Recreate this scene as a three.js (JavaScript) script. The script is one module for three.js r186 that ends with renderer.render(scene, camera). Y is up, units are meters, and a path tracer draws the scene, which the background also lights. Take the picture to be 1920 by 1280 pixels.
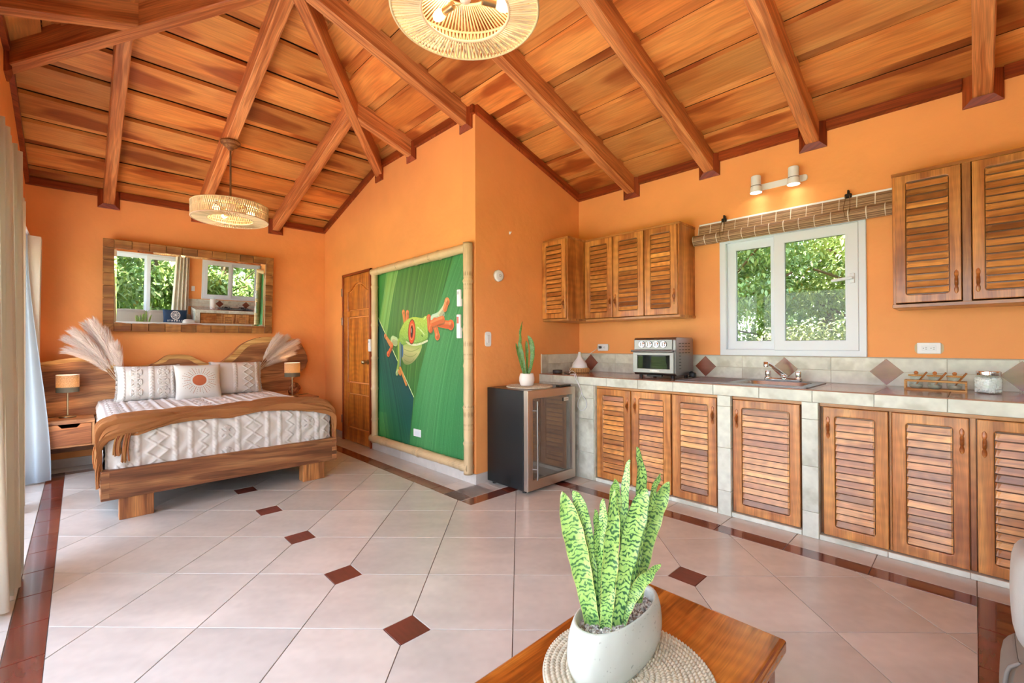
import * as THREE from 'three';
import { mergeGeometries } from 'three/addons/utils/BufferGeometryUtils.js';
import { RectAreaLightUniformsLib } from 'three/addons/lights/RectAreaLightUniformsLib.js';

// ---------------------------------------------------------------- camera, sky, sun, exposure
const scene = new THREE.Scene();
const renderer = new THREE.WebGLRenderer({ antialias: true });
renderer.toneMapping = THREE.LinearToneMapping;
renderer.toneMappingExposure = 1.86;
renderer.shadowMap.enabled = true;
RectAreaLightUniformsLib.init();
const camera = new THREE.PerspectiveCamera(74.667, 1.5, 0.05, 200);
camera.position.set(0, 1.2, 0);
camera.up.set(0.0072, 0.99997, 0.0017);
camera.lookAt(-0.71868, 1.2 + 0.00636, -0.69532);

const SKY = 3.6, SUN = 21.0, LAMP = 0.05;
{
  // plain bright tropical sky: white haze at the horizon, pale blue overhead
  const W = 64, H = 32, d = new Float32Array(W * H * 4);
  for (let j = 0; j < H; j++) for (let i = 0; i < W; i++) {
    const el = Math.max(0, ((j + 0.5) / H - 0.5) * 2), k = Math.pow(el, 0.6), o = (j * W + i) * 4;
    d[o] = 1.0 - 0.5 * k; d[o + 1] = 1.03 - 0.33 * k; d[o + 2] = 1.08 - 0.05 * k; d[o + 3] = 1;
  }
  const t = new THREE.DataTexture(d, W, H, THREE.RGBAFormat, THREE.FloatType);
  t.mapping = THREE.EquirectangularReflectionMapping; t.magFilter = THREE.LinearFilter; t.needsUpdate = true;
  scene.background = t; scene.backgroundIntensity = SKY;
}
const sun = new THREE.DirectionalLight(0xfff3e0, SUN);
sun.position.set(-16, 18, 1.0); sun.target.position.set(-2, 0, -2);
sun.castShadow = true; sun.shadow.mapSize.set(2048, 2048);
Object.assign(sun.shadow.camera, { left: -14, right: 14, top: 14, bottom: -14, near: 1, far: 60 });
scene.add(sun, sun.target);

// ---------------------------------------------------------------- helpers
const PI = Math.PI, sin = Math.sin, cos = Math.cos, abs = Math.abs, min = Math.min, max = Math.max, floor = Math.floor;
const clamp = (x, a = 0, b = 1) => min(b, max(a, x)), lerp = (a, b, t) => a + (b - a) * t;
const sstep = (a, b, x) => { const t = clamp((x - a) / (b - a)); return t * t * (3 - 2 * t); };
const V3 = (x, y, z) => new THREE.Vector3(x, y, z);
function rng(s) { let a = s >>> 0; return () => { a = (a + 0x6d2b79f5) | 0; let t = Math.imul(a ^ (a >>> 15), 1 | a); t = (t + Math.imul(t ^ (t >>> 7), 61 | t)) ^ t; return ((t ^ (t >>> 14)) >>> 0) / 4294967296; }; }
const R = rng(7);
const rr = (a, b) => a + (b - a) * R();
const HASH = new Float32Array(65536); { const h = rng(99); for (let i = 0; i < 65536; i++) HASH[i] = h(); }
// value noise that repeats every px, py cells
function vn(x, y, px, py, seed = 0) {
  const xi = floor(x), yi = floor(y), fx = x - xi, fy = y - yi, u = fx * fx * (3 - 2 * fx), v = fy * fy * (3 - 2 * fy);
  const X0 = ((xi % px) + px) % px, X1 = (X0 + 1) % px, Y0 = ((yi % py) + py) % py, Y1 = (Y0 + 1) % py;
  const h = (a, b) => HASH[(a * 131 + b * 7919 + seed * 1013) & 65535];
  return lerp(lerp(h(X0, Y0), h(X1, Y0), u), lerp(h(X0, Y1), h(X1, Y1), u), v);
}
function fbm(u, v, fx, fy, oct, seed = 0) { let s = 0, a = 0.5, n = 0; for (let o = 0; o < oct; o++) { s += a * vn(u * fx, v * fy, fx, fy, seed + o * 17); n += a; a *= 0.5; fx *= 2; fy *= 2; } return s / n; }

function tex(w, h, fn, { su = 1, sv = 1, srgb = true } = {}) {
  const d = new Uint8Array(w * h * 4);
  for (let j = 0; j < h; j++) for (let i = 0; i < w; i++) {
    const c = fn((i + 0.5) / w, (j + 0.5) / h, i, j), o = (j * w + i) * 4;
    d[o] = clamp(c[0], 0, 255); d[o + 1] = clamp(c[1], 0, 255); d[o + 2] = clamp(c[2], 0, 255); d[o + 3] = 255;
  }
  const t = new THREE.DataTexture(d, w, h, THREE.RGBAFormat, THREE.UnsignedByteType);
  t.wrapS = t.wrapT = THREE.RepeatWrapping; t.magFilter = THREE.LinearFilter; t.minFilter = THREE.LinearMipmapLinearFilter;
  if (srgb) t.colorSpace = THREE.SRGBColorSpace;
  t.repeat.set(1 / su, 1 / sv); t.needsUpdate = true;
  return t;
}
function ctex(w, h, draw, { su = 1, sv = 1, srgb = true } = {}) {
  const c = document.createElement('canvas'); c.width = w; c.height = h; draw(c.getContext('2d'), w, h);
  const t = new THREE.CanvasTexture(c); t.wrapS = t.wrapT = THREE.RepeatWrapping; if (srgb) t.colorSpace = THREE.SRGBColorSpace; t.repeat.set(1 / su, 1 / sv); return t;
}
const mix3 = (a, b, t) => [lerp(a[0], b[0], t), lerp(a[1], b[1], t), lerp(a[2], b[2], t)];
function woodTex(w, h, { base, dark, light, su = 1.2, sv = 0.6, fine = 1, blotch = 1, fig = 0, seed = 1, rings = 10, ringk = 1 }) {
  return tex(w, h, (u, v) => {
    const wv = v + 0.035 * (fbm(u, v, 3, 2, 3, seed) - 0.5) + 0.012 * (vn(u * 9, v * 5, 9, 5, seed + 3) - 0.5);
    const ring = fbm(u, wv, 2, rings, 3, seed + 5), fn = fbm(u, wv, 12, 150, 2, seed + 9), bl = fbm(u, v, 3, 5, 3, seed + 21);
    const st = sstep(0.56, 0.74, fbm(u, wv, 4, 26, 2, seed + 31));
    let c = mix3(base, light, sstep(0.45, 0.75, ring) * 0.8 * ringk);
    c = mix3(c, dark, sstep(0.52, 0.22, ring) * 0.55 * ringk);
    c = mix3(c, dark, st * 0.5 * fine);
    c = mix3(c, dark, sstep(0.56, 0.76, bl) * 0.7 * blotch);
    c = mix3(c, light, sstep(0.5, 0.28, bl) * 0.45 * blotch);
    const k = 1 + (fn - 0.5) * 0.3 * fine + fig * 0.12 * sin(u * 90 + 14 * fbm(u, v, 4, 3, 2, seed + 40)) * vn(u * 4, v * 3, 4, 3, seed + 50);
    return [c[0] * k, c[1] * k, c[2] * k];
  }, { su, sv });
}
const M = (o) => new THREE.MeshStandardMaterial({ vertexColors: true, roughness: 0.6, ...o });
const MP = (o) => new THREE.MeshPhysicalMaterial({ vertexColors: true, roughness: 0.6, ...o });

// --- geometry: everything is turned into non-indexed position/normal/uv/color so that pieces of one part can be merged
function fin(g, { grain = null, tint = [1, 1, 1], off = [0, 0], keepUV = false } = {}) {
  if (g.index) g = g.toNonIndexed();
  if (!g.attributes.normal) g.computeVertexNormals();
  const p = g.attributes.position, n = g.attributes.normal, N = p.count;
  if (!keepUV || !g.attributes.uv) {
    const uv = new Float32Array(N * 2), G = grain ? V3(...grain).normalize() : null, a = V3(), b = V3(), c = V3(), nn = V3(), gu = V3(), gv = V3();
    for (let i = 0; i < N; i += 3) {
      a.fromBufferAttribute(p, i); b.fromBufferAttribute(p, i + 1); c.fromBufferAttribute(p, i + 2);
      nn.copy(b).sub(a).cross(gv.copy(c).sub(a)); if (nn.lengthSq() < 1e-20) nn.set(0, 1, 0); nn.normalize();
      if (G) gu.copy(G); else if (abs(nn.y) > 0.7) gu.set(1, 0, 0); else gu.set(-nn.z, 0, nn.x);
      gu.addScaledVector(nn, -gu.dot(nn));
      if (gu.lengthSq() < 0.05) { gu.set(abs(nn.y) > 0.5 ? 1 : 0, abs(nn.y) > 0.5 ? 0 : 1, 0); gu.addScaledVector(nn, -gu.dot(nn)); }
      gu.normalize(); gv.copy(nn).cross(gu);
      if (abs(gv.y) > 0.3 ? gv.y < 0 : gv.x + gv.z < 0) gv.negate();
      for (let k = 0; k < 3; k++) { const q = k === 0 ? a : k === 1 ? b : c; uv[(i + k) * 2] = q.dot(gu) + off[0]; uv[(i + k) * 2 + 1] = q.dot(gv) + off[1]; }
    }
    g.setAttribute('uv', new THREE.BufferAttribute(uv, 2));
  }
  if (!g.attributes.color) { const col = new Float32Array(N * 3); for (let i = 0; i < N; i++) { col[i * 3] = tint[0]; col[i * 3 + 1] = tint[1]; col[i * 3 + 2] = tint[2]; } g.setAttribute('color', new THREE.BufferAttribute(col, 3)); }
  for (const k of Object.keys(g.attributes)) if (!['position', 'normal', 'uv', 'color'].includes(k)) g.deleteAttribute(k);
  return g;
}
function fromTris(tris) { // list of [a,b,c] vectors or arrays
  const P = new Float32Array(tris.length * 9); let o = 0;
  for (const t of tris) for (const v of t) { if (v.isVector3) { P[o++] = v.x; P[o++] = v.y; P[o++] = v.z; } else { P[o++] = v[0]; P[o++] = v[1]; P[o++] = v[2]; } }
  const g = new THREE.BufferGeometry(); g.setAttribute('position', new THREE.BufferAttribute(P, 3)); g.computeVertexNormals(); return g;
}
function cboxG(w, h, d, c) { // chamfered box, 44 triangles, flat faces
  const x = w / 2, y = h / 2, z = d / 2; c = min(c, x * 0.9, y * 0.9, z * 0.9); const T = [];
  if (c <= 0) return new THREE.BoxGeometry(w, h, d).toNonIndexed();
  const q = (a, b, e, f, n) => { // orient outward
    const A = V3(...a), B_ = V3(...b), C = V3(...e); const nn = B_.clone().sub(A).cross(C.clone().sub(A));
    if (nn.dot(V3(...n)) < 0) { T.push([a, e, b]); if (f) T.push([a, f, e]); } else { T.push([a, b, e]); if (f) T.push([a, e, f]); }
  };
  const s2 = [-1, 1];
  for (const s of s2) {
    q([s * x, -y + c, -z + c], [s * x, y - c, -z + c], [s * x, y - c, z - c], [s * x, -y + c, z - c], [s, 0, 0]);
    q([-x + c, s * y, -z + c], [x - c, s * y, -z + c], [x - c, s * y, z - c], [-x + c, s * y, z - c], [0, s, 0]);
    q([-x + c, -y + c, s * z], [x - c, -y + c, s * z], [x - c, y - c, s * z], [-x + c, y - c, s * z], [0, 0, s]);
  }
  for (const a of s2) for (const b of s2) {
    q([a * x, b * (y - c), -z + c], [a * (x - c), b * y, -z + c], [a * (x - c), b * y, z - c], [a * x, b * (y - c), z - c], [a, b, 0]);
    q([a * x, -y + c, b * (z - c)], [a * (x - c), -y + c, b * z], [a * (x - c), y - c, b * z], [a * x, y - c, b * (z - c)], [a, 0, b]);
    q([-x + c, a * y, b * (z - c)], [-x + c, a * (y - c), b * z], [x - c, a * (y - c), b * z], [x - c, a * y, b * (z - c)], [0, a, b]);
    for (const e of s2) q([a * x, b * (y - c), e * (z - c)], [a * (x - c), b * y, e * (z - c)], [a * (x - c), b * (y - c), e * z], null, [a, b, e]);
  }
  return fromTris(T);
}
function place(g, { p = [0, 0, 0], r = [0, 0, 0], s = null } = {}) {
  const m = new THREE.Matrix4().compose(V3(...p), new THREE.Quaternion().setFromEuler(new THREE.Euler(...r)), s ? V3(...s) : V3(1, 1, 1));
  g.applyMatrix4(m); return g;
}
// box by centre; o: {c chamfer, r rotation, grain, tint, off}
function B(cx, cy, cz, w, h, d, o = {}) {
  let g = cboxG(w, h, d, o.c ?? 0.002);
  g = fin(g, { grain: o.grain ?? null, tint: o.tint, off: o.off ?? [rr(0, 5), rr(0, 5)] });
  return place(g, { p: [cx, cy, cz], r: o.r ?? [0, 0, 0] });
}
const BX = (x0, x1, y0, y1, z0, z1, o) => B((x0 + x1) / 2, (y0 + y1) / 2, (z0 + z1) / 2, abs(x1 - x0), abs(y1 - y0), abs(z1 - z0), o);
// six-sided solid from two rings of four points
function hexa(b, t, o = {}) {
  const T = [], cen = V3(); for (const q of [...b, ...t]) cen.add(V3(...q)); cen.multiplyScalar(1 / 8);
  const f = (...q) => { const A = V3(...q[0]), n = V3(...q[1]).sub(A).cross(V3(...q[2]).sub(A)); const mid = V3(); q.forEach((v) => mid.add(V3(...v))); mid.multiplyScalar(0.25).sub(cen); if (n.dot(mid) < 0) q.reverse(); T.push([q[0], q[1], q[2]], [q[0], q[2], q[3]]); };
  f(...b); f(...t); for (let i = 0; i < 4; i++) { const j = (i + 1) % 4; f(b[i], b[j], t[j], t[i]); }
  return fin(fromTris(T), { grain: o.grain ?? null, tint: o.tint, off: o.off ?? [rr(0, 5), rr(0, 5)] });
}
// extrude a closed outline (array of [x,y]) with optional holes from z=0 to z=depth
function extr(pts, depth, { holes = [], bevel = 0, seg = 1, curve = 8, ...o } = {}) {
  const sh = pts.isShape ? pts : new THREE.Shape(pts.map((q) => new THREE.Vector2(q[0], q[1])));
  for (const h of holes) sh.holes.push(h.isPath ? h : new THREE.Path(h.map((q) => new THREE.Vector2(q[0], q[1]))));
  const g = new THREE.ExtrudeGeometry(sh, { depth: depth - 2 * bevel, bevelEnabled: bevel > 0, bevelThickness: bevel, bevelSize: bevel, bevelOffset: -bevel, bevelSegments: seg, curveSegments: curve });
  g.translate(0, 0, bevel); g.deleteAttribute('uv');
  return fin(g, { grain: o.grain ?? null, tint: o.tint, off: o.off ?? [rr(0, 5), rr(0, 5)] });
}
const rectPts = (x0, x1, y0, y1) => [[x0, y0], [x1, y0], [x1, y1], [x0, y1]];
function rrect(x0, x1, y0, y1, r, P = THREE.Shape) {
  const s = new P(); s.moveTo(x0 + r, y0); s.lineTo(x1 - r, y0); s.quadraticCurveTo(x1, y0, x1, y0 + r); s.lineTo(x1, y1 - r); s.quadraticCurveTo(x1, y1, x1 - r, y1); s.lineTo(x0 + r, y1); s.quadraticCurveTo(x0, y1, x0, y1 - r); s.lineTo(x0, y0 + r); s.quadraticCurveTo(x0, y0, x0 + r, y0);
  s.isShape = P === THREE.Shape; s.isPath = true; return s;
}
function lathe(prof, seg = 32, o = {}) { // prof [[r,y],...]
  const g = new THREE.LatheGeometry(prof.map((q) => new THREE.Vector2(max(q[0], 1e-4), q[1])), seg);
  return fin(g, { keepUV: o.keepUV, grain: o.grain ?? [0, 1, 0], tint: o.tint, off: o.off });
}
function tube(pts, r, { seg = 0, rad = 8, closed = false, ...o } = {}) {
  const c = new THREE.CatmullRomCurve3(pts.map((q) => V3(...q)), closed, 'catmullrom', 0.5);
  const g = new THREE.TubeGeometry(c, seg || pts.length * 5, r, rad, closed);
  return fin(g, { keepUV: true, tint: o.tint });
}
function cyl(a, b, r0, r1 = r0, { rad = 12, caps = true, ...o } = {}) {
  const A = V3(...a), Bv = V3(...b), d = Bv.clone().sub(A), L = d.length();
  const g = new THREE.CylinderGeometry(r1, r0, L, rad, 1, !caps); g.translate(0, L / 2, 0);
  g.applyQuaternion(new THREE.Quaternion().setFromUnitVectors(V3(0, 1, 0), d.normalize())); g.translate(...a);
  return fin(g, { keepUV: o.keepUV, grain: o.grain ?? [b[0] - a[0], b[1] - a[1], b[2] - a[2]], tint: o.tint });
}
const sph = (x, y, z, r, o = {}) => { const g = new THREE.SphereGeometry(r, o.w ?? 16, o.h ?? 12); if (o.s) g.scale(...o.s); g.translate(x, y, z); return fin(g, { keepUV: true, tint: o.tint }); };
// surface from a function f(u,v) -> [x,y,z]; uv scaled
function surf(f, nu, nv, { uvs = [1, 1], tint = [1, 1, 1], col = null, closeU = false } = {}) {
  const P = [], UV = [], C = [], I = [];
  for (let j = 0; j <= nv; j++) for (let i = 0; i <= nu; i++) { const u = i / nu, v = j / nv, q = f(u, v); P.push(q[0], q[1], q[2]); UV.push(u * uvs[0], v * uvs[1]); const c = col ? col(u, v, q) : tint; C.push(c[0], c[1], c[2]); }
  for (let j = 0; j < nv; j++) for (let i = 0; i < nu; i++) { const a = j * (nu + 1) + i, b = a + 1, c = a + nu + 1, d = c + 1; I.push(a, b, d, a, d, c); }
  const g = new THREE.BufferGeometry(); g.setAttribute('position', new THREE.Float32BufferAttribute(P, 3)); g.setAttribute('uv', new THREE.Float32BufferAttribute(UV, 2)); g.setAttribute('color', new THREE.Float32BufferAttribute(C, 3)); g.setIndex(I); g.computeVertexNormals();
  if (closeU) { const n = g.attributes.normal; for (let j = 0; j <= nv; j++) { const a = j * (nu + 1), b = a + nu; const x = n.getX(a) + n.getX(b), y = n.getY(a) + n.getY(b), z = n.getZ(a) + n.getZ(b), l = Math.hypot(x, y, z) || 1; n.setXYZ(a, x / l, y / l, z / l); n.setXYZ(b, x / l, y / l, z / l); } }
  return g.toNonIndexed();
}

// --- naming
const counts = new Map();
function numbered(n) { const c = counts.get(n) ?? 0; counts.set(n, c + 1); return c ? `${n}_${String(c).padStart(3, '0')}` : n; }
const BASE = new Map();
function thing(name, label, category, base = [0, 0, 0], group) {
  const o = new THREE.Group(); o.name = numbered(name); o.position.set(...base); scene.add(o); BASE.set(o, V3(...base));
  o.userData = { label, category }; if (group) o.userData.group = group; return o;
}
function struct(name, base = [0, 0, 0]) { const o = new THREE.Group(); o.name = numbered(name); o.position.set(...base); scene.add(o); BASE.set(o, V3(...base)); o.userData = { kind: 'structure' }; return o; }
// part: geometry given in world coordinates when the parent thing was made with a base (it is moved under it)
function P(name, geos, mat, parent, { label, kind } = {}) {
  geos = Array.isArray(geos) ? geos : [geos];
  const g = geos.length > 1 ? mergeGeometries(geos, false) : geos[0];
  const b = BASE.get(parent); if (b) g.translate(-b.x, -b.y, -b.z);
  const m = new THREE.Mesh(g, mat); m.name = name; m.castShadow = m.receiveShadow = true;
  if (b) BASE.set(m, b); // sub-parts share the thing's frame
  if (label) m.userData.label = label; if (kind) m.userData.kind = kind;
  (parent ?? scene).add(m); return m;
}
function solo(name, geos, mat, label, category, group) { // a thing that is one mesh
  const m = P(numbered(name), geos, mat, null); m.userData = { label, category }; if (group) m.userData.group = group; return m;
}
function sub(name, parent, p = [0, 0, 0]) { const o = new THREE.Group(); o.name = name; o.position.set(...p); parent.add(o); return o; }
function dup(root, base, label, turn = null) { const c = root.clone(); c.name = numbered(root.name.replace(/_\d+$/, '')); c.userData = { ...root.userData, label }; c.position.set(...base); if (turn !== null) c.rotation.y = turn; scene.add(c); return c; }

// ---------------------------------------------------------------- materials
const T = {};
T.ceil = woodTex(1024, 1024, { base: [214, 134, 68], dark: [150, 70, 30], light: [232, 168, 96], su: 1.6, sv: 1.1, blotch: 1.2, fine: 0.5, seed: 1, rings: 9, ringk: 0.35 });
T.beam = woodTex(1024, 512, { base: [206, 130, 76], dark: [158, 82, 42], light: [222, 154, 98], su: 1.6, sv: 0.5, blotch: 0.5, fine: 1.1, seed: 2, rings: 8 });
T.cab = woodTex(1024, 512, { base: [202, 140, 80], dark: [138, 82, 40], light: [222, 168, 100], su: 1.0, sv: 0.5, blotch: 0.4, fine: 0.7, fig: 0.5, seed: 3, rings: 10 });
T.bed = woodTex(1024, 1024, { base: [172, 116, 74], dark: [100, 58, 36], light: [198, 148, 98], su: 1.4, sv: 0.7, blotch: 0.4, fine: 1.1, seed: 4, rings: 12, ringk: 0.8 });
T.table = woodTex(1024, 512, { base: [176, 94, 30], dark: [96, 42, 12], light: [206, 132, 52], su: 0.9, sv: 0.45, blotch: 0.5, fine: 0.9, fig: 0.4, seed: 6, rings: 7 });
T.sap = woodTex(512, 256, { base: [214, 170, 104], dark: [150, 96, 46], light: [232, 196, 134], su: 1.0, sv: 0.3, blotch: 0.4, fine: 1.2, seed: 8, rings: 8 });
T.tile = tex(512, 512, (u, v) => { const a = fbm(u, v, 3, 5, 4, 60), b = fbm(u, v, 6, 22, 3, 61), c = fbm(u, v, 70, 70, 1, 62); const k = 1 + (a - 0.5) * 0.16 + (b - 0.5) * 0.1 + (c - 0.5) * 0.035; return [206 * k, 199 * k, 191 * k]; }, { su: 1.7, sv: 1.7 });
T.red = tex(256, 256, (u, v) => { const a = fbm(u, v, 4, 4, 4, 70), b = fbm(u, v, 8, 40, 2, 71); const k = 1 + (a - 0.5) * 0.3 + (b - 0.5) * 0.16; return [112 * k, 54 * k, 42 * k]; }, { su: 0.5, sv: 0.5 });
T.top = tex(256, 256, (u, v) => { const a = fbm(u, v, 4, 4, 4, 75), b = fbm(u, v, 8, 30, 2, 76); const k = 1 + (a - 0.5) * 0.2 + (b - 0.5) * 0.12; return [156 * k, 112 * k, 92 * k]; }, { su: 0.6, sv: 0.6 });
T.stone = tex(512, 512, (u, v) => { const a = fbm(u, v, 4, 4, 5, 80), b = fbm(u, v, 22, 22, 3, 81), c = sstep(0.45, 0.75, fbm(u, v, 9, 9, 4, 82)); const k = 1 + (a - 0.5) * 0.14 + (b - 0.5) * 0.12; return [(214 - 22 * c) * k, (217 - 23 * c) * k, (205 - 26 * c) * k]; }, { su: 0.8, sv: 0.8 });
T.wall = tex(512, 512, (u, v) => { const a = fbm(u, v, 2, 2, 4, 90), b = fbm(u, v, 12, 12, 3, 91); const k = 1 + (a - 0.5) * 0.1 + (b - 0.5) * 0.05; return [247 * k, 168 * k + (a - 0.5) * 8, 98 * k]; }, { su: 2.6, sv: 2.6 });
T.plaster = tex(512, 512, (u, v) => { const b = fbm(u, v, 24, 24, 4, 95); const a = fbm(u, v, 5, 5, 2, 96); const k = 255 * (0.6 * b + 0.4 * a); return [k, k, k]; }, { su: 1.1, sv: 1.1, srgb: false });
T.linen = tex(256, 256, (u, v, i, j) => { const a = vn(u * 128, v * 20, 128, 20, 5), b = vn(u * 20, v * 128, 20, 128, 6); const k = 120 + 70 * (a + b - 1) + 40 * ((i >> 1) % 2 ? 1 : -1) * ((j >> 1) % 2 ? 1 : -1); return [k, k, k]; }, { su: 0.12, sv: 0.12, srgb: false });
T.bamboo = tex(512, 256, (u, v) => { const a = fbm(u, v, 3, 6, 4, 100), s = sstep(0.7, 0.8, fbm(u, v, 7, 12, 4, 101)), g = fbm(u, v, 4, 60, 2, 102); const k = 1 + (a - 0.5) * 0.2 + (g - 0.5) * 0.14; let c = [214 * k, 186 * k, 142 * k]; return mix3(c, [112, 78, 44], s * 0.7 + sstep(0.62, 0.8, a) * 0.2); }, { su: 0.6, sv: 0.25 });
T.burlap = tex(128, 128, (u, v, i, j) => { const n = HASH[(i * 37 + (j >> 2) * 911) & 65535], m = HASH[(j * 53 + (i >> 2) * 577) & 65535]; const k = 0.72 + 0.28 * (((i >> 1) + (j >> 1)) % 2) + 0.3 * (n + m - 1); return [236 * k, 206 * k, 164 * k]; }, { su: 0.08, sv: 0.08 });
T.gravel = tex(256, 256, (u, v) => { const a = vn(u * 60, v * 60, 60, 60, 7); const b = vn(u * 30, v * 30, 30, 30, 8); return a > 0.6 ? [190, 180, 170] : b > 0.55 ? [120, 90, 72] : [86, 84, 84]; }, { su: 0.12, sv: 0.12 });

const mat = {
  ceil: M({ map: T.ceil, roughness: 0.38, bumpMap: T.ceil, bumpScale: 0.0012 }),
  beam: M({ map: T.beam, roughness: 0.42 }),
  trimWood: M({ map: T.beam, roughness: 0.4, color: 0xb47a58 }),
  cab: MP({ map: T.cab, roughness: 0.36, clearcoat: 0.4, clearcoatRoughness: 0.16 }),
  cabDark: M({ map: T.cab, roughness: 0.6, color: 0x6a4a38 }),
  bed: M({ map: T.bed, roughness: 0.45 }),
  table: MP({ map: T.table, roughness: 0.25, clearcoat: 0.7, clearcoatRoughness: 0.12 }),
  sap: M({ map: T.sap, roughness: 0.5 }),
  door: MP({ map: T.cab, roughness: 0.35, clearcoat: 0.5, clearcoatRoughness: 0.2, color: 0xf6d294 }),
  tile: MP({ map: T.tile, roughness: 0.28, clearcoat: 0.35, clearcoatRoughness: 0.16 }),
  red: MP({ map: T.red, roughness: 0.2, clearcoat: 0.6, clearcoatRoughness: 0.05 }),
  redMatt: M({ map: T.red, roughness: 0.45 }),
  mauve: MP({ map: T.top, color: 0xe8bcb4, roughness: 0.25, clearcoat: 0.4, clearcoatRoughness: 0.1 }),
  grout: M({ color: 0x75655a, roughness: 0.9 }),
  groutLight: M({ color: 0xc4beb0, roughness: 0.9 }),
  stone: MP({ map: T.stone, roughness: 0.4, clearcoat: 0.15, clearcoatRoughness: 0.3 }),
  topTile: MP({ map: T.top, roughness: 0.22, clearcoat: 0.5, clearcoatRoughness: 0.1 }),
  wall: M({ map: T.wall, roughness: 0.62, bumpMap: T.plaster, bumpScale: 0.0035 }),
  roof: M({ color: 0x3a2012, roughness: 0.8 }),
  pvc: M({ color: 0xdfe9f4, roughness: 0.3 }),
  rubber: M({ color: 0x26282a, roughness: 0.7 }),
  black: M({ color: 0x16181a, roughness: 0.35 }),
  glass: new THREE.MeshPhysicalMaterial({ color: 0xffffff, roughness: 0, transmission: 1, thickness: 0, ior: 1.45, specularIntensity: 0.3 }),
  steelWarm: M({ color: 0xc2b6aa, metalness: 1, roughness: 0.3 }),
  steel: M({ color: 0x908e8e, metalness: 1, roughness: 0.34 }),
  chrome: M({ color: 0xe6e6e6, metalness: 1, roughness: 0.08 }),
  brass: M({ color: 0xb5a587, metalness: 1, roughness: 0.3 }),
  white: M({ color: 0xeef3f9, roughness: 0.45 }),
  plastic: M({ color: 0xf1f5fa, roughness: 0.35 }),
  greyDark: M({ color: 0x3c3f42, roughness: 0.5 }),
};

// ---------------------------------------------------------------- the room: plan constants (metres)
const BEDX = -6.26, GREENZ = -2.45, STEPX = -2.98, KITZ = -3.9, LEFTZ = 0.37, BACKX = 0.95, TH = 0.18;
const EAVE = 2.815, SL = 0.31, SLB = 0.285, SLT = 0.319, RIDGEZ = -1.01, EAVEL = 1.8, APEXX = -3.1;
const RIDGEY = EAVE + SL * (RIDGEZ - KITZ), ZTOP = EAVE + SL * (GREENZ - KITZ);
const yKit = (z) => EAVE + SL * (z - KITZ), yBed = (x) => EAVE + SLB * (x - BEDX), yTer = (z) => EAVE + SLT * (EAVEL - z);
const HIPR = BEDX + (ZTOP - EAVE) / SLB, HIPL = BEDX + (yTer(LEFTZ) - EAVE) / SLB; // where the hips cross the mural wall and the left wall

// ---------------------------------------------------------------- walls (solid, thickness outside the room)
// wall in the plane z = const: outline points are (x, y)
const wallZ = (name, z, out, pts, holes = []) => { const g = extr(pts, TH, { holes, off: [0, 0] }); g.translate(0, 0, out > 0 ? z : z - TH); const s = P(name, g, mat.wall, null); s.userData.kind = 'structure'; return s; };
const wallX = (name, x, out, pts, holes = []) => { // outline points are (z, y); shape x = -z so that extrusion points to +x
  const g = extr(pts.map(([a, b]) => [-a, b]), TH, { holes: holes.map((h) => h.map(([a, b]) => [-a, b])), off: [0, 0] }); g.rotateY(PI / 2); g.translate(out > 0 ? x : x - TH, 0, 0);
  const s = P(name, g, mat.wall, null); s.userData.kind = 'structure'; return s;
};
const WIN1 = [-1.492, -0.513, 1.103, 2.085];                       // kitchen window x0 x1 y0 y1
const WIN2 = [-5.75, 0.72, 0.0, 2.14];                            // sliding doors in the left wall
const WIN3 = [-1.86, -0.12, 0.42, 2.07];                           // back wall window behind the sofa (z0 z1 y0 y1)
const WIN4 = [-3.45, -2.17, 1.115, 2.075];                         // back wall window above the hob
wallX('wall_bed', BEDX, -1, [[GREENZ - TH, 0], [LEFTZ + TH, 0], [LEFTZ + TH, EAVE], [GREENZ - TH, EAVE]]);
wallZ('wall_mural', GREENZ, -1, [[BEDX, 0], [STEPX - TH, 0], [STEPX - TH, ZTOP], [HIPR, ZTOP], [BEDX, EAVE]]);
wallX('wall_step', STEPX, -1, [[KITZ - TH, 0], [GREENZ, 0], [GREENZ, ZTOP], [KITZ, EAVE], [KITZ - TH, EAVE]]);
wallZ('wall_kitchen', KITZ, -1, [[STEPX, 0], [BACKX + TH, 0], [BACKX + TH, EAVE], [STEPX, EAVE]], [rectPts(...WIN1)]);
wallX('wall_back', BACKX, 1, [[KITZ - TH, 0], [LEFTZ + TH, 0], [LEFTZ + TH, yTer(LEFTZ)], [RIDGEZ, RIDGEY], [KITZ, EAVE], [KITZ - TH, EAVE]], [rectPts(...WIN3), rectPts(...WIN4)]);
{
  const yl = yTer(LEFTZ), o = [[BEDX - TH, 0], [WIN2[0], 0], [WIN2[0], WIN2[3]], [WIN2[1], WIN2[3]], [WIN2[1], 0], [BACKX + TH, 0], [BACKX + TH, yl], [HIPL, yl], [BEDX, EAVE], [BEDX - TH, EAVE]];
  wallZ('wall_left', LEFTZ, 1, o);
}

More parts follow.
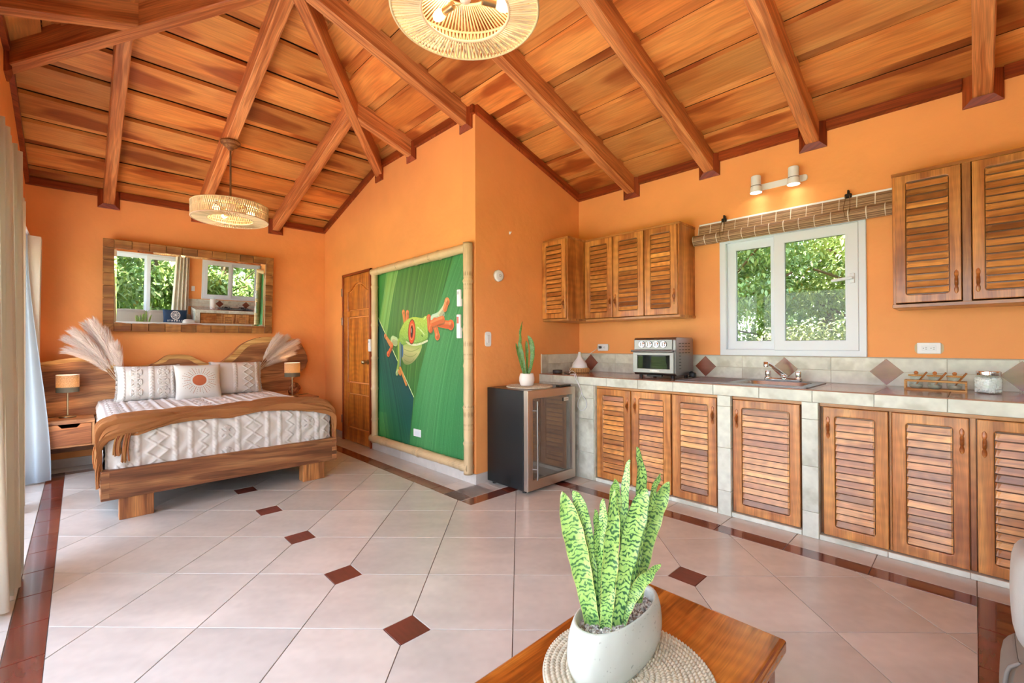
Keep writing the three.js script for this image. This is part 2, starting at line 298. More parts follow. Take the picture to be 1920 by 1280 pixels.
// ---------------------------------------------------------------- ceiling: planks on four slopes, rafters, hips, roof deck
{
  const C = struct('ceiling'); const WIDE = 0.237;
  const tintOf = () => { const k = rr(0.72, 1.22), w = rr(-0.07, 0.07); return [k * (1 + w), k, k * (1 - w * 1.3)]; };
  // board between a0..a1 along the wall and s0..s1 up the slope (plan distances from the wall), lower face at height f
  const board = (axis, a0, a1, s0, s1, up, th, sgn, org, K = SL) => {
    const pt = (a, s, dy) => axis === 'x' ? [a, EAVE + K * s + dy, org + sgn * s] : [org + sgn * s, EAVE + K * s + dy, a];
    return hexa([pt(a0, s0, up), pt(a1, s0, up), pt(a1, s1, up), pt(a0, s1, up)], [pt(a0, s0, up + th), pt(a1, s0, up + th), pt(a1, s1, up + th), pt(a0, s1, up + th)], { grain: axis === 'x' ? [1, 0, 0] : [0, 0, 1], tint: tintOf(), off: [rr(0, 8), rr(0, 8)] });
  };
  const slope = (axis, bays, smax, sgn, org, s00, limit, PER = 0.3315, K = SL, gap = 0.004) => {
    for (let b = 0; b < bays.length - 1; b++) for (let s = s00; s < smax; s += PER) {
      const [a0, a1] = [bays[b] + 0.002, bays[b + 1] - 0.002]; if (limit && !limit(a0, a1, s)) continue;
      const jit = rr(-0.003, 0.003);
      P('plank', board(axis, a0, a1, max(s, 0), min(s + WIDE, smax), jit, 0.03, sgn, org, K), mat.ceil, C);
      if (s + WIDE < smax) P('plank', board(axis, a0, a1, max(s + WIDE + gap, 0), min(s + PER + 0.012, smax), 0.0302 + jit * 0.3, 0.014, sgn, org, K), mat.ceil, C);
    }
  };
  // kitchen slope: recessed strips seen at z = -3.68, -3.35, -3.01 ...
  slope('x', [-5.3, -4.75, -3.98, -3.1, -2.33, -1.575, -0.82, 0.045, BACKX], RIDGEZ - KITZ, 1, KITZ, -0.019, (a0, a1, s) => a1 - BEDX > s - 0.2);
  // bed slope
  slope('z', [-3.3, -2.55, -1.82, -1.01, -0.22, LEFTZ], APEXX - BEDX, 1, BEDX, -0.093, (a0, a1, s) => a1 - KITZ > s - 0.3, 0.3426, SLB, 0.013);
  // far slope towards the terrace (seen past the hip, and carried out over the terrace as its roof)
  slope('x', [-6.1, -5.4, -4.6, -3.88, -3.1, -2.33, -1.575, -0.82, 0.045, BACKX], EAVEL - RIDGEZ, -1, EAVEL, 0.05, (a0, a1, s) => a1 - BEDX > s - 0.1 && s > EAVEL - 1.1, 0.3315, SLT);
  // roof deck above the planks keeps the light out
  const dk = 0.055, t = 0.12, xo = BEDX - 0.5, zo = KITZ - 0.5, zl = LEFTZ + 0.6, xb = BACKX + 0.6;
  const k3 = (x, z, y) => [x, y, z];
  P('roof_deck', [
    hexa([k3(xo, zo, EAVE - 0.5 * SL + dk), k3(xb, zo, EAVE - 0.5 * SL + dk), k3(xb, RIDGEZ, RIDGEY + dk), k3(APEXX, RIDGEZ, RIDGEY + dk)], [k3(xo, zo, EAVE - 0.5 * SL + dk + t), k3(xb, zo, EAVE - 0.5 * SL + dk + t), k3(xb, RIDGEZ, RIDGEY + dk + t), k3(APEXX, RIDGEZ, RIDGEY + dk + t)]),
    hexa([k3(xo, zl, yTer(zl) + dk), k3(xb, zl, yTer(zl) + dk), k3(xb, RIDGEZ, RIDGEY + dk), k3(APEXX, RIDGEZ, RIDGEY + dk)], [k3(xo, zl, yTer(zl) + dk + t), k3(xb, zl, yTer(zl) + dk + t), k3(xb, RIDGEZ, RIDGEY + dk + t), k3(APEXX, RIDGEZ, RIDGEY + dk + t)]),
    hexa([k3(xo, zo, yBed(xo) + dk), k3(xo, zl + 1.6, yBed(xo) + dk), k3(APEXX + 0.02, RIDGEZ + 0.01, RIDGEY + dk), k3(APEXX + 0.02, RIDGEZ - 0.01, RIDGEY + dk)], [k3(xo, zo, yBed(xo) + dk + t), k3(xo, zl + 1.6, yBed(xo) + dk + t), k3(APEXX + 0.02, RIDGEZ + 0.01, RIDGEY + dk + t), k3(APEXX + 0.02, RIDGEZ - 0.01, RIDGEY + dk + t)]),
  ], mat.roof, C);
  // rafters: a sloping beam from plan point a to b; lower edge "dep" below the boards
  const beam = (name, a, b, w, dep, tint = [1, 1, 1]) => {
    const dx = b[0] - a[0], dz = b[2] - a[2], l = Math.hypot(dx, dz), nx = -dz / l * w / 2, nz = dx / l * w / 2, c = 0.006;
    const ring = (q) => [[q[0] + nx, q[1] + 0.02, q[2] + nz], [q[0] + nx, q[1] - dep + c, q[2] + nz], [q[0] + nx * (1 - 2 * c / w), q[1] - dep, q[2] + nz * (1 - 2 * c / w)], [q[0] - nx * (1 - 2 * c / w), q[1] - dep, q[2] - nz * (1 - 2 * c / w)], [q[0] - nx, q[1] - dep + c, q[2] - nz], [q[0] - nx, q[1] + 0.02, q[2] - nz]];
    const A = ring(a), Bq = ring(b), T_ = [];
    for (let i = 0; i < 6; i++) { const j = (i + 1) % 6; T_.push([A[i], A[j], Bq[j]], [A[i], Bq[j], Bq[i]]); }
    for (const q of [A, Bq]) for (let i = 1; i < 5; i++) T_.push([q[0], q[i], q[i + 1]]);
    P(name, fin(fromTris(T_), { grain: [dx, b[1] - a[1], dz], tint, off: [rr(0, 6), rr(0, 6)] }), mat.beam, C);
  };
  const tb = () => { const k = rr(0.9, 1.12); return [k, k, k]; };
  for (const x of [-2.33, -1.575, -0.82, 0.045, 0.82]) beam('rafter', [x, EAVE, KITZ], [x, RIDGEY, RIDGEZ], 0.088, 0.15, tb());
  beam('rafter', [-3.1, ZTOP, GREENZ], [-3.1, RIDGEY, RIDGEZ], 0.088, 0.15, tb());
  beam('rafter', [-4.0, ZTOP, GREENZ], [-4.0, yKit(-1.83), -1.83], 0.088, 0.15, tb());
  beam('rafter', [BEDX, EAVE, -0.22], [-3.99, yBed(-3.99), -0.22], 0.088, 0.15, tb());
  beam('rafter', [BEDX, EAVE, -1.01], [APEXX, RIDGEY, -1.01], 0.088, 0.15, tb());
  beam('rafter', [BEDX, EAVE, -1.82], [-3.99, yBed(-3.99), -1.82], 0.088, 0.15, tb());
  for (const x of [-3.9, -3.1, -2.33, -1.575, -0.82]) { const ze = max(RIDGEZ, LEFTZ - (x - HIPL) * (LEFTZ - RIDGEZ) / (APEXX - HIPL)); beam('rafter', [x, yTer(LEFTZ), LEFTZ], [x, yTer(ze), ze], 0.088, 0.15, tb()); }
  const hipT = [0.92, 0.84, 0.8];
  beam('hip_rafter', [HIPR, ZTOP, GREENZ], [APEXX, RIDGEY, RIDGEZ], 0.09, 0.165, hipT);
  beam('hip_rafter', [HIPL, yTer(LEFTZ), LEFTZ], [APEXX, RIDGEY, RIDGEZ], 0.09, 0.165, hipT);
  beam('ridge_beam', [APEXX, RIDGEY, RIDGEZ], [BACKX, RIDGEY, RIDGEZ], 0.1, 0.17, hipT);
}
// dark timber mouldings where the ceiling meets the walls, with a boxed collar round every rafter end
{
  const tt = () => { const k = rr(0.85, 1.1); return [k, k, k]; };
  // frame of three boards round a rafter end; "at" maps (along, height, outFromWall) to the room
  const strip = (at, a0, y0, a1, y1, h, d, par) => P('moulding', hexa([at(a0, y0 - h, 0.0), at(a1, y1 - h, 0.0), at(a1, y1 - h * 0.9, d), at(a0, y0 - h * 0.9, d)], [at(a0, y0 + 0.0, 0.0), at(a1, y1 + 0.0, 0.0), at(a1, y1 + 0.0, d), at(a0, y0 + 0.0, d)], { grain: [a1 - a0, y1 - y0, a1 - a0], tint: tt() }), mat.trimWood, par);
  const collar = (at, a, yt, par, hw = 0.087, dep = 0.185, dropL = 0, dropR = 0) => {
    const d = 0.036, w = 0.043, yb = yt - dep;
    const q = (p4, g) => P('collar_board', hexa(p4.map(([x, y]) => at(x, y, 0)), p4.map(([x, y], i) => at(x, y, i < 2 ? 0.012 : d)), { grain: g, tint: tt() }), mat.trimWood, par);
    q([[a - hw, yb], [a - hw, yt + dropL], [a - hw + w, yt + dropL], [a - hw + w, yb + w]], [0, 1, 0]);
    q([[a + hw, yb], [a + hw, yt + dropR], [a + hw - w, yt + dropR], [a + hw - w, yb + w]], [0, 1, 0]);
    q([[a - hw, yb], [a + hw, yb], [a + hw - w, yb + w], [a - hw + w, yb + w]], [1, 0, 1]);
  };
  const mk = (name, at, line, collars) => {
    const s = struct(name); // line: [[along, y], ...] broken at the collars
    const cs = [...collars].sort((p, q) => p[0] - q[0]);
    const yOf = (a) => { for (let i = 0; i < line.length - 1; i++) if (a >= line[i][0] - 1e-6 && a <= line[i + 1][0] + 1e-6) return lerp(line[i][1], line[i + 1][1], (a - line[i][0]) / (line[i + 1][0] - line[i][0])); return line[0][1]; };
    const br = [line[0][0]]; for (const c of cs) br.push(c[0] - 0.087, c[0] + 0.087); br.push(line[line.length - 1][0]);
    for (let i = 0; i < br.length; i += 2) { let a = br[i]; for (const l of line.slice(1)) { const e = min(br[i + 1], l[0]); if (e > a + 1e-4) { strip(at, a, yOf(a + 1e-5), e, yOf(e - 1e-5), 0.075, 0.03, s); a = e; } } }
    for (const c of cs) collar(at, c[0], yOf(c[0]), s, 0.087, c[1] ?? 0.188, yOf(c[0] - 0.087) - yOf(c[0]), yOf(c[0] + 0.087) - yOf(c[0]));
  };
  mk('trim_1', (a, y, d) => [BEDX + d, y, a], [[GREENZ, EAVE], [LEFTZ, EAVE]], [[-0.22], [-1.01], [-1.82]]);
  mk('trim_2', (a, y, d) => [a, y, GREENZ + d], [[BEDX, EAVE], [HIPR, ZTOP], [STEPX, ZTOP]], [[HIPR + 0.0, 0.21], [-4.0], [-3.1]]);
  mk('trim_3', (a, y, d) => [STEPX + d, y, a], [[KITZ, EAVE], [GREENZ, ZTOP]], []);
  mk('trim_4', (a, y, d) => [a, y, KITZ + d], [[STEPX, EAVE], [BACKX, EAVE]], [[-2.33], [-1.575], [-0.82], [0.045]]);
  mk('trim_5', (a, y, d) => [a, y, LEFTZ - d], [[BEDX, EAVE], [HIPL, yTer(LEFTZ)], [-2, yTer(LEFTZ)]], [[HIPL + 0.03, 0.21], [-3.9]]);
}

// ---------------------------------------------------------------- floor: clipped 45-degree tiles, red border, cut-corner diamonds
const q2 = Math.SQRT1_2;
function clipPoly(poly, hp) { // half-plane a x + b z <= c
  const [a, b, c] = hp, o = []; for (let i = 0; i < poly.length; i++) { const p = poly[i], q = poly[(i + 1) % poly.length], dp = a * p[0] + b * p[1] - c, dq = a * q[0] + b * q[1] - c; if (dp <= 0) o.push(p); if ((dp < 0 && dq > 0) || (dp > 0 && dq < 0)) { const t = dp / (dp - dq); o.push([lerp(p[0], q[0], t), lerp(p[1], q[1], t)]); } } return o;
}
const area2 = (p) => { let s = 0; for (let i = 0; i < p.length; i++) { const q = p[(i + 1) % p.length]; s += p[i][0] * q[1] - q[0] * p[i][1]; } return s / 2; };
function tileGeo(poly, y0, y1, o) { // prism on the floor plan (x, z), tiny bevel at the top edge
  if (area2(poly) < 0) poly = poly.slice().reverse();
  const c = 0.0012, n = poly.length, ctr = poly.reduce((s, p) => [s[0] + p[0] / n, s[1] + p[1] / n], [0, 0]);
  const ins = poly.map((p) => { const dx = ctr[0] - p[0], dz = ctr[1] - p[1], l = Math.hypot(dx, dz); return [p[0] + dx / l * c * 1.3, p[1] + dz / l * c * 1.3]; });
  const T_ = [], tri = THREE.ShapeUtils.triangulateShape(ins.map((p) => new THREE.Vector2(...p)), []);
  for (const [a, b, d] of tri) { const A = ins[a], Bq = ins[b], D = ins[d]; const k = (Bq[0] - A[0]) * (D[1] - A[1]) - (Bq[1] - A[1]) * (D[0] - A[0]); const v = (p) => [p[0], y1, p[1]]; T_.push(k > 0 ? [v(A), v(D), v(Bq)] : [v(A), v(Bq), v(D)]); }
  for (let i = 0; i < n; i++) { const j = (i + 1) % n, p = poly[i], q = poly[j]; T_.push([[p[0], y1 - c, p[1]], [ins[j][0], y1, ins[j][1]], [q[0], y1 - c, q[1]]], [[p[0], y1 - c, p[1]], [ins[i][0], y1, ins[i][1]], [ins[j][0], y1, ins[j][1]]], [[p[0], y0, p[1]], [q[0], y1 - c, q[1]], [q[0], y0, q[1]]], [[p[0], y0, p[1]], [p[0], y1 - c, p[1]], [q[0], y1 - c, q[1]]]); }
  return fin(fromTris(T_), o);
}
{
  const F = struct('floor');
  P('floor_slab', BX(BEDX - TH, BACKX + TH, -0.2, -0.0035, KITZ - TH, LEFTZ + TH, { c: 0 }), mat.grout, F);
  const bt = () => { const k = rr(0.95, 1.04), w = rr(-0.012, 0.012); return [k * (1 + w), k, k * (1 - w)]; };
  const put = (poly, m, g = [1, 0, 1]) => { if (poly.length > 2 && abs(area2(poly)) > 4e-4) P(m === mat.red ? 'border_tile' : 'floor_tile', tileGeo(poly, -0.0035, 0, { grain: g, tint: bt(), off: [rr(0, 5), rr(0, 5)] }), m, F); };
  const S = 0.4482, OX = -0.032, OZ = 1.889, XI = [-5.9, 0.0], ZI = [GREENZ + 0.345, 0.092], ZK = -2.937, XS = -2.627, BW = 0.12;
  const L = [[XI[0], ZI[1]], [XI[0], ZI[0]], [XS, ZI[0]], [XS, ZK], [XI[1], ZK], [XI[1], ZI[1]]];
  const gr = (r, c) => { const X = OX + c * S, Z = OZ + r * S; return [(X - Z) * q2, (-X - Z) * q2]; };
  const J = 0.0019, dia = new Set(); for (let k = -12; k < 14; k++) dia.add(`${k},${-1 - k}`); dia.add('1,2');
  const D = 0.1;
  for (let r = -9; r < 13; r++) for (let c = -13; c < 12; c++) {
    // tile between grid corners (r,c) and (r+1,c+1); u = image right, d = depth
    const cr = [gr(r, c), gr(r, c + 1), gr(r + 1, c + 1), gr(r + 1, c)];
    const cx = (cr[0][0] + cr[2][0]) / 2, cz = (cr[0][1] + cr[2][1]) / 2;
    if (cx < -7 || cx > 1.4 || cz < -4.4 || cz > 1.2) continue;
    let hps = [];
    for (let i = 0; i < 4; i++) { const p = cr[i], q = cr[(i + 1) % 4]; let nx = q[1] - p[1], nz = -(q[0] - p[0]); const l = Math.hypot(nx, nz); nx /= l; nz /= l; if (nx * (cx - p[0]) + nz * (cz - p[1]) > 0) { nx = -nx; nz = -nz; } hps.push([nx, nz, nx * p[0] + nz * p[1] - J]); }
    [[r, c], [r, c + 1], [r + 1, c + 1], [r + 1, c]].forEach(([a, b], i) => { if (dia.has(`${a},${b}`)) { const p = cr[i]; let nx = p[0] - cx, nz = p[1] - cz; const l = Math.hypot(nx, nz); nx /= l; nz /= l; hps.push([nx, nz, nx * p[0] + nz * p[1] - D * q2 - J]); } });
    let poly = L; for (const h of hps) poly = clipPoly(poly, h);
    put(poly, mat.tile, [1, 0, -1]);
  }
  for (const k of dia) { const [a, b] = k.split(',').map(Number), p = gr(a, b), h = D * q2 - J / 2; const sq = [[p[0] - h, p[1] - h], [p[0] + h, p[1] - h], [p[0] + h, p[1] + h], [p[0] - h, p[1] + h]]; let poly = L.map((q) => q); for (const hp of [[1, 0, p[0] + h], [-1, 0, -p[0] + h], [0, 1, p[1] + h], [0, -1, -p[1] + h]]) poly = clipPoly(poly, hp); if (abs(area2(poly)) > 0.004) P('diamond_tile', tileGeo(poly, -0.0035, 0.0002, { grain: [1, 0, 0], tint: bt() }), mat.redMatt, F); }
  // red border strips and the pale strip between border and wall
  const run = (axis, a0, a1, b0, b1, w0, w1, len, mitre) => { // along axis from a0..a1, strip b0..b1 red, w0..w1 pale
    const n = max(1, Math.round(abs(a1 - a0) / len)), s = (a1 - a0) / n;
    for (let i = 0; i < n; i++) {
      const p = a0 + i * s, q = a0 + (i + 1) * s, g = J * Math.sign(s);
      const rect = (u0, u1, v0, v1) => axis === 'x' ? [[u0 + g, v0], [u1 - g, v0], [u1 - g, v1], [u0 + g, v1]] : [[v0, u0 + g], [v0, u1 - g], [v1, u1 - g], [v1, u0 + g]];
      const dz = Math.sign(b1 - b0) * J, dw = Math.sign(w1 - w0) * J;
      put(rect(p, q, b0 + dz, b1 - dz), mat.red, axis === 'x' ? [1, 0, 0] : [0, 0, 1]);
      put(rect(p, q, w0 + dw, w1 - dw), mat.tile, axis === 'x' ? [1, 0, 0] : [0, 0, 1]);
    }
  };
  run('x', XI[0] - BW, XS - BW, ZI[0], ZI[0] - BW, ZI[0] - BW, GREENZ, 0.41);                 // along the mural wall
  run('z', ZI[0], ZK, XS, XS - BW, XS - BW, STEPX, 0.36);                                     // along the step wall
  run('x', XS - BW, XI[1], ZK, ZK - BW, ZK - BW, -3.3, 0.41);                                 // along the kitchen counter
  run('z', ZK - BW, ZI[1] + BW, XI[1], XI[1] + BW, XI[1] + BW, BACKX, 0.33);                  // along the back wall
  run('x', XI[1], XI[0] - BW, ZI[1], ZI[1] + BW, ZI[1] + BW, LEFTZ + TH, 0.31);               // along the sliding doors
  run('z', ZI[1] + BW, ZI[0] - BW, XI[0], XI[0] - BW, XI[0] - BW, BEDX, 0.36);                // along the bed wall
  for (let i = 0; i < 3; i++) { const a = XI[1] + i * 0.32, b = min(BACKX, a + 0.32); put([[a + J, -3.3], [b - J, -3.3], [b - J, ZK - BW - J], [a + J, ZK - BW - J]], mat.tile, [1, 0, 0]); }
  put([[XS - BW, ZI[0] - BW], [STEPX, ZI[0] - BW], [STEPX, GREENZ], [XS - BW, GREENZ]], mat.tile);
}
// baseboards of pale tile
{
  const bb = (name, at, a0, a1, len, h = 0.088) => { const s = struct(name); const n = max(1, Math.round(abs(a1 - a0) / len)), d = (a1 - a0) / n; for (let i = 0; i < n; i++) { const p0 = at(a0 + i * d + 0.001, 0, 0), p1 = at(a0 + (i + 1) * d - 0.001, h, 0.012); P('baseboard_tile', BX(p0[0], p1[0], p0[1], p1[1], p0[2], p1[2], { c: 0.0015, tint: [1.02, 1.03, 1.05] }), mat.tile, s); } };
  bb('baseboard_mural', (a, y, d) => [a, y, GREENZ + d], -4.85, STEPX + 0.012, 0.62);
  bb('baseboard_corner', (a, y, d) => [a, y, GREENZ + d], BEDX, -5.64, 0.62);
  bb('baseboard_step', (a, y, d) => [STEPX + d, y, a], GREENZ, -3.25, 0.4);
  bb('baseboard_bed', (a, y, d) => [BEDX + d, y, a], GREENZ, LEFTZ, 0.47);
  bb('baseboard_left', (a, y, d) => [a, y, LEFTZ - d], BEDX, WIN2[0], 0.4);
}

// ---------------------------------------------------------------- windows
// frame with a fixed sash (left, further out) and a sliding sash (right, nearer); local x 0..w, y 0..h, z towards the room
function makeWindow(parent, w, h, { fw = 0.05, sw = 0.075, split = 0.46, swapped = false, handle = true, thick = 0.1, lap = 0.02, right = true } = {}) {
  const ring = (x0, x1, y0, y1, t, d, z) => { const g = extr(rectPts(x0, x1, y0, y1), d, { holes: [rectPts(x0 + t, x1 - t, y0 + t, y1 - t)], bevel: t > 0.02 ? 0.004 : 0 }); g.translate(0, 0, z); return g; };
  P('frame', ring(0, w, 0, h, fw, thick, -thick + 0.018), mat.pvc, parent);
  const sx = w * split, A = [fw - 0.008, sx + lap], Bq = [sx - lap, w - fw + 0.008];
  const back = swapped ? Bq : A, front = swapped ? A : Bq;
  for (const [sp, z] of [[back, -0.062], [front, -0.014]]) {
    const s = P('sash', [ring(sp[0], sp[1], fw - 0.008, h - fw + 0.008, sw, 0.04, z)], mat.pvc, parent);
    P('pane', BX(sp[0] + sw - 0.004, sp[1] - sw + 0.004, fw + sw - 0.012, h - fw - sw + 0.012, z + 0.017, z + 0.023, { c: 0 }), mat.glass, s);
    P('gasket', [ring(sp[0] + sw - 0.004, sp[1] - sw + 0.004, fw + sw - 0.012, h - fw - sw + 0.012, 0.006, 0.016, z + 0.012)], mat.black, s);
  }
  if (handle) {
    const hx = swapped ? front[0] + sw * 0.5 : front[1] - sw * 0.45, hy = h * 0.56;
    const hd = P('handle', [BX(hx - 0.014, hx + 0.014, hy - 0.035, hy + 0.035, 0.026, 0.034, { c: 0.003 }), cyl([hx, hy, 0.03], [hx, hy, 0.06], 0.009), B(hx - 0.055, hy - 0.006, 0.06, 0.125, 0.02, 0.014, { c: 0.005, r: [0, 0, 0.1] })], mat.pvc, parent);
  }
}
{
  const w1 = struct('window_1', [WIN1[0], WIN1[2], KITZ]); BASE.delete(w1); makeWindow(w1, WIN1[1] - WIN1[0], WIN1[3] - WIN1[2], { split: 0.44 });
  const w4 = struct('window_4', [BACKX, WIN4[2], WIN4[0]]); BASE.delete(w4); w4.rotation.y = -PI / 2; makeWindow(w4, WIN4[1] - WIN4[0], WIN4[3] - WIN4[2], { split: 0.52, handle: false, swapped: false });
  const w3 = struct('window_3', [BACKX, WIN3[2], WIN3[0]]); BASE.delete(w3); w3.rotation.y = -PI / 2; makeWindow(w3, WIN3[1] - WIN3[0], WIN3[3] - WIN3[2], { split: 0.42, handle: false, swapped: true });
  // sliding glass doors to the terrace: four leaves in one frame
  const w2 = struct('window_2', [WIN2[1], 0, LEFTZ + 0.06]); BASE.delete(w2); w2.rotation.y = PI;
  const W = WIN2[1] - WIN2[0], H = WIN2[3];
  const ring = (x0, x1, y0, y1, t, d, z) => { const g = extr(rectPts(x0, x1, y0, y1), d, { holes: [rectPts(x0 + t, x1 - t, y0 + t, y1 - t)], bevel: t > 0.02 ? 0.004 : 0 }); g.translate(0, 0, z); return g; };
  P('frame', ring(0, W, 0, H, 0.045, 0.12, -0.12), mat.pvc, w2);
  for (let i = 0; i < 4; i++) { const a = 0.04 + i * (W - 0.08) / 4, b = 0.04 + (i + 1) * (W - 0.08) / 4 + (i < 3 ? 0.05 : 0), z = i % 2 ? -0.045 : -0.1; const s = P('sash', ring(a, b, 0.04, H - 0.04, 0.085, 0.045, z), mat.pvc, w2); P('pane', BX(a + 0.08, b - 0.08, 0.12, H - 0.12, z + 0.02, z + 0.026, { c: 0 }), mat.glass, s); }
}

// ---------------------------------------------------------------- bamboo-framed mural on the wall, and the door beside it
{
  const A = 0, U0 = -4.72, U1 = -3.03, Y0 = 0.15, Y1 = 2.02;
  const mural = thing('mural', 'large green mural of a red-eyed tree frog on a leaf in a bamboo frame', 'mural', [-3.9, 0.09, GREENZ]);
  const mt = ctex(1024, 1160, (g, W, H) => {
    const X = (u) => u * W, Y = (v) => v * H, lin = (x0, y0, x1, y1, st) => { const q = g.createLinearGradient(X(x0), Y(y0), X(x1), Y(y1)); st.forEach(([o, c]) => q.addColorStop(o, c)); return q; };
    g.fillStyle = lin(0, 0, 1, 0.3, [[0, '#3f8f43'], [0.4, '#4d7d3a'], [0.6, '#47803c'], [1, '#2f8a47']]); g.fillRect(0, 0, W, H);
    const rg = rng(5);
    // blades behind: long streaks fanning from below
    for (let i = 0; i < 420; i++) { const u = rg(), k = rg(); g.strokeStyle = k > 0.6 ? `rgba(150,205,110,${0.05 + 0.12 * rg()})` : `rgba(20,70,30,${0.05 + 0.14 * rg()})`; g.lineWidth = 1 + 7 * rg(); g.beginPath(); g.moveTo(X(0.1 + u * 0.8 + 0.14), Y(-0.02)); g.quadraticCurveTo(X(0.1 + u * 0.66), Y(0.4), X(0.16 + u * 0.5), Y(1)); g.stroke(); }
    // bright blade at the upper left
    for (let i = 0; i < 60; i++) { const t = i / 60; g.strokeStyle = `rgba(${170 + 40 * rg()},${220 + 20 * rg()},${110 + 40 * rg()},${0.1 + 0.16 * rg()})`; g.lineWidth = 3 + 8 * rg(); g.beginPath(); g.moveTo(X(0.02 + 0.16 * t + 0.1), Y(0)); g.quadraticCurveTo(X(0.1 * t + 0.1), Y(0.12), X(0.01 + 0.1 * t), Y(0.32 + 0.1 * t)); g.stroke(); }
    // right leaf, nearer, with fine ribs and dew grain
    const leaf = () => { g.beginPath(); g.moveTo(X(1), Y(0)); g.lineTo(X(0.86), Y(0)); g.bezierCurveTo(X(0.74), Y(0.2), X(0.62), Y(0.38), X(0.53), Y(0.56)); g.bezierCurveTo(X(0.47), Y(0.7), X(0.42), Y(0.84), X(0.4), Y(1)); g.lineTo(X(1), Y(1)); g.closePath(); };
    leaf(); g.fillStyle = lin(0.4, 0.5, 1, 0.55, [[0, '#3a8a4c'], [0.35, '#529e60'], [0.7, '#3f8e52'], [1, '#36804a']]); g.fill(); g.save(); leaf(); g.clip();
    for (let i = 0; i < 130; i++) { const t = rg() * 1.2; g.strokeStyle = rg() > 0.5 ? `rgba(140,205,140,${0.05 + 0.13 * rg()})` : `rgba(18,84,44,${0.05 + 0.15 * rg()})`; g.lineWidth = 1 + 5 * rg(); g.beginPath(); g.moveTo(X(0.88 + t * 0.4), Y(-0.02)); g.bezierCurveTo(X(0.6 + t * 0.4), Y(0.36), X(0.5 + t * 0.42), Y(0.65), X(0.4 + t * 0.5), Y(1.02)); g.stroke(); }
    for (let i = 0; i < 9000; i++) { const u = 0.4 + 0.6 * rg(), v = rg(); g.fillStyle = rg() > 0.5 ? 'rgba(190,235,190,0.16)' : 'rgba(10,70,36,0.16)'; g.fillRect(X(u), Y(v), 1 + 2 * rg(), 1 + 3 * rg()); }
    g.restore();
    // dark leaf at the lower left with its pale edge
    g.beginPath(); g.moveTo(0, Y(0.27)); g.lineTo(X(0.022), Y(0.297)); g.quadraticCurveTo(X(0.2), Y(0.48), X(0.448), Y(0.723)); g.bezierCurveTo(X(0.43), Y(0.82), X(0.4), Y(0.9), X(0.4), Y(1)); g.lineTo(0, H); g.closePath();
    g.fillStyle = lin(0, 0.95, 0.42, 0.62, [[0, '#3f9a4a'], [0.25, '#2f8150'], [0.6, '#1f5f52'], [1, '#1c4f52']]); g.fill(); g.save(); g.clip();
    for (let i = 0; i < 60; i++) { const t = rg(); g.strokeStyle = rg() > 0.55 ? `rgba(110,180,130,${0.05 + 0.12 * rg()})` : `rgba(8,44,40,${0.06 + 0.14 * rg()})`; g.lineWidth = 1 + 6 * rg(); g.beginPath(); g.moveTo(X(-0.04 + t * 0.2), Y(0.3 + t * 0.16)); g.quadraticCurveTo(X(0.06 + t * 0.26), Y(0.7), X(0.12 + t * 0.3), Y(1.02)); g.stroke(); }
    for (let i = 0; i < 10; i++) { g.strokeStyle = `rgba(160,210,110,${0.2 + 0.2 * rg()})`; g.lineWidth = 3 + 4 * rg(); g.beginPath(); g.moveTo(X(0.0 + 0.012 * i), Y(0.84)); g.lineTo(X(0.05 + 0.012 * i), Y(1)); g.stroke(); }
    g.restore();
    g.strokeStyle = '#e6efb4'; g.lineWidth = 6; g.beginPath(); g.moveTo(X(0.0), Y(0.27)); g.quadraticCurveTo(X(0.2), Y(0.47), X(0.448), Y(0.723)); g.stroke();
    // ---- frog
    const limb0 = (pts, w, c, end) => { g.lineCap = 'round'; g.lineJoin = 'round'; g.strokeStyle = c; g.lineWidth = w; g.beginPath(); g.moveTo(X(pts[0][0]), Y(pts[0][1])); for (let i = 1; i < pts.length - 1; i++) { const m = [(pts[i][0] + pts[i + 1][0]) / 2, (pts[i][1] + pts[i + 1][1]) / 2]; g.quadraticCurveTo(X(pts[i][0]), Y(pts[i][1]), X(m[0]), Y(m[1])); } const e = pts[pts.length - 1]; g.lineTo(X(e[0]), Y(e[1])); g.stroke(); if (end) { g.fillStyle = c; g.beginPath(); g.arc(X(e[0]), Y(e[1]), end, 0, 7); g.fill(); } };
    const limb = (pts, w, c, end) => { g.save(); g.globalAlpha = 0.28; g.translate(5, 8); limb0(pts, w + 4, '#2a3a1c', end && end + 2); g.restore(); limb0(pts, w, c, end); g.save(); g.globalAlpha = 0.22; g.translate(w * 0.12, w * 0.16); limb0(pts, w * 0.62, '#6a3a1c', end && end * 0.6); g.restore(); g.save(); g.globalAlpha = 0.2; g.translate(-w * 0.14, -w * 0.18); limb0(pts, w * 0.34, '#ffe9c4', end && end * 0.4); g.restore(); };
    const blob = (pts, fill) => { g.beginPath(); const n = pts.length; const m = (i) => [(pts[i % n][0] + pts[(i + 1) % n][0]) / 2, (pts[i % n][1] + pts[(i + 1) % n][1]) / 2]; g.moveTo(X(m(0)[0]), Y(m(0)[1])); for (let i = 1; i <= n; i++) { const q = m(i), p = pts[i % n]; g.quadraticCurveTo(X(p[0]), Y(p[1]), X(q[0]), Y(q[1])); } g.closePath(); g.fillStyle = fill; g.fill(); };
    limb([[0.352, 0.33], [0.34, 0.29], [0.33, 0.256]], 30, '#e8823c', 17); limb([[0.37, 0.32], [0.378, 0.29], [0.376, 0.262]], 32, '#ee7c48', 19);
    // throat and belly
    blob([[0.32, 0.43], [0.44, 0.43], [0.545, 0.43], [0.53, 0.47], [0.47, 0.52], [0.4, 0.55], [0.335, 0.55], [0.3, 0.5]], lin(0.42, 0.42, 0.4, 0.56, [[0, '#8fb556'], [0.35, '#c2c884'], [0.8, '#9a9a68'], [1, '#6f8a4a']]));
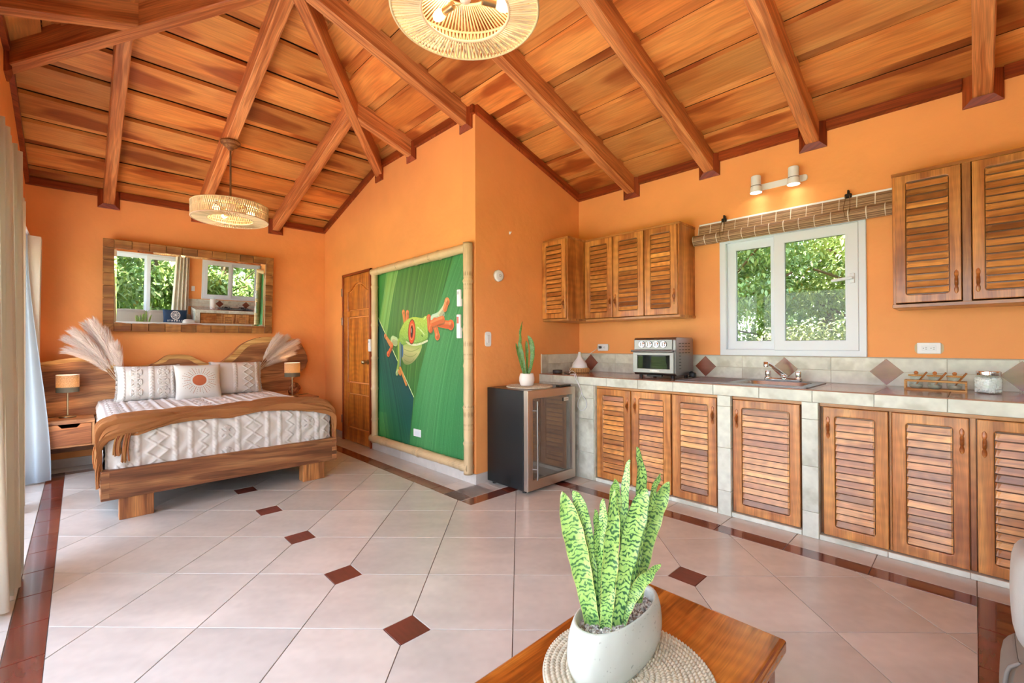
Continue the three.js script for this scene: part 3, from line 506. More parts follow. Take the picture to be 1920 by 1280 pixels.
    g.strokeStyle = 'rgba(90,120,50,0.5)'; g.lineWidth = 4; for (const d of [0, 0.03, 0.06]) { g.beginPath(); g.moveTo(X(0.34), Y(0.462 + d)); g.quadraticCurveTo(X(0.42), Y(0.49 + d), X(0.51 - d), Y(0.455 + d)); g.stroke(); }
    g.fillStyle = '#3d6fa8'; blob([[0.29, 0.43], [0.325, 0.43], [0.33, 0.5], [0.3, 0.52], [0.285, 0.48]], '#3f6d96');
    // left arm and foot
    limb([[0.235, 0.42], [0.2, 0.412]], 62, '#b9d8a0'); limb([[0.28, 0.42], [0.282, 0.48], [0.28, 0.55], [0.262, 0.588]], 44, '#86b43f'); limb([[0.29, 0.43], [0.295, 0.5], [0.288, 0.56]], 14, '#5c8fae');
    limb([[0.262, 0.59], [0.25, 0.6]], 34, '#a9c98a'); limb([[0.29, 0.57], [0.32, 0.605], [0.338, 0.63], [0.362, 0.66]], 20, '#e9913f', 9); limb([[0.275, 0.59], [0.29, 0.604]], 24, '#e08a45');
    limb([[0.19, 0.44], [0.15, 0.42], [0.1, 0.385]], 28, '#e68a52', 15); limb([[0.185, 0.45], [0.165, 0.47], [0.14, 0.492]], 30, '#f0693c', 20); limb([[0.178, 0.45], [0.15, 0.43], [0.118, 0.4]], 20, '#ee9a5a');
    // right arm and hand
    limb([[0.61, 0.3], [0.612, 0.34], [0.63, 0.36]], 46, '#d9683c'); limb([[0.655, 0.305], [0.7, 0.3], [0.74, 0.285]], 54, '#b8dcc4'); limb([[0.72, 0.285], [0.76, 0.262], [0.788, 0.225]], 40, '#c7d6b0'); limb([[0.77, 0.26], [0.788, 0.226]], 38, '#ef8a54', 24);
    limb([[0.67, 0.32], [0.74, 0.336], [0.822, 0.342]], 46, '#f06b34', 30); limb([[0.66, 0.33], [0.684, 0.36], [0.695, 0.395]], 40, '#f27a44', 25); limb([[0.64, 0.33], [0.69, 0.32], [0.745, 0.312]], 42, '#f07a42');
    limb([[0.63, 0.345], [0.625, 0.36]], 36, '#e9743e');
    // head
    blob([[0.3, 0.345], [0.35, 0.305], [0.43, 0.286], [0.5, 0.292], [0.55, 0.3], [0.578, 0.282], [0.594, 0.31], [0.596, 0.36], [0.604, 0.395], [0.58, 0.425], [0.48, 0.44], [0.38, 0.43], [0.32, 0.445], [0.28, 0.415], [0.276, 0.375]], lin(0.42, 0.28, 0.43, 0.45, [[0, '#c0d652'], [0.4, '#a9cf56'], [0.75, '#95c25c'], [1, '#7fae4e']]));
    g.strokeStyle = '#cfe8a0'; g.lineWidth = 7; g.beginPath(); g.moveTo(X(0.56), Y(0.305)); g.lineTo(X(0.585), Y(0.29)); g.stroke();
    g.strokeStyle = '#dfe6c8'; g.lineWidth = 13; g.beginPath(); g.moveTo(X(0.364), Y(0.421)); g.bezierCurveTo(X(0.42), Y(0.446), X(0.5), Y(0.444), X(0.594), Y(0.418)); g.stroke();
    g.strokeStyle = '#5f8a3c'; g.lineWidth = 4; g.beginPath(); g.moveTo(X(0.36), Y(0.41)); g.bezierCurveTo(X(0.42), Y(0.438), X(0.5), Y(0.434), X(0.597), Y(0.408)); g.stroke();
    g.fillStyle = '#56803a'; g.beginPath(); g.ellipse(X(0.54), Y(0.392), 10, 5, 0.6, 0, 7); g.fill(); g.strokeStyle = 'rgba(220,240,190,0.8)'; g.lineWidth = 9; g.beginPath(); g.moveTo(X(0.49), Y(0.345)); g.quadraticCurveTo(X(0.53), Y(0.36), X(0.56), Y(0.385)); g.stroke();
    { const hs = [[0.3, 0.345], [0.35, 0.305], [0.43, 0.286], [0.55, 0.3], [0.594, 0.31], [0.604, 0.395], [0.58, 0.425], [0.48, 0.44], [0.38, 0.43], [0.32, 0.445], [0.28, 0.415], [0.276, 0.375]]; g.save(); g.beginPath(); hs.forEach((p, i) => i ? g.lineTo(X(p[0]), Y(p[1])) : g.moveTo(X(p[0]), Y(p[1]))); g.closePath(); g.clip();
      for (let i = 0; i < 2600; i++) { const u = 0.27 + 0.34 * rg(), v = 0.28 + 0.17 * rg(); g.fillStyle = rg() > 0.5 ? 'rgba(225,240,150,0.14)' : 'rgba(80,130,40,0.14)'; g.beginPath(); g.arc(X(u), Y(v), 1 + 3 * rg(), 0, 7); g.fill(); }
      for (let i = 0; i < 26; i++) { g.strokeStyle = `rgba(70,120,40,${0.03 + 0.04 * rg()})`; g.lineWidth = 4 + 8 * rg(); g.beginPath(); const t = rg(); g.moveTo(X(0.28), Y(0.37 + 0.07 * t)); g.quadraticCurveTo(X(0.34), Y(0.42 + 0.03 * t), X(0.44), Y(0.41 + 0.03 * t)); g.stroke(); } g.restore(); }
    // eye
    const ex = X(0.427), ey = Y(0.368); g.fillStyle = '#6f3a22'; g.beginPath(); g.ellipse(ex, ey, 43, 80, 0.06, 0, 7); g.fill(); g.fillStyle = '#e2562e'; g.beginPath(); g.ellipse(ex, ey, 38, 73, 0.06, 0, 7); g.fill(); g.fillStyle = '#f2a878'; g.beginPath(); g.ellipse(ex, ey, 27, 52, 0.06, 0, 7); g.fill(); g.fillStyle = '#d04c2c'; g.beginPath(); g.ellipse(ex, ey, 23, 46, 0.06, 0, 7); g.fill(); g.fillStyle = '#20120e'; g.beginPath(); g.ellipse(ex, ey, 12, 38, 0.06, 0, 7); g.fill(); g.fillStyle = 'rgba(255,240,230,0.85)'; g.beginPath(); g.ellipse(ex - 7, ey - 8, 4, 16, 0, 0, 7); g.fill();
  });
  const pg = fin(new THREE.PlaneGeometry(U1 - U0, Y1 - Y0), { keepUV: true }); pg.translate((U0 + U1) / 2, (Y0 + Y1) / 2, GREENZ + 0.006);
  P('print', pg, new THREE.MeshStandardMaterial({ map: mt, roughness: 0.45 }), mural);
  P('backing_board', BX(U0, U1, Y0, Y1, GREENZ + 0.0, GREENZ + 0.005, { c: 0 }), mat.white, mural);
  const mb = MP({ map: T.bamboo, roughness: 0.4, clearcoat: 0.3, clearcoatRoughness: 0.3 });
  const pole = (a, b, r, seed) => { // bamboo culm with swollen nodes
    const L = Math.hypot(b[0] - a[0], b[1] - a[1]), prof = [], rg = rng(seed), nodes = []; let s = 0.12 + 0.2 * rg(); while (s < L - 0.05) { nodes.push(s); s += 0.3 + 0.14 * rg(); }
    const ns = 90; prof.push([0, 0]); for (let i = 0; i <= ns; i++) { const y = L * i / ns; let q = r * (1 + 0.03 * sin(y * 9 + seed)); for (const n of nodes) { const d = abs(y - n); q += r * 0.17 * Math.exp(-((d / 0.012) ** 2)) - r * 0.07 * Math.exp(-(((y - n - 0.026) / 0.014) ** 2)); } prof.push([q, y]); } prof.push([0, L]);
    let g = lathe(prof, 20, { keepUV: false, grain: [0, 1, 0], off: [rg() * 3, rg() * 3] }); const d = V3(b[0] - a[0], b[1] - a[1], 0).normalize(); g.applyQuaternion(new THREE.Quaternion().setFromUnitVectors(V3(0, 1, 0), d)); g.translate(a[0], a[1], GREENZ + r * 1.2); return g;
  };
  P('bamboo_pole', pole([-4.722, 0.1], [-4.722, 2.05], 0.037, 2), mb, mural); P('bamboo_pole', pole([-3.024, 0.09], [-3.024, 2.075], 0.041, 3), mb, mural);
  P('bamboo_pole', pole([-4.76, 2.022], [-3.0, 2.034], 0.04, 9), mb, mural); P('bamboo_pole', pole([-4.79, 0.143], [-3.0, 0.148], 0.042, 5), mb, mural);
  const plate = solo('socket_plate', [BX(-3.96, -3.828, 0.278, 0.352, GREENZ + 0.006, GREENZ + 0.014, { c: 0.003 })], mat.plastic, 'small white blank plate low on the green mural', 'socket');
  P('plate_face', BX(-3.93, -3.858, 0.295, 0.335, GREENZ + 0.014, GREENZ + 0.017, { c: 0.001, tint: [0.93, 0.95, 0.98] }), mat.plastic, plate);
  // remote controls in their wall holders on the bamboo
  const remote = (x, y, z, h, label, deco) => { const t = thing('remote_control', label, 'remote', [x, y, z]); P('holder', [BX(x - 0.026, x + 0.026, y, y + h * 0.45, z, z + 0.026, { c: 0.004 })], mat.white, t); const b = P('handset', BX(x - 0.022, x + 0.022, y + 0.008, y + h, z + 0.006, z + 0.03, { c: 0.005 }), mat.plastic, t); if (deco) P('display', BX(x - 0.014, x + 0.014, y + h * 0.62, y + h * 0.9, z + 0.03, z + 0.0312, { c: 0, tint: [0.75, 0.2, 0.16] }), mat.plastic, t); else P('display', BX(x - 0.012, x + 0.012, y + h * 0.7, y + h * 0.88, z + 0.03, z + 0.0312, { c: 0, tint: [0.6, 0.63, 0.66] }), mat.plastic, t); };
  remote(-3.09, 1.53, GREENZ + 0.075, 0.145, 'upper white remote in a holder on the right bamboo pole, grey display', false);
  remote(-3.095, 1.255, GREENZ + 0.075, 0.205, 'lower longer white remote with a red panel on the right bamboo pole', true);
  remote(-4.83, 1.125, GREENZ + 0.032, 0.14, 'white remote in a holder between the wooden door and left bamboo pole', false);

  // panelled door: frame lining, leaf with three panels (arched top), hinges and knob
  const dr = struct('door_1', [-5.63, 0, GREENZ]); const x0 = -5.63, x1 = -4.86, H = 2.09, z = GREENZ;
  P('door_lining', [BX(x0, x0 + 0.035, 0, H, z, z + 0.03, { grain: [0, 1, 0] }), BX(x1 - 0.02, x1, 0, H, z, z + 0.03, { grain: [0, 1, 0] }), BX(x0, x1, H - 0.03, H, z, z + 0.03, { grain: [1, 0, 0] })], mat.trimWood, dr);
  const arch = (P_, a, b, y0, yl, yt) => { const s = new P_(); s.moveTo(a, y0); s.lineTo(b, y0); s.lineTo(b, yl); s.bezierCurveTo(b - 0.1, yl, b - 0.14, yt, (a + b) / 2, yt); s.bezierCurveTo(a + 0.14, yt, a + 0.1, yl, a, yl); s.lineTo(a, y0); s.isShape = P_ === THREE.Shape; s.isPath = true; return s; };
  const pa = x0 + 0.16, pb = x1 - 0.055, leafS = rectPts(x0 + 0.037, x1 - 0.022, 0.012, H - 0.032);
  const g = extr(leafS, 0.022, { holes: [arch(THREE.Path, pa, pb, 1.62, 1.86, 1.955), rectPts(pa, pb, 0.735, 1.545), rectPts(pa, pb, 0.175, 0.605)], bevel: 0.004, grain: [0, 1, 0], curve: 14 }); g.translate(0, 0, z);
  P('door_leaf', g, mat.door, dr);
  const pn = (s, tn) => { const q = extr(s, 0.014, { bevel: 0.006, grain: [0, 1, 0], tint: tn, curve: 14 }); q.translate(0, 0, z); return P('door_panel', q, mat.door, dr); };
  pn(arch(THREE.Shape, pa + 0.012, pb - 0.012, 1.632, 1.85, 1.942), [1.05, 1.05, 1]); pn(rectPts(pa + 0.012, pb - 0.012, 0.747, 1.533), [1.15, 1.15, 1.1]); pn(rectPts(pa + 0.012, pb - 0.012, 0.187, 0.593), [0.9, 0.85, 0.85]);
  for (const y of [1.87, 1.5, 0.26]) P('hinge', BX(x0 - 0.018, x0 + 0.012, y - 0.05, y + 0.05, z + 0.0, z + 0.034, { c: 0.003 }), mat.steel, dr);
  P('door_knob', [cyl([x1 - 0.07, 1.0, z + 0.022], [x1 - 0.07, 1.0, z + 0.03], 0.03), cyl([x1 - 0.07, 1.0, z + 0.03], [x1 - 0.07, 1.0, z + 0.065], 0.011), sph(x1 - 0.07, 1.0, z + 0.078, 0.027)], mat.brass, dr);
}

// ---------------------------------------------------------------- mirror on the bed wall, leaning forward at the top
{
  const th = 5 * PI / 180, w = 1.585, h = 0.945, zc = -0.965;
  const t = thing('wall_mirror', 'wide mirror framed in wooden blocks leaning from the orange wall over the bed', 'mirror', [BEDX + 0.035, 1.352, zc]); BASE.delete(t);
  t.rotation.order = 'YXZ'; t.rotation.y = PI / 2; t.rotation.x = th; // local x runs along -z (to the right), y up, z into the room
  const bw = 0.085;
  const tn = () => { const k = rr(0.42, 0.62); return [k, k * 0.9, k * 0.8]; };
  P('back_panel', BX(-w / 2 + 0.01, w / 2 - 0.01, 0.01, h - 0.01, -0.012, 0.004, { c: 0 }), mat.cabDark, t);
  const n = 10, m = 6, iw = (w - 2 * bw) / n, ih = (h - 2 * bw) / m;
  for (let i = 0; i < n; i++) for (const y of [0, h - bw]) P('frame_block', BX(-w / 2 + bw + i * iw + 0.0015, -w / 2 + bw + (i + 1) * iw - 0.0015, y, y + bw, 0.004, 0.026, { c: 0.003, grain: [1, 0, 0], tint: tn() }), mat.cab, t);
  for (let j = 0; j < m; j++) for (const x of [-w / 2, w / 2 - bw]) P('frame_block', BX(x, x + bw, bw + j * ih + 0.0015, bw + (j + 1) * ih - 0.0015, 0.004, 0.026, { c: 0.003, grain: [1, 0, 0], tint: tn() }), mat.cab, t);
  for (const x of [-w / 2, w / 2 - bw]) for (const y of [0, h - bw]) P('frame_block', BX(x, x + bw, y, y + bw, 0.004, 0.026, { c: 0.003, grain: [1, 1, 0], tint: tn() }), mat.cab, t);
  const gx = w / 2 - bw, gy0 = bw, gy1 = h - bw, bv = 0.022;
  const a = [-gx, gy0, 0.012], b = [gx, gy0, 0.012], c = [gx, gy1, 0.012], d = [-gx, gy1, 0.012], a2 = [-gx + bv, gy0 + bv, 0.0143], b2 = [gx - bv, gy0 + bv, 0.0143], c2 = [gx - bv, gy1 - bv, 0.0143], d2 = [-gx + bv, gy1 - bv, 0.0143];
  P('mirror_glass', fin(fromTris([[a2, b2, c2], [a2, c2, d2], [a, b, b2], [a, b2, a2], [b, c, c2], [b, c2, b2], [c, d, d2], [c, d2, c2], [d, a, a2], [d, a2, d2]])), new THREE.MeshStandardMaterial({ color: 0xf2f5f2, metalness: 1, roughness: 0.0 }), t);
}

// ---------------------------------------------------------------- bed: live-edge headboard, platform, mattress cover, pillows, throw
{
  const HX0 = BEDX + 0.005, HX1 = BEDX + 0.13;
  const hb = thing('headboard', 'long live-edge timber headboard with a round burl at its right end', 'headboard', [BEDX, 0.17, -0.95]);
  const top = [[0.31, 1.02], [0.27, 1.039], [0.118, 1.07], [0.004, 1.083], [-0.092, 1.065], [-0.202, 1.024], [-0.318, 0.982], [-0.412, 0.984], [-0.51, 0.989], [-0.6, 1.018], [-0.687, 1.087], [-0.78, 1.098], [-0.885, 1.087], [-0.98, 1.032], [-1.071, 0.99], [-1.162, 0.985], [-1.232, 1.025], [-1.327, 1.112], [-1.399, 1.196], [-1.5, 1.258], [-1.627, 1.295], [-1.787, 1.303], [-1.965, 1.289], [-2.067, 1.237], [-2.139, 1.13], [-2.176, 1.007], [-2.139, 0.901], [-2.06, 0.83], [-1.985, 0.74]];
  const sm = new THREE.SplineCurve(top.map((p) => new THREE.Vector2(-p[0], p[1]))).getPoints(140).map((p) => [p.x, p.y]);
  const rg = rng(21); sm.forEach((p, i) => { if (i > 95) { p[0] += (rg() - 0.5) * 0.008; p[1] += (rg() - 0.5) * 0.008; } });
  const outl = [...sm, [1.93, 0.62], [1.95, 0.5], [1.9, 0.17], [-0.31, 0.17]];
  const g = extr(outl, HX1 - HX0, { bevel: 0.008, seg: 2, grain: [1, 0.06, 0], off: [0.3, 0.1] }); g.rotateY(PI / 2); g.translate(HX0, 0, 0);
  P('slab', g, mat.bed, hb);
  // pale sapwood band along the live edge
  const band = (i0, i1, dpt) => { const up = [], dn = []; for (let i = i0; i <= i1; i++) { const p = sm[i], a = sm[max(0, i - 2)], b = sm[min(sm.length - 1, i + 2)]; let nx = b[1] - a[1], ny = -(b[0] - a[0]); const l = Math.hypot(nx, ny); nx /= l; ny /= l; const k = dpt(i) * (0.75 + 0.5 * fbm(i / 141, 0.3, 24, 4, 2, 7)) * min(1, (i - i0) / 5, (i1 - i) / 5); up.push([p[0] - nx * 0.003, p[1] - ny * 0.003]); dn.push([p[0] + nx * k, p[1] + ny * k]); } const q = extr([...up, ...dn.reverse()], 0.008, { grain: [1, 0, 0], bevel: 0 }); q.rotateY(PI / 2); q.translate(HX1 - 0.004, 0, 0); return q; };
  P('sapwood_edge', band(0, 42, () => 0.035), mat.sap, hb); P('sapwood_edge', band(43, 72, () => 0.045), mat.sap, hb); P('sapwood_edge', band(74, 112, (i) => 0.065), mat.sap, hb);
  P('burl_knob', (() => { const q = new THREE.IcosahedronGeometry(1, 4); const p = q.attributes.position; for (let i = 0; i < p.count; i++) { const v = V3().fromBufferAttribute(p, i); const k = 1 + 0.16 * sin(v.x * 5 + v.y * 7) * cos(v.z * 6); p.setXYZ(i, v.x * 0.05 * k + HX1 - 0.03, v.y * 0.075 * k + 0.64, v.z * 0.085 * k - 2.0); } q.computeVertexNormals(); return fin(q, { grain: [0, 1, 0.4], tint: [0.8, 0.7, 0.62] }); })(), mat.bed, hb);

  const bed = thing('bed', 'low timber platform bed with dovetailed corners on chunky block legs', 'bed', [-5.1, 0, -0.905]);
  const X1 = -4.085, X0 = HX1, Z0 = -0.105, Z1 = -1.705, y0 = 0.15, y1 = 0.353, t = 0.045;
  P('foot_board', BX(X1 - t, X1, y0, y1, Z1, Z0, { c: 0.004, grain: [0, 0.05, 1], off: [0.2, 0.4], tint: [0.74, 0.68, 0.66] }), mat.bed, bed);
  for (const [z, n] of [[Z0 - t / 2, 0], [Z1 + t / 2, 1]]) P('side_board', BX(X0, X1 - t, y0, y1, z - t / 2, z + t / 2, { c: 0.003, grain: [1, 0, 0] }), mat.bed, bed);
  for (const z of [Z0, Z1]) for (let i = 0; i < 3; i++) { const y = y0 + 0.018 + i * 0.068; P('dovetail', BX(X1 - 0.043, X1 + 0.0012, y, y + 0.034, z - (z === Z0 ? 0.045 : -0.0006), z + (z === Z0 ? 0.0006 : 0.045), { c: 0.0005, tint: [0.75, 0.72, 0.7].map((k) => z === Z0 ? k : k * 1.75) }), mat.bed, bed); }
  P('slat_deck', BX(X0, X1 - t, 0.24, 0.262, Z1 + t, Z0 - t, { c: 0 }), mat.cabDark, bed);
  for (const [x, za, zb] of [[-4.1, -0.2, -0.388], [-4.1, -1.412, -1.6], [-5.9, -0.2, -0.388], [-5.9, -1.412, -1.6]]) P('leg', BX(x - 0.1, x, 0, y0, zb, za, { c: 0.003, grain: [0, 1, 0], tint: [1.12, 1.0, 0.78] }), mat.bed, bed);

  // tufted cotton cover: height of the tufting at (z across the bed, s along it)
  const tuft = (z, s) => {
    const P0 = 0.62; let a = (((-z + 0.06) % P0) + P0) % P0, h = 0; const rope = (c, w, n) => { const d = abs(a - c); if (d < w) { const k = 1 - (d / w) ** 2; h = max(h, 0.011 * k * (0.55 + 0.45 * abs(sin(s * 95 + d * 60 + n)))); } };
    rope(0.05, 0.019, 0); rope(0.205, 0.019, 1); rope(0.36, 0.022, 2); rope(0.575, 0.02, 0.5);
    const zig = (c, amp, per, w) => { const zz = c + amp * (2 * abs(((s / per) % 1) - 0.5) * 2 - 1); const d = abs(a - zz); if (d < w) h = max(h, 0.0085 * (1 - (d / w) ** 2) * (0.6 + 0.4 * abs(sin(s * 110)))); };
    zig(0.47, 0.062, 0.2, 0.014); zig(0.47, -0.062, 0.2, 0.014); if (abs(a - 0.128) < 0.05) zig(0.128, 0.024, 0.085, 0.013);
    if (abs(a - 0.285) < 0.06) { const sy = ((s % 0.17) + 0.17) % 0.17 - 0.085, ax = a - 0.285; const r = Math.hypot(ax, sy), an = Math.atan2(sy, ax); const cr = (min(abs(ax), abs(sy)) < 0.011 && r < 0.055) || (r > 0.03 && r < 0.052 && abs(sin(an * 4)) > 0.5) ? 1 : 0; if (cr) h = max(h, 0.009 * (0.6 + 0.4 * abs(sin(ax * 300) * sin(sy * 300)))); }
    return h;
  };
  const cotton = M({ color: 0xd2ccc8, roughness: 0.95, bumpMap: T.linen, bumpScale: 0.0006 });
  const MZ0 = -0.128, MZ1 = -1.66, MX1 = -4.118, TOP = 0.655, RAD = 0.07, BOT = 0.3;
  // profile along the bed: from the headboard over the top, round the foot edge and down into the frame
  const Ltop = MX1 - RAD - HX1, Larc = RAD * PI / 2, Ldn = TOP - RAD - BOT, LT = Ltop + Larc + Ldn;
  const prof = (s) => s < Ltop ? [HX1 + s, TOP, 0, 1] : s < Ltop + Larc ? (() => { const a = (s - Ltop) / RAD; return [MX1 - RAD + RAD * sin(a), TOP - RAD + RAD * cos(a), sin(a), cos(a)]; })() : [MX1, TOP - RAD - (s - Ltop - Larc), 1, 0];
  const cover = thing('bed_cover', 'off-white tufted cotton cover with zigzag and rope bands over the mattress', 'bedspread', [-5.1, 0.3, -0.895]);
  const side = 0.3, nz = 410, ns = 430, R2 = 0.06;
  P('cover_cloth', surf((u, v) => {
    const W = MZ0 - MZ1, across = -0.35 + u * (W + 0.7), s = v * LT, p = prof(s); // across <0: left drop, >W: right drop
    let z, dy = 0, out = 0, nzv = 0, ez = 0;
    if (across < R2) { const q = R2 - across, al = q / R2; if (al < PI / 2) { z = MZ0 - R2 + R2 * sin(al); dy = -R2 * (1 - cos(al)); nzv = sin(al); } else { z = MZ0; dy = -R2 - (q - R2 * PI / 2); nzv = 1; } }
    else if (across > W - R2) { const q = across - (W - R2), al = q / R2; if (al < PI / 2) { z = MZ1 + R2 - R2 * sin(al); dy = -R2 * (1 - cos(al)); nzv = -sin(al); } else { z = MZ1; dy = -R2 - (q - R2 * PI / 2); nzv = -1; } }
    else z = MZ0 - across;
    const h = tuft(MZ0 - across, s) + 0.006 * (fbm(u, v, 9, 12, 3, 33) - 0.5) * 2, wr = p[2] > 0.5 ? 0.004 * sin(across * 60 + 3 * sin(s * 20)) * sstep(0.3, 1, p[2]) : 0;
    const nl = sqrt(1 + 0) , up = (1 - abs(nzv));
    let y = p[1] + dy * (p[3] > 0.02 ? 1 : 0) ;
    const x = p[0] - (p[2] > 0 ? abs(nzv) * 0.03 * p[2] : 0);
    if (abs(nzv) === 1) y = min(p[1] - (p[2] > 0 ? R2 * p[3] : 0), TOP + dy); else if (p[3] <= 0.02) { y = p[1]; } else if (p[3] < 1) y = p[1] + dy * p[3];
    return [x + (h + wr) * p[2] * up, max(y + h * p[3] * up, 0.29), z + h * nzv];
  }, nz, ns, { uvs: [2, 2.6] }), cotton, cover);
  P('mattress', BX(HX1, MX1 - 0.02, 0.262, TOP - 0.025, MZ1 + 0.02, MZ0 - 0.02, { c: 0.05 }), cotton, cover);

  // pillows
  const pillow = (name, label, w, h, d, hf, pos, rot, m, uvFn) => {
    const t = thing(name, label, 'pillow', pos); BASE.delete(t); t.rotation.set(...rot);
    const half = (sg) => surf((u, v) => { const a = u * 2 - 1, b = v * 2 - 1, ed = (1 - a ** 4) * (1 - b ** 4), k = Math.pow(max(ed, 0), 0.55), pin = 1 - 0.07 * (1 - abs(b) ** 2) * abs(a) ** 3; const pin2 = 1 - 0.06 * (1 - abs(a) ** 2) * abs(b) ** 3; const hh = sg > 0 ? hf(a * w / 2, b * h / 2, k) : 0; return [a * w / 2 * pin * 1, b * h / 2 * pin2, sg * (d / 2 * k + hh * min(1, k * 3) + 0.004 * (fbm(u, v, 5, 5, 2, 9) - 0.5) * k)]; }, sg > 0 ? 150 : 40, sg > 0 ? 150 : 40, { uvs: [sg > 0 ? 1 : -1, 1] });
    P('pillow_front', half(1), m, t); P('pillow_back', half(-1), cotton, t);
    return t;
  };
  const sham = (x, y, k) => { let h = 0; const rope = (c, w) => { const d = abs(x - c); if (d < w) h = max(h, 0.012 * (1 - (d / w) ** 2) * (0.5 + 0.5 * abs(sin(y * 100 + d * 60)))); }; rope(-0.2, 0.018); rope(0.02, 0.024); rope(0.2, 0.022); if (abs(x) > 0.2) { } const cross = (cx) => { for (let i = -2; i <= 2; i++) { const ax = x - cx, sy = y - i * 0.1, r = Math.hypot(ax, sy); if (r < 0.05 && (min(abs(ax), abs(sy)) < 0.011 || (r > 0.028 && abs(sin(Math.atan2(sy, ax) * 4)) > 0.55))) h = max(h, 0.009 * (0.6 + 0.4 * abs(sin(ax * 280) * sin(sy * 280)))); } }; cross(-0.1); cross(0.115); return h; };
  const sham2 = (x, y, k) => { let h = 0; const rope = (c, w) => { const d = abs(x - c); if (d < w) h = max(h, 0.012 * (1 - (d / w) ** 2) * (0.5 + 0.5 * abs(sin(y * 100 + d * 60)))); }; rope(-0.03, 0.022); rope(0.2, 0.024); const zig = (c, amp) => { const zz = c + amp * (4 * abs((((y + 1) / 0.15) % 1) - 0.5) - 1), d = abs(x - zz); if (d < 0.013) h = max(h, 0.011 * (1 - (d / 0.013) ** 2)); }; if (abs(x - 0.1) < 0.075) { zig(0.1, 0.05); zig(0.1, -0.05); } return h; };
  const ry = PI / 2;
  const fr = (t, w, h) => { const gs = []; const rg2 = rng(4); for (const s of [-1, 1]) for (let i = 0; i < 120; i++) { const y = -h / 2 + h * (i + 0.5) / 120; const x = s * w / 2 * 0.985 * (1 - 0.07 * (1 - (2 * y / h) ** 2)); gs.push(tube([[x - s * 0.012, y, 0], [x + s * (0.006 + 0.006 * rg2()), y + 0.008 * (rg2() - 0.5), 0.014 * (rg2() - 0.5)], [x + s * (0.01 + 0.012 * rg2()), y - 0.008 + 0.016 * rg2(), 0.024 * (rg2() - 0.5)]], 0.0034, { seg: 4, rad: 5 })); } P('fringe', gs, cotton, t, { kind: 'stuff' }); };
  const p1 = pillow('pillow', 'white tufted pillow with rope bands and cross motifs, left end of the bed', 0.5, 0.36, 0.15, sham, [-5.8, 0.825, -0.505], [0, ry, 0], cotton); p1.rotation.set(-0.22, ry, 0, 'YXZ'); fr(p1, 0.5, 0.36);
  const p2 = pillow('pillow', 'white tufted pillow with diamond zigzag bands, right of the sun cushion', 0.5, 0.37, 0.15, sham2, [-5.8, 0.835, -1.28], [0, ry, 0], cotton); p2.rotation.set(-0.24, ry + 0.06, -0.03, 'YXZ'); fr(p2, 0.5, 0.36);
  const st = ctex(512, 512, (g2, W) => {
    g2.fillStyle = '#d4d2ce'; g2.fillRect(0, 0, W, W); const c = W / 2; g2.translate(c, c * 0.97);
    g2.fillStyle = '#b8623e'; g2.beginPath(); g2.arc(0, 0, 76, 0, 7); g2.fill();
    const rg3 = rng(11); for (let i = 0; i < 700; i++) { const a = rg3() * 6.3, r = 74 * Math.sqrt(rg3()); g2.fillStyle = rg3() > 0.5 ? 'rgba(205,120,84,0.35)' : 'rgba(150,70,44,0.3)'; g2.fillRect(r * cos(a), r * sin(a), 3, 3); }
    for (let i = 0; i < 32; i++) { const a = i / 32 * 2 * PI; g2.save(); g2.rotate(a); g2.strokeStyle = i % 2 ? '#6f5a50' : '#a5684e'; g2.lineWidth = i % 2 ? 4 : 5; g2.setLineDash(i % 2 ? [16, 12] : []); g2.beginPath(); g2.moveTo(96, 0); g2.lineTo(i % 2 ? 190 : 168 + (i % 4) * 14, 0); g2.stroke(); g2.restore(); }
  });
  pillow('sun_cushion', 'square off-white cushion printed with a terracotta sun and rays', 0.41, 0.385, 0.14, () => 0, [-5.66, 0.815, -0.9], [0, ry, 0], M({ map: st, roughness: 0.95, bumpMap: T.linen, bumpScale: 0.0004 })).rotation.set(-0.3, ry, 0.0, 'YXZ');

  // rust throw across the foot of the bed, hanging over both sides with a knotted fringe
  const thr = thing('throw_blanket', 'rust-brown knitted throw with fringed ends draped across the foot of the bed', 'throw', [-4.3, 0.35, -0.9]);
  const tm = M({ color: 0xae7242, roughness: 0.95, bumpMap: T.linen, bumpScale: 0.0015 });
  const W = MZ0 - MZ1, drop = 0.16, LW = W + 2 * drop, E = 0.014;
  const throwPt = (u, v) => { // u along the bed width, v across the throw (0 = towards pillows)
    const a = -drop + u * LW; let z, y = TOP + E, nzv = 0, cx;
    const r2 = R2 + E;
    if (a < R2) { const q = R2 - a, al = q / R2; if (al < PI / 2) { z = MZ0 - R2 + r2 * sin(al); y = TOP - R2 + r2 * cos(al); } else { z = MZ0 + E; y = TOP - R2 - (q - R2 * PI / 2); } nzv = 1; }
    else if (a > W - R2) { const q = a - (W - R2), al = q / R2; if (al < PI / 2) { z = MZ1 + R2 - r2 * sin(al); y = TOP - R2 + r2 * cos(al); } else { z = MZ1 - E; y = TOP - R2 - (q - R2 * PI / 2); } nzv = -1; }
    else z = MZ0 - a;
    const tz = clamp(a / W), k = lerp(-4.47, -4.52, tz) + 0.02 * sin(tz * 5), wid = lerp(0.45, 0.5, tz) - 0.1 * sin(tz * PI) ;
    const s = k + v * wid + 0.012 * sin(u * 17 + v * 6), fold = 0.017 * sin(v * 34 + 3 * sin(u * 5) + u * 4) + 0.009 * sin(v * 61 + u * 11) + 0.014 * vn(u * 6, v * 9, 64, 64, 3) + 0.009 * sin(v * 82 + 6 * sin(u * 6) + u * 9) + 0.006 * sin(v * 150 + 5 * sin(u * 7)) + 0.003 * sin(v * 240 + u * 26);
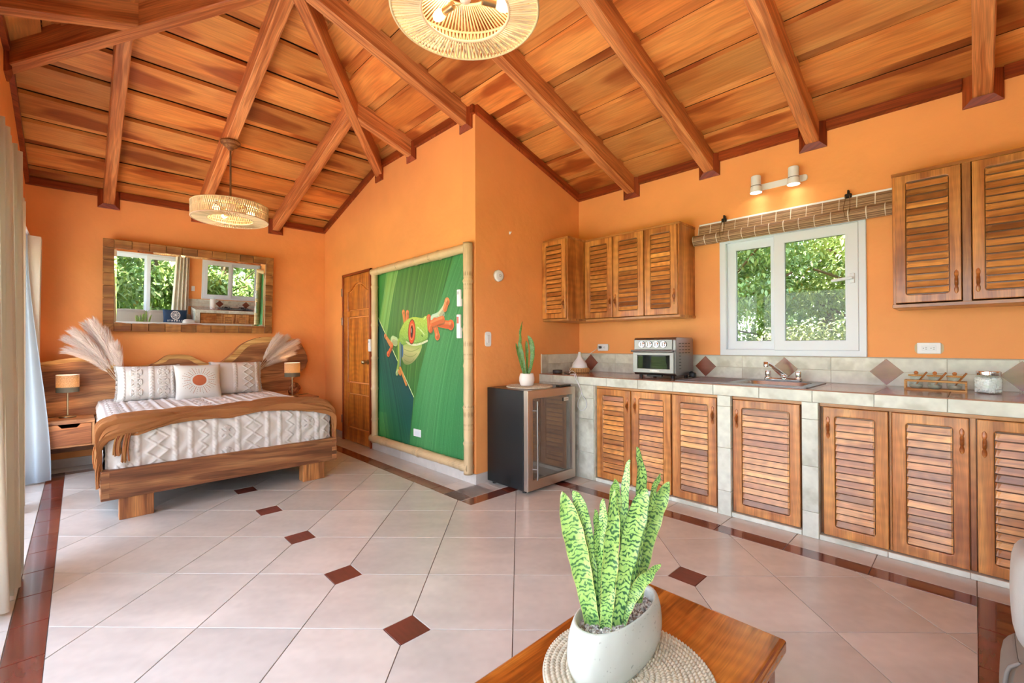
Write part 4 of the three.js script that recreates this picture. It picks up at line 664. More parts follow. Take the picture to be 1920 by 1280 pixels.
    let x = s, yy = y; const lim = MX1 - RAD; if (x > lim) { const al = (x - lim) / (RAD + E); const be = min(al, PI / 2); x = lim + (RAD + E) * sin(be); yy = y - (RAD + E) * (1 - cos(be)) - max(0, al - PI / 2) * (RAD + E); }
    return [x + (x > lim ? fold * 0.5 : 0), yy + abs(fold) * (nzv ? 0.5 : 1), z + (nzv ? nzv * abs(fold) * 0.9 : 0)];
  };
  P('throw_cloth', surf(throwPt, 260, 240, { uvs: [6, 2] }), tm, thr);
  const fr2 = (uEnd, nm) => { const gs = [], rg4 = rng(uEnd ? 8 : 9); for (let i = 0; i < 74; i++) { const v = (i + 0.5) / 74, p = throwPt(uEnd, v), L = 0.11 + 0.05 * rg4(), dz = uEnd ? -1 : 1; gs.push(tube([[p[0], p[1] + 0.008, p[2]], [p[0] + 0.012 * (rg4() - 0.5), p[1] - L * 0.4, p[2] + dz * (0.004 + 0.006 * rg4())], [p[0] + 0.03 * (rg4() - 0.5), p[1] - L, p[2] + dz * 0.006 * rg4()]], 0.0042, { seg: 6, rad: 5, tint: [rr(0.85, 1.1), rr(0.85, 1.08), rr(0.8, 1.05)] })); } P('fringe', gs, tm, thr, { kind: 'stuff', label: nm }); };
  fr2(0, 'fringe on the window side'); fr2(1, 'fringe on the far side');
  // tassels dropped over the foot corner
  { const gs = [], rg5 = rng(31); for (let i = 0; i < 26; i++) { const b = i < 12 ? 0 : 1, zz = (b ? -0.215 : -0.17) - 0.035 * rg5(), y = b ? 0.6 : 0.59, L = b ? 0.19 : 0.13; gs.push(tube([[MX1 - 0.03, y + 0.045, zz - 0.05], [MX1 + 0.018 + 0.006 * rg5(), y - 0.02, zz - 0.012], [MX1 + 0.02 + 0.006 * rg5(), y - L * 0.6, zz], [MX1 + 0.018 + 0.008 * rg5(), y - L - 0.02 * rg5(), zz + 0.016 * (rg5() - 0.5)]], 0.005, { seg: 10, rad: 5, tint: [rr(0.75, 1), rr(0.75, 0.98), rr(0.7, 0.95)] })); } P('tassel', gs, tm, thr, { kind: 'stuff' }); }
}
function sqrt(x) { return Math.sqrt(x); }

// ---------------------------------------------------------------- nightstands, bedside lamps, pampas grass
{
  const ns = (label, z0, z1, yt, yb, x1, slot) => {
    const zc = (z0 + z1) / 2, t = thing('nightstand', label, 'nightstand', [BEDX + 0.13, yb, zc]), x0 = BEDX + 0.132;
    const tp = extr([[x0, -z1], [x1 - 0.01, -z1], [x1, -zc + 0.05], [x1 - 0.008, -zc - 0.06], [x1 + 0.004, -z0], [x0, -z0]], 0.036, { bevel: 0.005, grain: [0, 1, 0] }); tp.rotateX(-PI / 2); tp.translate(0, yt - 0.036, 0);
    tp.attributes.position; P('top_slab', tp, mat.bed, t);
    const lo = min(z0, z1), hi = max(z0, z1);
    P('side_panel', BX(x0, x1 - 0.02, yb, yt - 0.036, lo, lo + 0.02, { grain: [1, 0, 0] }), mat.bed, t); P('side_panel', BX(x0, x1 - 0.02, yb, yt - 0.036, hi - 0.02, hi, { grain: [1, 0, 0] }), mat.bed, t);
    P('bottom_panel', BX(x0, x1 - 0.02, yb - 0.0, yb + 0.018, lo + 0.02, hi - 0.02, { grain: [0, 0, 1] }), mat.bed, t);
    const w = hi - lo, fx = x1 - 0.016, fy0 = yb + 0.02, fy1 = yt - 0.04, c = (lo + hi) / 2;
    const pts = [[-w / 2 + 0.022, fy0], [w / 2 - 0.022, fy0], [w / 2 - 0.022, fy1], [0.075, fy1], [0.05, fy1 - 0.032], [-0.05, fy1 - 0.032], [-0.075, fy1], [-w / 2 + 0.022, fy1]];
    const d = extr(pts, 0.02, { bevel: 0.002, grain: [1, 0.08, 0], tint: [1.1, 0.95, 0.86] }); d.rotateY(PI / 2); d.translate(fx - 0.02, 0, c); P('drawer', d, mat.bed, t);
    P('drawer_box', BX(x0, fx - 0.03, fy0, fy1 - 0.04, lo + 0.024, hi - 0.024, { c: 0 }), mat.cabDark, t);
    return t;
  };
  ns('timber nightstand with a notched drawer below the lamp nearer the curtain', -0.108, 0.232, 0.523, 0.272, -5.745);
  ns('timber nightstand in the corner beyond the bed, mostly hidden by it', -1.725, -2.165, 0.563, 0.35, -5.72);
  const shadeM = new THREE.MeshPhysicalMaterial({ vertexColors: true, map: T.burlap, roughness: 0.95, transmission: 0.5, thickness: 0, side: THREE.DoubleSide });
  const lamp = thing('table_lamp', 'brass table lamp with burlap drum shade on the nightstand by the curtain', 'lamp', [-5.99, 0.523, 0.077], 'bedside lamps'); BASE.delete(lamp);
  P('lamp_base', lathe([[0, 0], [0.06, 0], [0.062, 0.008], [0.06, 0.016], [0.012, 0.021], [0, 0.021]], 32), mat.brass, lamp);
  P('lamp_stem', cyl([0, 0.02, 0], [0, 0.27, 0], 0.0065), mat.brass, lamp);
  const sh = lathe([[0.081, 0.285], [0.081, 0.402], [0.0795, 0.402], [0.0795, 0.285]], 40, { keepUV: true }); { const uv = sh.attributes.uv; for (let i = 0; i < uv.count; i++) uv.setXY(i, uv.getX(i) * 0.5, uv.getY(i) * 0.13); }
  P('lamp_shade', sh, shadeM, lamp); P('shade_band', lathe([[0.0815, 0.24], [0.0815, 0.287], [0.08, 0.287], [0.08, 0.24], [0.0815, 0.24]], 40), M({ color: 0x6f6a5a, roughness: 0.9 }), lamp, { label: 'dark olive band' });
  P('shade_ring', lathe([[0.082, 0.4], [0.082, 0.405], [0.079, 0.405], [0.079, 0.4], [0.082, 0.4]], 40), mat.white, lamp);
  P('shade_spider', [cyl([-0.08, 0.3, 0], [0.08, 0.3, 0], 0.0015), cyl([0, 0.3, -0.08], [0, 0.3, 0.08], 0.0015)], mat.brass, lamp);
  P('lamp_bulb', sph(0, 0.325, 0, 0.028), M({ color: 0xfff1d8, emissive: 0xffc080, emissiveIntensity: 6 }), lamp);
  const pl = new THREE.PointLight(0xffd09c, 0.06, 0, 2); pl.position.set(0, 0.325, 0); pl.castShadow = true; pl.shadow.radius = 1.2; pl.name = 'lamp_light'; lamp.add(pl);
  const l2 = dup(lamp, [-5.86, 0.563, -1.893], 'brass table lamp with burlap drum shade on the far corner nightstand'); l2.scale.set(1.08, 1.04, 1.08);
  const cord = (n, pts, label) => solo(n, tube(pts, 0.003, { rad: 6 }), mat.black, label, 'cord');
  cord('lamp_cord', [[-6.02, 0.527, 0.13], [-6.04, 0.53, 0.17], [-6.03, 0.53, 0.2], [-6.08, 0.528, 0.222]], 'thin black lamp cord lying on the nightstand by the curtain');
  cord('lamp_cord', [[-5.92, 0.568, -1.93], [-5.89, 0.58, -2.02], [-5.9, 0.582, -2.09], [-6.0, 0.567, -2.14]], 'thin black lamp cord on the corner nightstand');

  const pampas = (name, label, base, tips, seed) => {
    const t = thing(name, label, 'pampas grass', base), rg = rng(seed); const pm = new THREE.MeshPhysicalMaterial({ vertexColors: true, color: 0xffffff, roughness: 1, transmission: 0.5, thickness: 0, side: THREE.DoubleSide });
    for (const [tx, ty, tz, bow] of tips) {
      const b = V3(...base), e = V3(tx, ty, tz), mid = b.clone().lerp(e, 0.55).add(V3(0.02, bow, 0)), cv = new THREE.QuadraticBezierCurve3(b, mid, e), T_ = [], C = [];
      const st = tube([b.toArray(), cv.getPoint(0.3).toArray(), cv.getPoint(0.6).toArray(), cv.getPoint(0.9).toArray()], 0.0022, { seg: 10, rad: 5, tint: [0.8, 0.68, 0.5] });
      const N = 1300; for (let i = 0; i < N; i++) {
        const s = 0.3 + 0.7 * Math.pow(rg(), 0.85), p = cv.getPoint(s), d = cv.getTangent(s), k = sin(PI * clamp((s - 0.22) / 0.9)) * 0.8 + 0.25;
        const a = rg() * 2 * PI, n1 = V3(-d.y, d.x, 0).normalize(), n2 = d.clone().cross(n1), L = (0.05 + 0.075 * rg()) * k, out = n1.multiplyScalar(cos(a)).add(n2.multiplyScalar(sin(a)));
        const q1 = p.clone().addScaledVector(d, L * 0.55).addScaledVector(out, L * 0.3), q2_ = p.clone().addScaledVector(d, L * 1.05).addScaledVector(out, L * 0.42).add(V3(0, -0.012 * rg(), 0)), w = V3(rg() - 0.5, rg() - 0.5, rg() - 0.5).normalize().multiplyScalar(0.0014);
        const c = 0.72 + 0.3 * rg(), col = [min(1, c * 1.05), c * 0.93, c * 0.87]; T_.push([p.clone().sub(w), p.clone().add(w), q1.clone().add(w)], [p.clone().sub(w), q1.clone().add(w), q1.clone().sub(w)], [q1.clone().sub(w), q1.clone().add(w), q2_]);
        for (let m = 0; m < 9; m++) C.push(...col);
      }
      const g = fromTris(T_); g.setAttribute('color', new THREE.Float32BufferAttribute(C, 3)); P('plume', fin(g), pm, t); P('stem', st, pm, t);
    }
  };
  pampas('pampas_bunch', 'bunch of pale pink pampas plumes fanning left above the headboard', [-5.93, 0.74, -0.335], [[-5.9, 1.15, 0.07, 0.16], [-5.92, 1.26, 0.075, 0.14], [-5.86, 1.33, 0.03, 0.13], [-5.94, 1.4, -0.05, 0.1], [-5.88, 1.43, -0.1, 0.09], [-5.9, 1.34, -0.18, 0.08], [-5.86, 1.2, -0.255, 0.05], [-5.94, 1.28, -0.0, 0.12]], 3);
  pampas('pampas_bunch', 'small bunch of pale pampas plumes leaning right over the burl', [-5.92, 0.86, -1.5], [[-5.88, 1.3, -1.74, 0.05], [-5.92, 1.29, -1.84, 0.06], [-5.9, 1.24, -1.95, 0.08], [-6.0, 1.17, -1.97, 0.08], [-5.98, 1.1, -1.92, 0.07], [-5.92, 1.2, -1.86, 0.07], [-6.0, 1.03, -1.82, 0.06]], 4);
}

// ---------------------------------------------------------------- louvred doors and cabinets
const dark = [[0.62, 0.56, 0.52], [0.78, 0.74, 0.7]], mid = [[0.95, 0.93, 0.9], [1.05, 1.02, 1], [1.12, 1.1, 1.05], [1.0, 0.95, 0.92]], pale = [[1.36, 1.42, 1.4]];
const slatTint = () => { const r = R(); return r < 0.16 ? dark[floor(R() * 2)] : r < 0.9 ? mid[floor(R() * 4)] : pale[0]; };
const slatVar = [0, 1, 2, 3, 4].map(() => null);
// door in local coordinates: x 0..w, y 0..h, back at z = 0
function louvreDoor(parent, x, y, z, w, h, { hand = 1, hy = 0.8, hl = 0.135, n = 16, st = 0.07, gold = [1, 1, 1], tone = [1, 1, 1] } = {}) {
  const d = sub('door', parent, [x, y, z]); const a = st, b = w - st, y0 = st * 0.95, y1 = h - st * 0.9;
  P('door_frame', extr(rectPts(0.0015, w - 0.0015, 0.0015, h - 0.0015), 0.024, { holes: [rrect(a, b, y0, y1, 0.018, THREE.Path)], bevel: 0.004, seg: 2, grain: [0, 1, 0], tint: gold, curve: 4 }), mat.cab, d);
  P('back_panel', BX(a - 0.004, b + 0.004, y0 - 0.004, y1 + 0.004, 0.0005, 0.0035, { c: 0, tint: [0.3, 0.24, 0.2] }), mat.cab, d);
  const ph = (y1 - y0 - 0.01) / n;
  for (let i = 0; i < n; i++) {
    const sw = b - a - 0.006, yc = y0 + 0.005 + ph * (i + 0.5);
    // slat: full face, lower edge stands proud and is scooped away towards its ends
    const T_ = [], hh = ph * 1.04, N = 6, tt = slatTint().map((q, i) => q * tone[i]);
    const prof = (t) => { const e = (min(t, 1 - t) + 0.004) / 0.1; return e < 1 ? sqrt(1 - (1 - e) ** 2) : 1; };
    for (let k = 0; k < N; k++) { const us = [0, 0.04, 0.12, 0.5, 0.88, 0.96, 1], u0 = us[k], u1 = us[k + 1], X0 = a + 0.003 + u0 * sw, X1 = a + 0.003 + u1 * sw, f0 = 0.0205 + 0.001 * prof(u0), f1 = 0.0205 + 0.001 * prof(u1), g0 = 0.0145 + 0.0058 * (1 - prof(u0)), g1 = 0.0145 + 0.0058 * (1 - prof(u1)), yb = yc - hh / 2 + 0.0035, yt = yc + hh / 2 - 0.0005, t0 = yt - 0.0062 * prof(u0), t1 = yt - 0.0062 * prof(u1);
      const p = [X0, yb, f0], q = [X1, yb, f1], r = [X1, t1, g1], s = [X0, t0, g0], p2 = [X0, yb - 0.0015, f0 - 0.004], q2_ = [X1, yb - 0.0015, f1 - 0.004], pb = [X0, yb - 0.0, 0.005], qb = [X1, yb, 0.005];
      T_.push([p, q, r], [p, r, s], [p2, q2_, q], [p2, q, p], [pb, qb, q2_], [pb, q2_, p2], [s, r, [X1, t1 - 0.001, 0.004]], [s, [X1, t1 - 0.001, 0.004], [X0, t0 - 0.001, 0.004]]); }
    P('slat', fin(fromTris(T_), { grain: [1, 0, 0], tint: tt, off: [rr(0, 6), rr(0, 6)] }), mat.cab, d);
  }
  // carved wooden pull: waisted bar with a raised middle
  const hx = hand > 0 ? w - st * 0.45 : st * 0.45, hyc = h * hy, pr = []; const NN = 22;
  for (let i = 0; i <= NN; i++) { const t = i / NN, q = abs(t - 0.5) * 2; pr.push([t, 0.0085 * (q < 0.3 ? 1 : q < 0.75 ? lerp(0.62, 1.15, sstep(0.3, 0.62, q)) : sqrt(max(0, 1 - ((q - 0.62) / 0.38) ** 2)) * 1.15), 0.006 + 0.021 * Math.exp(-((q / 0.32) ** 2)) + 0.005 * (1 - q)]); }
  P('handle', surf((u, v) => { const k = v * NN, i = min(NN - 1, floor(k)), f = k - i, A = pr[i], C = pr[i + 1], ww = lerp(A[1], C[1], f), dz = lerp(A[2], C[2], f), an = u * PI; return [hx + ww * cos(an) * -1, hyc + (v - 0.5) * hl, 0.022 + dz * Math.pow(sin(an), 0.6)]; }, 10, 40, { tint: [0.86, 0.62, 0.42], uvs: [0.02, 0.14] }), mat.cab, d);
  return d;
}
// wall cupboards -------------------------------------------------
{
  const y0 = 1.425, y1 = 2.222;
  const carcass = (t, x0, x1, z0, z1, y0_, y1_) => { // open box of boards; fronts face +z at z1
    const g = [0, 1, 0];
    const sd = { grain: g, c: 0.003, tint: [0.86, 0.66, 0.46] }; P('side_panel', BX(x0, x0 + 0.018, y0_, y1_, z0, z1, sd), mat.cab, t); P('side_panel', BX(x1 - 0.018, x1, y0_, y1_, z0, z1, sd), mat.cab, t);
    P('top_panel', BX(x0 - 0.003, x1 + 0.006, y1_ - 0.018, y1_ + 0.002, z0, z1 + 0.004, { grain: [1, 0, 0], c: 0.002, tint: [0.8, 0.7, 0.62] }), mat.cab, t);
    P('bottom_panel', BX(x0 - 0.002, x1 + 0.005, y0_ - 0.002, y0_ + 0.02, z0, z1 + 0.004, { grain: [1, 0, 0], c: 0.002, tint: [0.8, 0.72, 0.66] }), mat.cab, t);
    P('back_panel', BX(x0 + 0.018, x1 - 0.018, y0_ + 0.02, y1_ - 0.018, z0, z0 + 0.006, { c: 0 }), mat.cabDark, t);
  };
  const a = thing('wall_cupboard', 'narrow louvred wall cupboard in the corner, plain side to the right', 'cupboard', [-2.825, y0, -3.6]);
  carcass(a, -2.978, -2.672, -3.898, -3.318, y0, y1); { const gold = [1.05, 1, 0.92]; const d = sub('door_holder', a); a.remove(d); }
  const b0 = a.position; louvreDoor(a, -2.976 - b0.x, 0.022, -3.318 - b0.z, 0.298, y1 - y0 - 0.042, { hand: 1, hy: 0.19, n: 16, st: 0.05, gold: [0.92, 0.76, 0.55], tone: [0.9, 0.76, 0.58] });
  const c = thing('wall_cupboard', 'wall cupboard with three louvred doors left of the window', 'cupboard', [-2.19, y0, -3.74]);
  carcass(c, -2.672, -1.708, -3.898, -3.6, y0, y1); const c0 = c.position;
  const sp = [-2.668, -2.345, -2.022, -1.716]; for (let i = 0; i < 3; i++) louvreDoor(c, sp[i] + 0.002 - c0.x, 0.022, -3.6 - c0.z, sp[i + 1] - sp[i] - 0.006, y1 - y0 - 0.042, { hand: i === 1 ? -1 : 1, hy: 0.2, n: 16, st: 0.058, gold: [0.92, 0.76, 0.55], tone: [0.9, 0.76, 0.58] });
  const e = thing('wall_cupboard', 'wall cupboard with louvred doors right of the window above the white socket', 'cupboard', [0.3, y0, -3.74]);
  carcass(e, -0.345, 0.94, -3.898, -3.575, y0 - 0.012, y1 + 0.005); const e0 = e.position;
  P('centre_post', BX(-0.045, -0.008, y0, y1, -3.6, -3.574, { grain: [0, 1, 0], tint: [0.72, 0.66, 0.62] }), mat.cab, e);
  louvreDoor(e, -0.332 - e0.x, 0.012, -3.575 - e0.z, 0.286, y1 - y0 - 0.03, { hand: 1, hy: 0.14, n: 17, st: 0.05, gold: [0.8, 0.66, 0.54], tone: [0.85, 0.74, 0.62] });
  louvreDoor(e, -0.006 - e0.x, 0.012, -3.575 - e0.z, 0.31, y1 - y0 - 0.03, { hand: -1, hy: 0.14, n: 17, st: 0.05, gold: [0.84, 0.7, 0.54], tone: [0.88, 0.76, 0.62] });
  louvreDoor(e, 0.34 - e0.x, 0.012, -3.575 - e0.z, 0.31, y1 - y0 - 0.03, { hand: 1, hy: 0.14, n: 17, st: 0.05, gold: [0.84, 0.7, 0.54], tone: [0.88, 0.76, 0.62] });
}
// tiled counter ---------------------------------------------------
const CT = 0.913, CF = -3.25;
{
  const t = thing('kitchen_counter', 'long kitchen counter faced in pale stone tile with a brown tiled top', 'counter', [-1.0, 0, -3.57]);
  P('core', [BX(-2.978, -1.215, 0.835, CT - 0.009, -3.898, CF - 0.009, { c: 0 }), BX(-0.775, BACKX - 0.002, 0.835, CT - 0.009, -3.898, CF - 0.009, { c: 0 }), BX(-1.215, -0.775, 0.835, CT - 0.009, -3.365, CF - 0.009, { c: 0 }), BX(-1.215, -0.775, 0.835, CT - 0.009, -3.898, -3.735, { c: 0 }), BX(-1.215, -0.775, 0.835, 0.845, -3.735, -3.365, { c: 0 }), BX(-2.978, -2.33, 0.0, 0.836, -3.898, CF - 0.009, { c: 0 }), BX(-1.272, -1.19, 0, 0.836, -3.898, CF - 0.009, { c: 0 }), BX(-0.757, -0.677, 0, 0.836, -3.898, CF - 0.009, { c: 0 }), BX(-2.33, BACKX - 0.002, 0, 0.03, -3.898, CF - 0.014, { c: 0 }), BX(-2.33, BACKX - 0.002, 0.03, 0.835, -3.898, -3.86, { c: 0 })], mat.groutLight, t);
  const k = () => { const q = rr(0.96, 1.04); return { c: 0.0015, tint: [q * 1.05, q * 1.07, q * 1.07], off: [rr(0, 3), rr(0, 3)] }; }, g = 0.0012;
  // front edge tiles, joints at every 0.3 m
  for (let x = -2.8; x < BACKX; x += 0.3) P('edge_tile', BX(max(x - 0.3, -2.978) + g, min(x, BACKX) - g, 0.837, CT - 0.006, CF - 0.009, CF, k()), mat.stone, t);
  // top tiles
  for (let x = -3.1; x < BACKX; x += 0.3) for (const [z0, z1] of [[CF - 0.02, -3.56], [-3.56, -3.872]]) { const a = max(x, -2.977), b = min(x + 0.3, BACKX - 0.003); if (b - a > 0.02) { for (const [p, q, m, n] of [[a, min(b, -1.215), z0, z1], [max(a, -0.775), b, z0, z1], [max(a, -1.215), min(b, -0.775), z0, max(z1, -3.365)], [max(a, -1.215), min(b, -0.775), min(z0, -3.735), z1]]) if (q - p > 0.006 && m - n > 0.006) P('top_tile', BX(p + g, q - g, CT - 0.009, CT, n + g, m - g, k()), mat.topTile, t); } }
  P('front_nosing', BX(-2.977, BACKX - 0.003, CT - 0.008, CT, CF - 0.0195, CF + 0.001, { c: 0.003 }), mat.topTile, t);
  // pillars
  const col = (x0, x1, ys) => { for (let i = 0; i < ys.length - 1; i++) { P('pillar_tile', BX(x0 + g, x1 - g, ys[i] + g, ys[i + 1] - g, CF - 0.009, CF - 0.0005, k()), mat.stone, t); P('pillar_tile', BX(x1 - 0.009, x1, ys[i] + g, ys[i + 1] - g, CF - 0.06, CF - 0.0105, k()), mat.stone, t); } };
  col(-2.33 + 0.0, -2.322, [0, 0.12, 0.4, 0.65, 0.835]); for (let i = 0; i < 4; i++) { const ys = [0, 0.24, 0.535, 0.72, 0.835]; P('pillar_tile', BX(-2.5 + g, -2.333, ys[i] + g, ys[i + 1] - g, CF - 0.009, CF, k()), mat.stone, t); P('pillar_tile', BX(-2.78, -2.5 - g, ys[i] + g, ys[i + 1] - g, CF - 0.009, CF, k()), mat.stone, t); P('pillar_tile', BX(-2.978, -2.78 - g, ys[i] + g, ys[i + 1] - g, CF - 0.009, CF, k()), mat.stone, t); }
  col(-1.272, -1.182, [0, 0.17, 0.47, 0.76, 0.835]); col(-0.757, -0.669, [0, 0.16, 0.44, 0.73, 0.835]);
  // toe plinth tiles under the doors
  for (const [a, b] of [[-2.318, -1.275], [-1.18, -0.76], [-0.667, 0.3]]) { const n = Math.round((b - a) / 0.35); for (let i = 0; i < n; i++) P('plinth_tile', BX(a + (b - a) * i / n + g, a + (b - a) * (i + 1) / n - g, 0.001, 0.031, CF - 0.014, CF - 0.004, { ...k(), tint: [1.12, 1.13, 1.14] }), mat.stone, t); }
}
// lower cupboards between the pillars --------------------------------
{
  const z = -3.3, y0 = 0.033, h = 0.78, A = [1.05, 0.88, 0.62], Bt = [1.0, 0.86, 0.76];
  const unit = (label, x0, x1, doors, top = 0.832) => {
    const t = thing('base_cupboard', label, 'cupboard', [(x0 + x1) / 2, y0, -3.5]); const b = t.position;
    P('face_frame', [BX(x0, x1, y0 + h, top, z - 0.03, z + 0.018, { grain: [1, 0, 0], tint: [0.84, 0.74, 0.66] })], mat.cab, t);
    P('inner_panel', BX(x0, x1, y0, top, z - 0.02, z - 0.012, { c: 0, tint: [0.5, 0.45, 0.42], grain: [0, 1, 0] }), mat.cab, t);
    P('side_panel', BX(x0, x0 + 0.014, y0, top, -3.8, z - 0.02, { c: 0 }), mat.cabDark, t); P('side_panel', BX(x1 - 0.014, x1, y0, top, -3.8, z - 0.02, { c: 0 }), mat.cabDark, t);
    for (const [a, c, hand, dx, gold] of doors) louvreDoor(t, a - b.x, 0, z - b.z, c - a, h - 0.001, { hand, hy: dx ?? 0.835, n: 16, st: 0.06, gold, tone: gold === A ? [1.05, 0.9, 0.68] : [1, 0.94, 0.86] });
    for (const [a, c, hand, hy, gold, post] of doors) if (post) P('post', BX(c + 0.001, post, y0, top, z - 0.012, z + 0.008, { grain: [0, 1, 0], tint: [0.78, 0.68, 0.64] }), mat.cab, t);
  };
  const C = [1.0, 0.88, 0.72];
  unit('base cupboard with three golden louvred doors next to the drinks fridge', -2.321, -1.274, [[-2.318, -1.985, 1, 0.84, A, -1.968], [-1.967, -1.632, -1, 0.845, A, -1.62], [-1.619, -1.288, 1, 0.835, Bt]]);
  unit('base cupboard with a single louvred door between two tiled pillars', -1.181, -0.758, [[-1.178, -0.77, -1, 0.83, Bt]], 0.834);
  unit('base cupboard with louvred doors at the sofa end of the counter', -0.668, 0.345, [[-0.651, -0.341, -1, 0.84, C, -0.328], [-0.327, -0.022, 1, 0.845, Bt, 0.002], [0.004, 0.318, -1, 0.84, C]], 0.834);
}
// backsplash along the kitchen wall and its return on the step wall ------
{
  const s = struct('trim_6'), k = () => { const q = rr(0.96, 1.04); return { c: 0.0015, tint: [q, q, q], off: [rr(0, 3), rr(0, 3)] }; }, g = 0.0012, y0 = CT + 0.001, y1 = 1.099, ym = 1.006;
  for (let x = -2.82 - 0.3; x < BACKX; x += 0.3) { const a = max(x, STEPX + 0.012), b = min(x + 0.3, BACKX - 0.014); if (b - a < 0.02) continue; for (const [p, q] of [[y0, ym], [ym, y1]]) P('backsplash_tile', BX(a + g, b - g, p + g, q - g, KITZ, KITZ + 0.012, k()), mat.stone, s); }
  P('grout_bed', [BX(STEPX + 0.01, BACKX, CT - 0.01, y1 - 0.001, KITZ, KITZ + 0.0105, { c: 0 }), BX(STEPX, STEPX + 0.0105, CT - 0.01, y1 - 0.001, -3.89, -3.286, { c: 0 })], mat.groutLight, s);
  P('backsplash_cap', BX(STEPX, BACKX, y1, y1 + 0.005, KITZ, KITZ + 0.013, { c: 0.001 }), mat.groutLight, s);
  for (const [z0, z1] of [[-3.89, -3.68], [-3.68, -3.38], [-3.38, -3.285]]) for (const [p, q] of [[y0, ym], [ym, y1]]) P('backsplash_tile', BX(STEPX, STEPX + 0.012, p + g, q - g, z0 + g, z1 - g, k()), mat.stone, s);
  P('backsplash_cap', BX(STEPX, STEPX + 0.014, y0, y1 + 0.004, -3.285, -3.277, { c: 0.001, tint: [1.15, 1.15, 1.15] }), mat.groutLight, s);
  for (let i = 0; i < 6; i++) { const x = -2.82 + 0.602 * i; const q = extr([[x, 0.918], [x + 0.088, ym], [x, 1.093], [x - 0.088, ym]], 0.0035, { bevel: 0.0008, grain: [1, 0, 0] }); q.translate(0, 0, KITZ + 0.0115); P('diamond_tile', q, mat.mauve, s); }
}
// sockets, plugs ---------------------------------------------------
{
  const outlet = (name, label, x0, x1, y0, y1) => {
    const t = thing(name, label, 'socket', [(x0 + x1) / 2, (y0 + y1) / 2, KITZ]), z = KITZ, cx = (x0 + x1) / 2, cy = (y0 + y1) / 2;
    P('wall_box_rim', extr(rrect(x0 - 0.012, x1 + 0.012, y0 - 0.001, y1 + 0.001, 0.03), 0.003, { curve: 6 }).translate(0, 0, z), M({ color: 0xd6c39c, roughness: 0.8 }), t);
    P('plate', BX(x0, x1, y0, y1, z + 0.002, z + 0.009, { c: 0.003 }), mat.plastic, t);
    const f = P('face', BX(cx - 0.034, cx + 0.034, cy - 0.017, cy + 0.017, z + 0.009, z + 0.011, { c: 0.001, tint: [0.94, 0.96, 0.97] }), mat.plastic, t);
    const hs = []; for (const d of [-0.018, 0.018]) { hs.push(BX(cx + d + 0.001, cx + d + 0.009, cy + 0.004, cy + 0.006, z + 0.011, z + 0.0114, { c: 0 }), BX(cx + d + 0.001, cx + d + 0.009, cy - 0.006, cy - 0.004, z + 0.011, z + 0.0114, { c: 0 }), cyl([cx + d - 0.008, cy, z + 0.0105], [cx + d - 0.008, cy, z + 0.0114], 0.0026, 0.0026, { rad: 8 })); }
    P('slots', hs, mat.black, f); return t;
  };
  outlet('wall_socket', 'white double socket above the spice jars, orange wall', -0.259, -0.146, 1.13, 1.2);
  outlet('wall_socket', 'white double socket with a plug in it, above the oil diffuser', -2.735, -2.612, 1.13, 1.2);
}
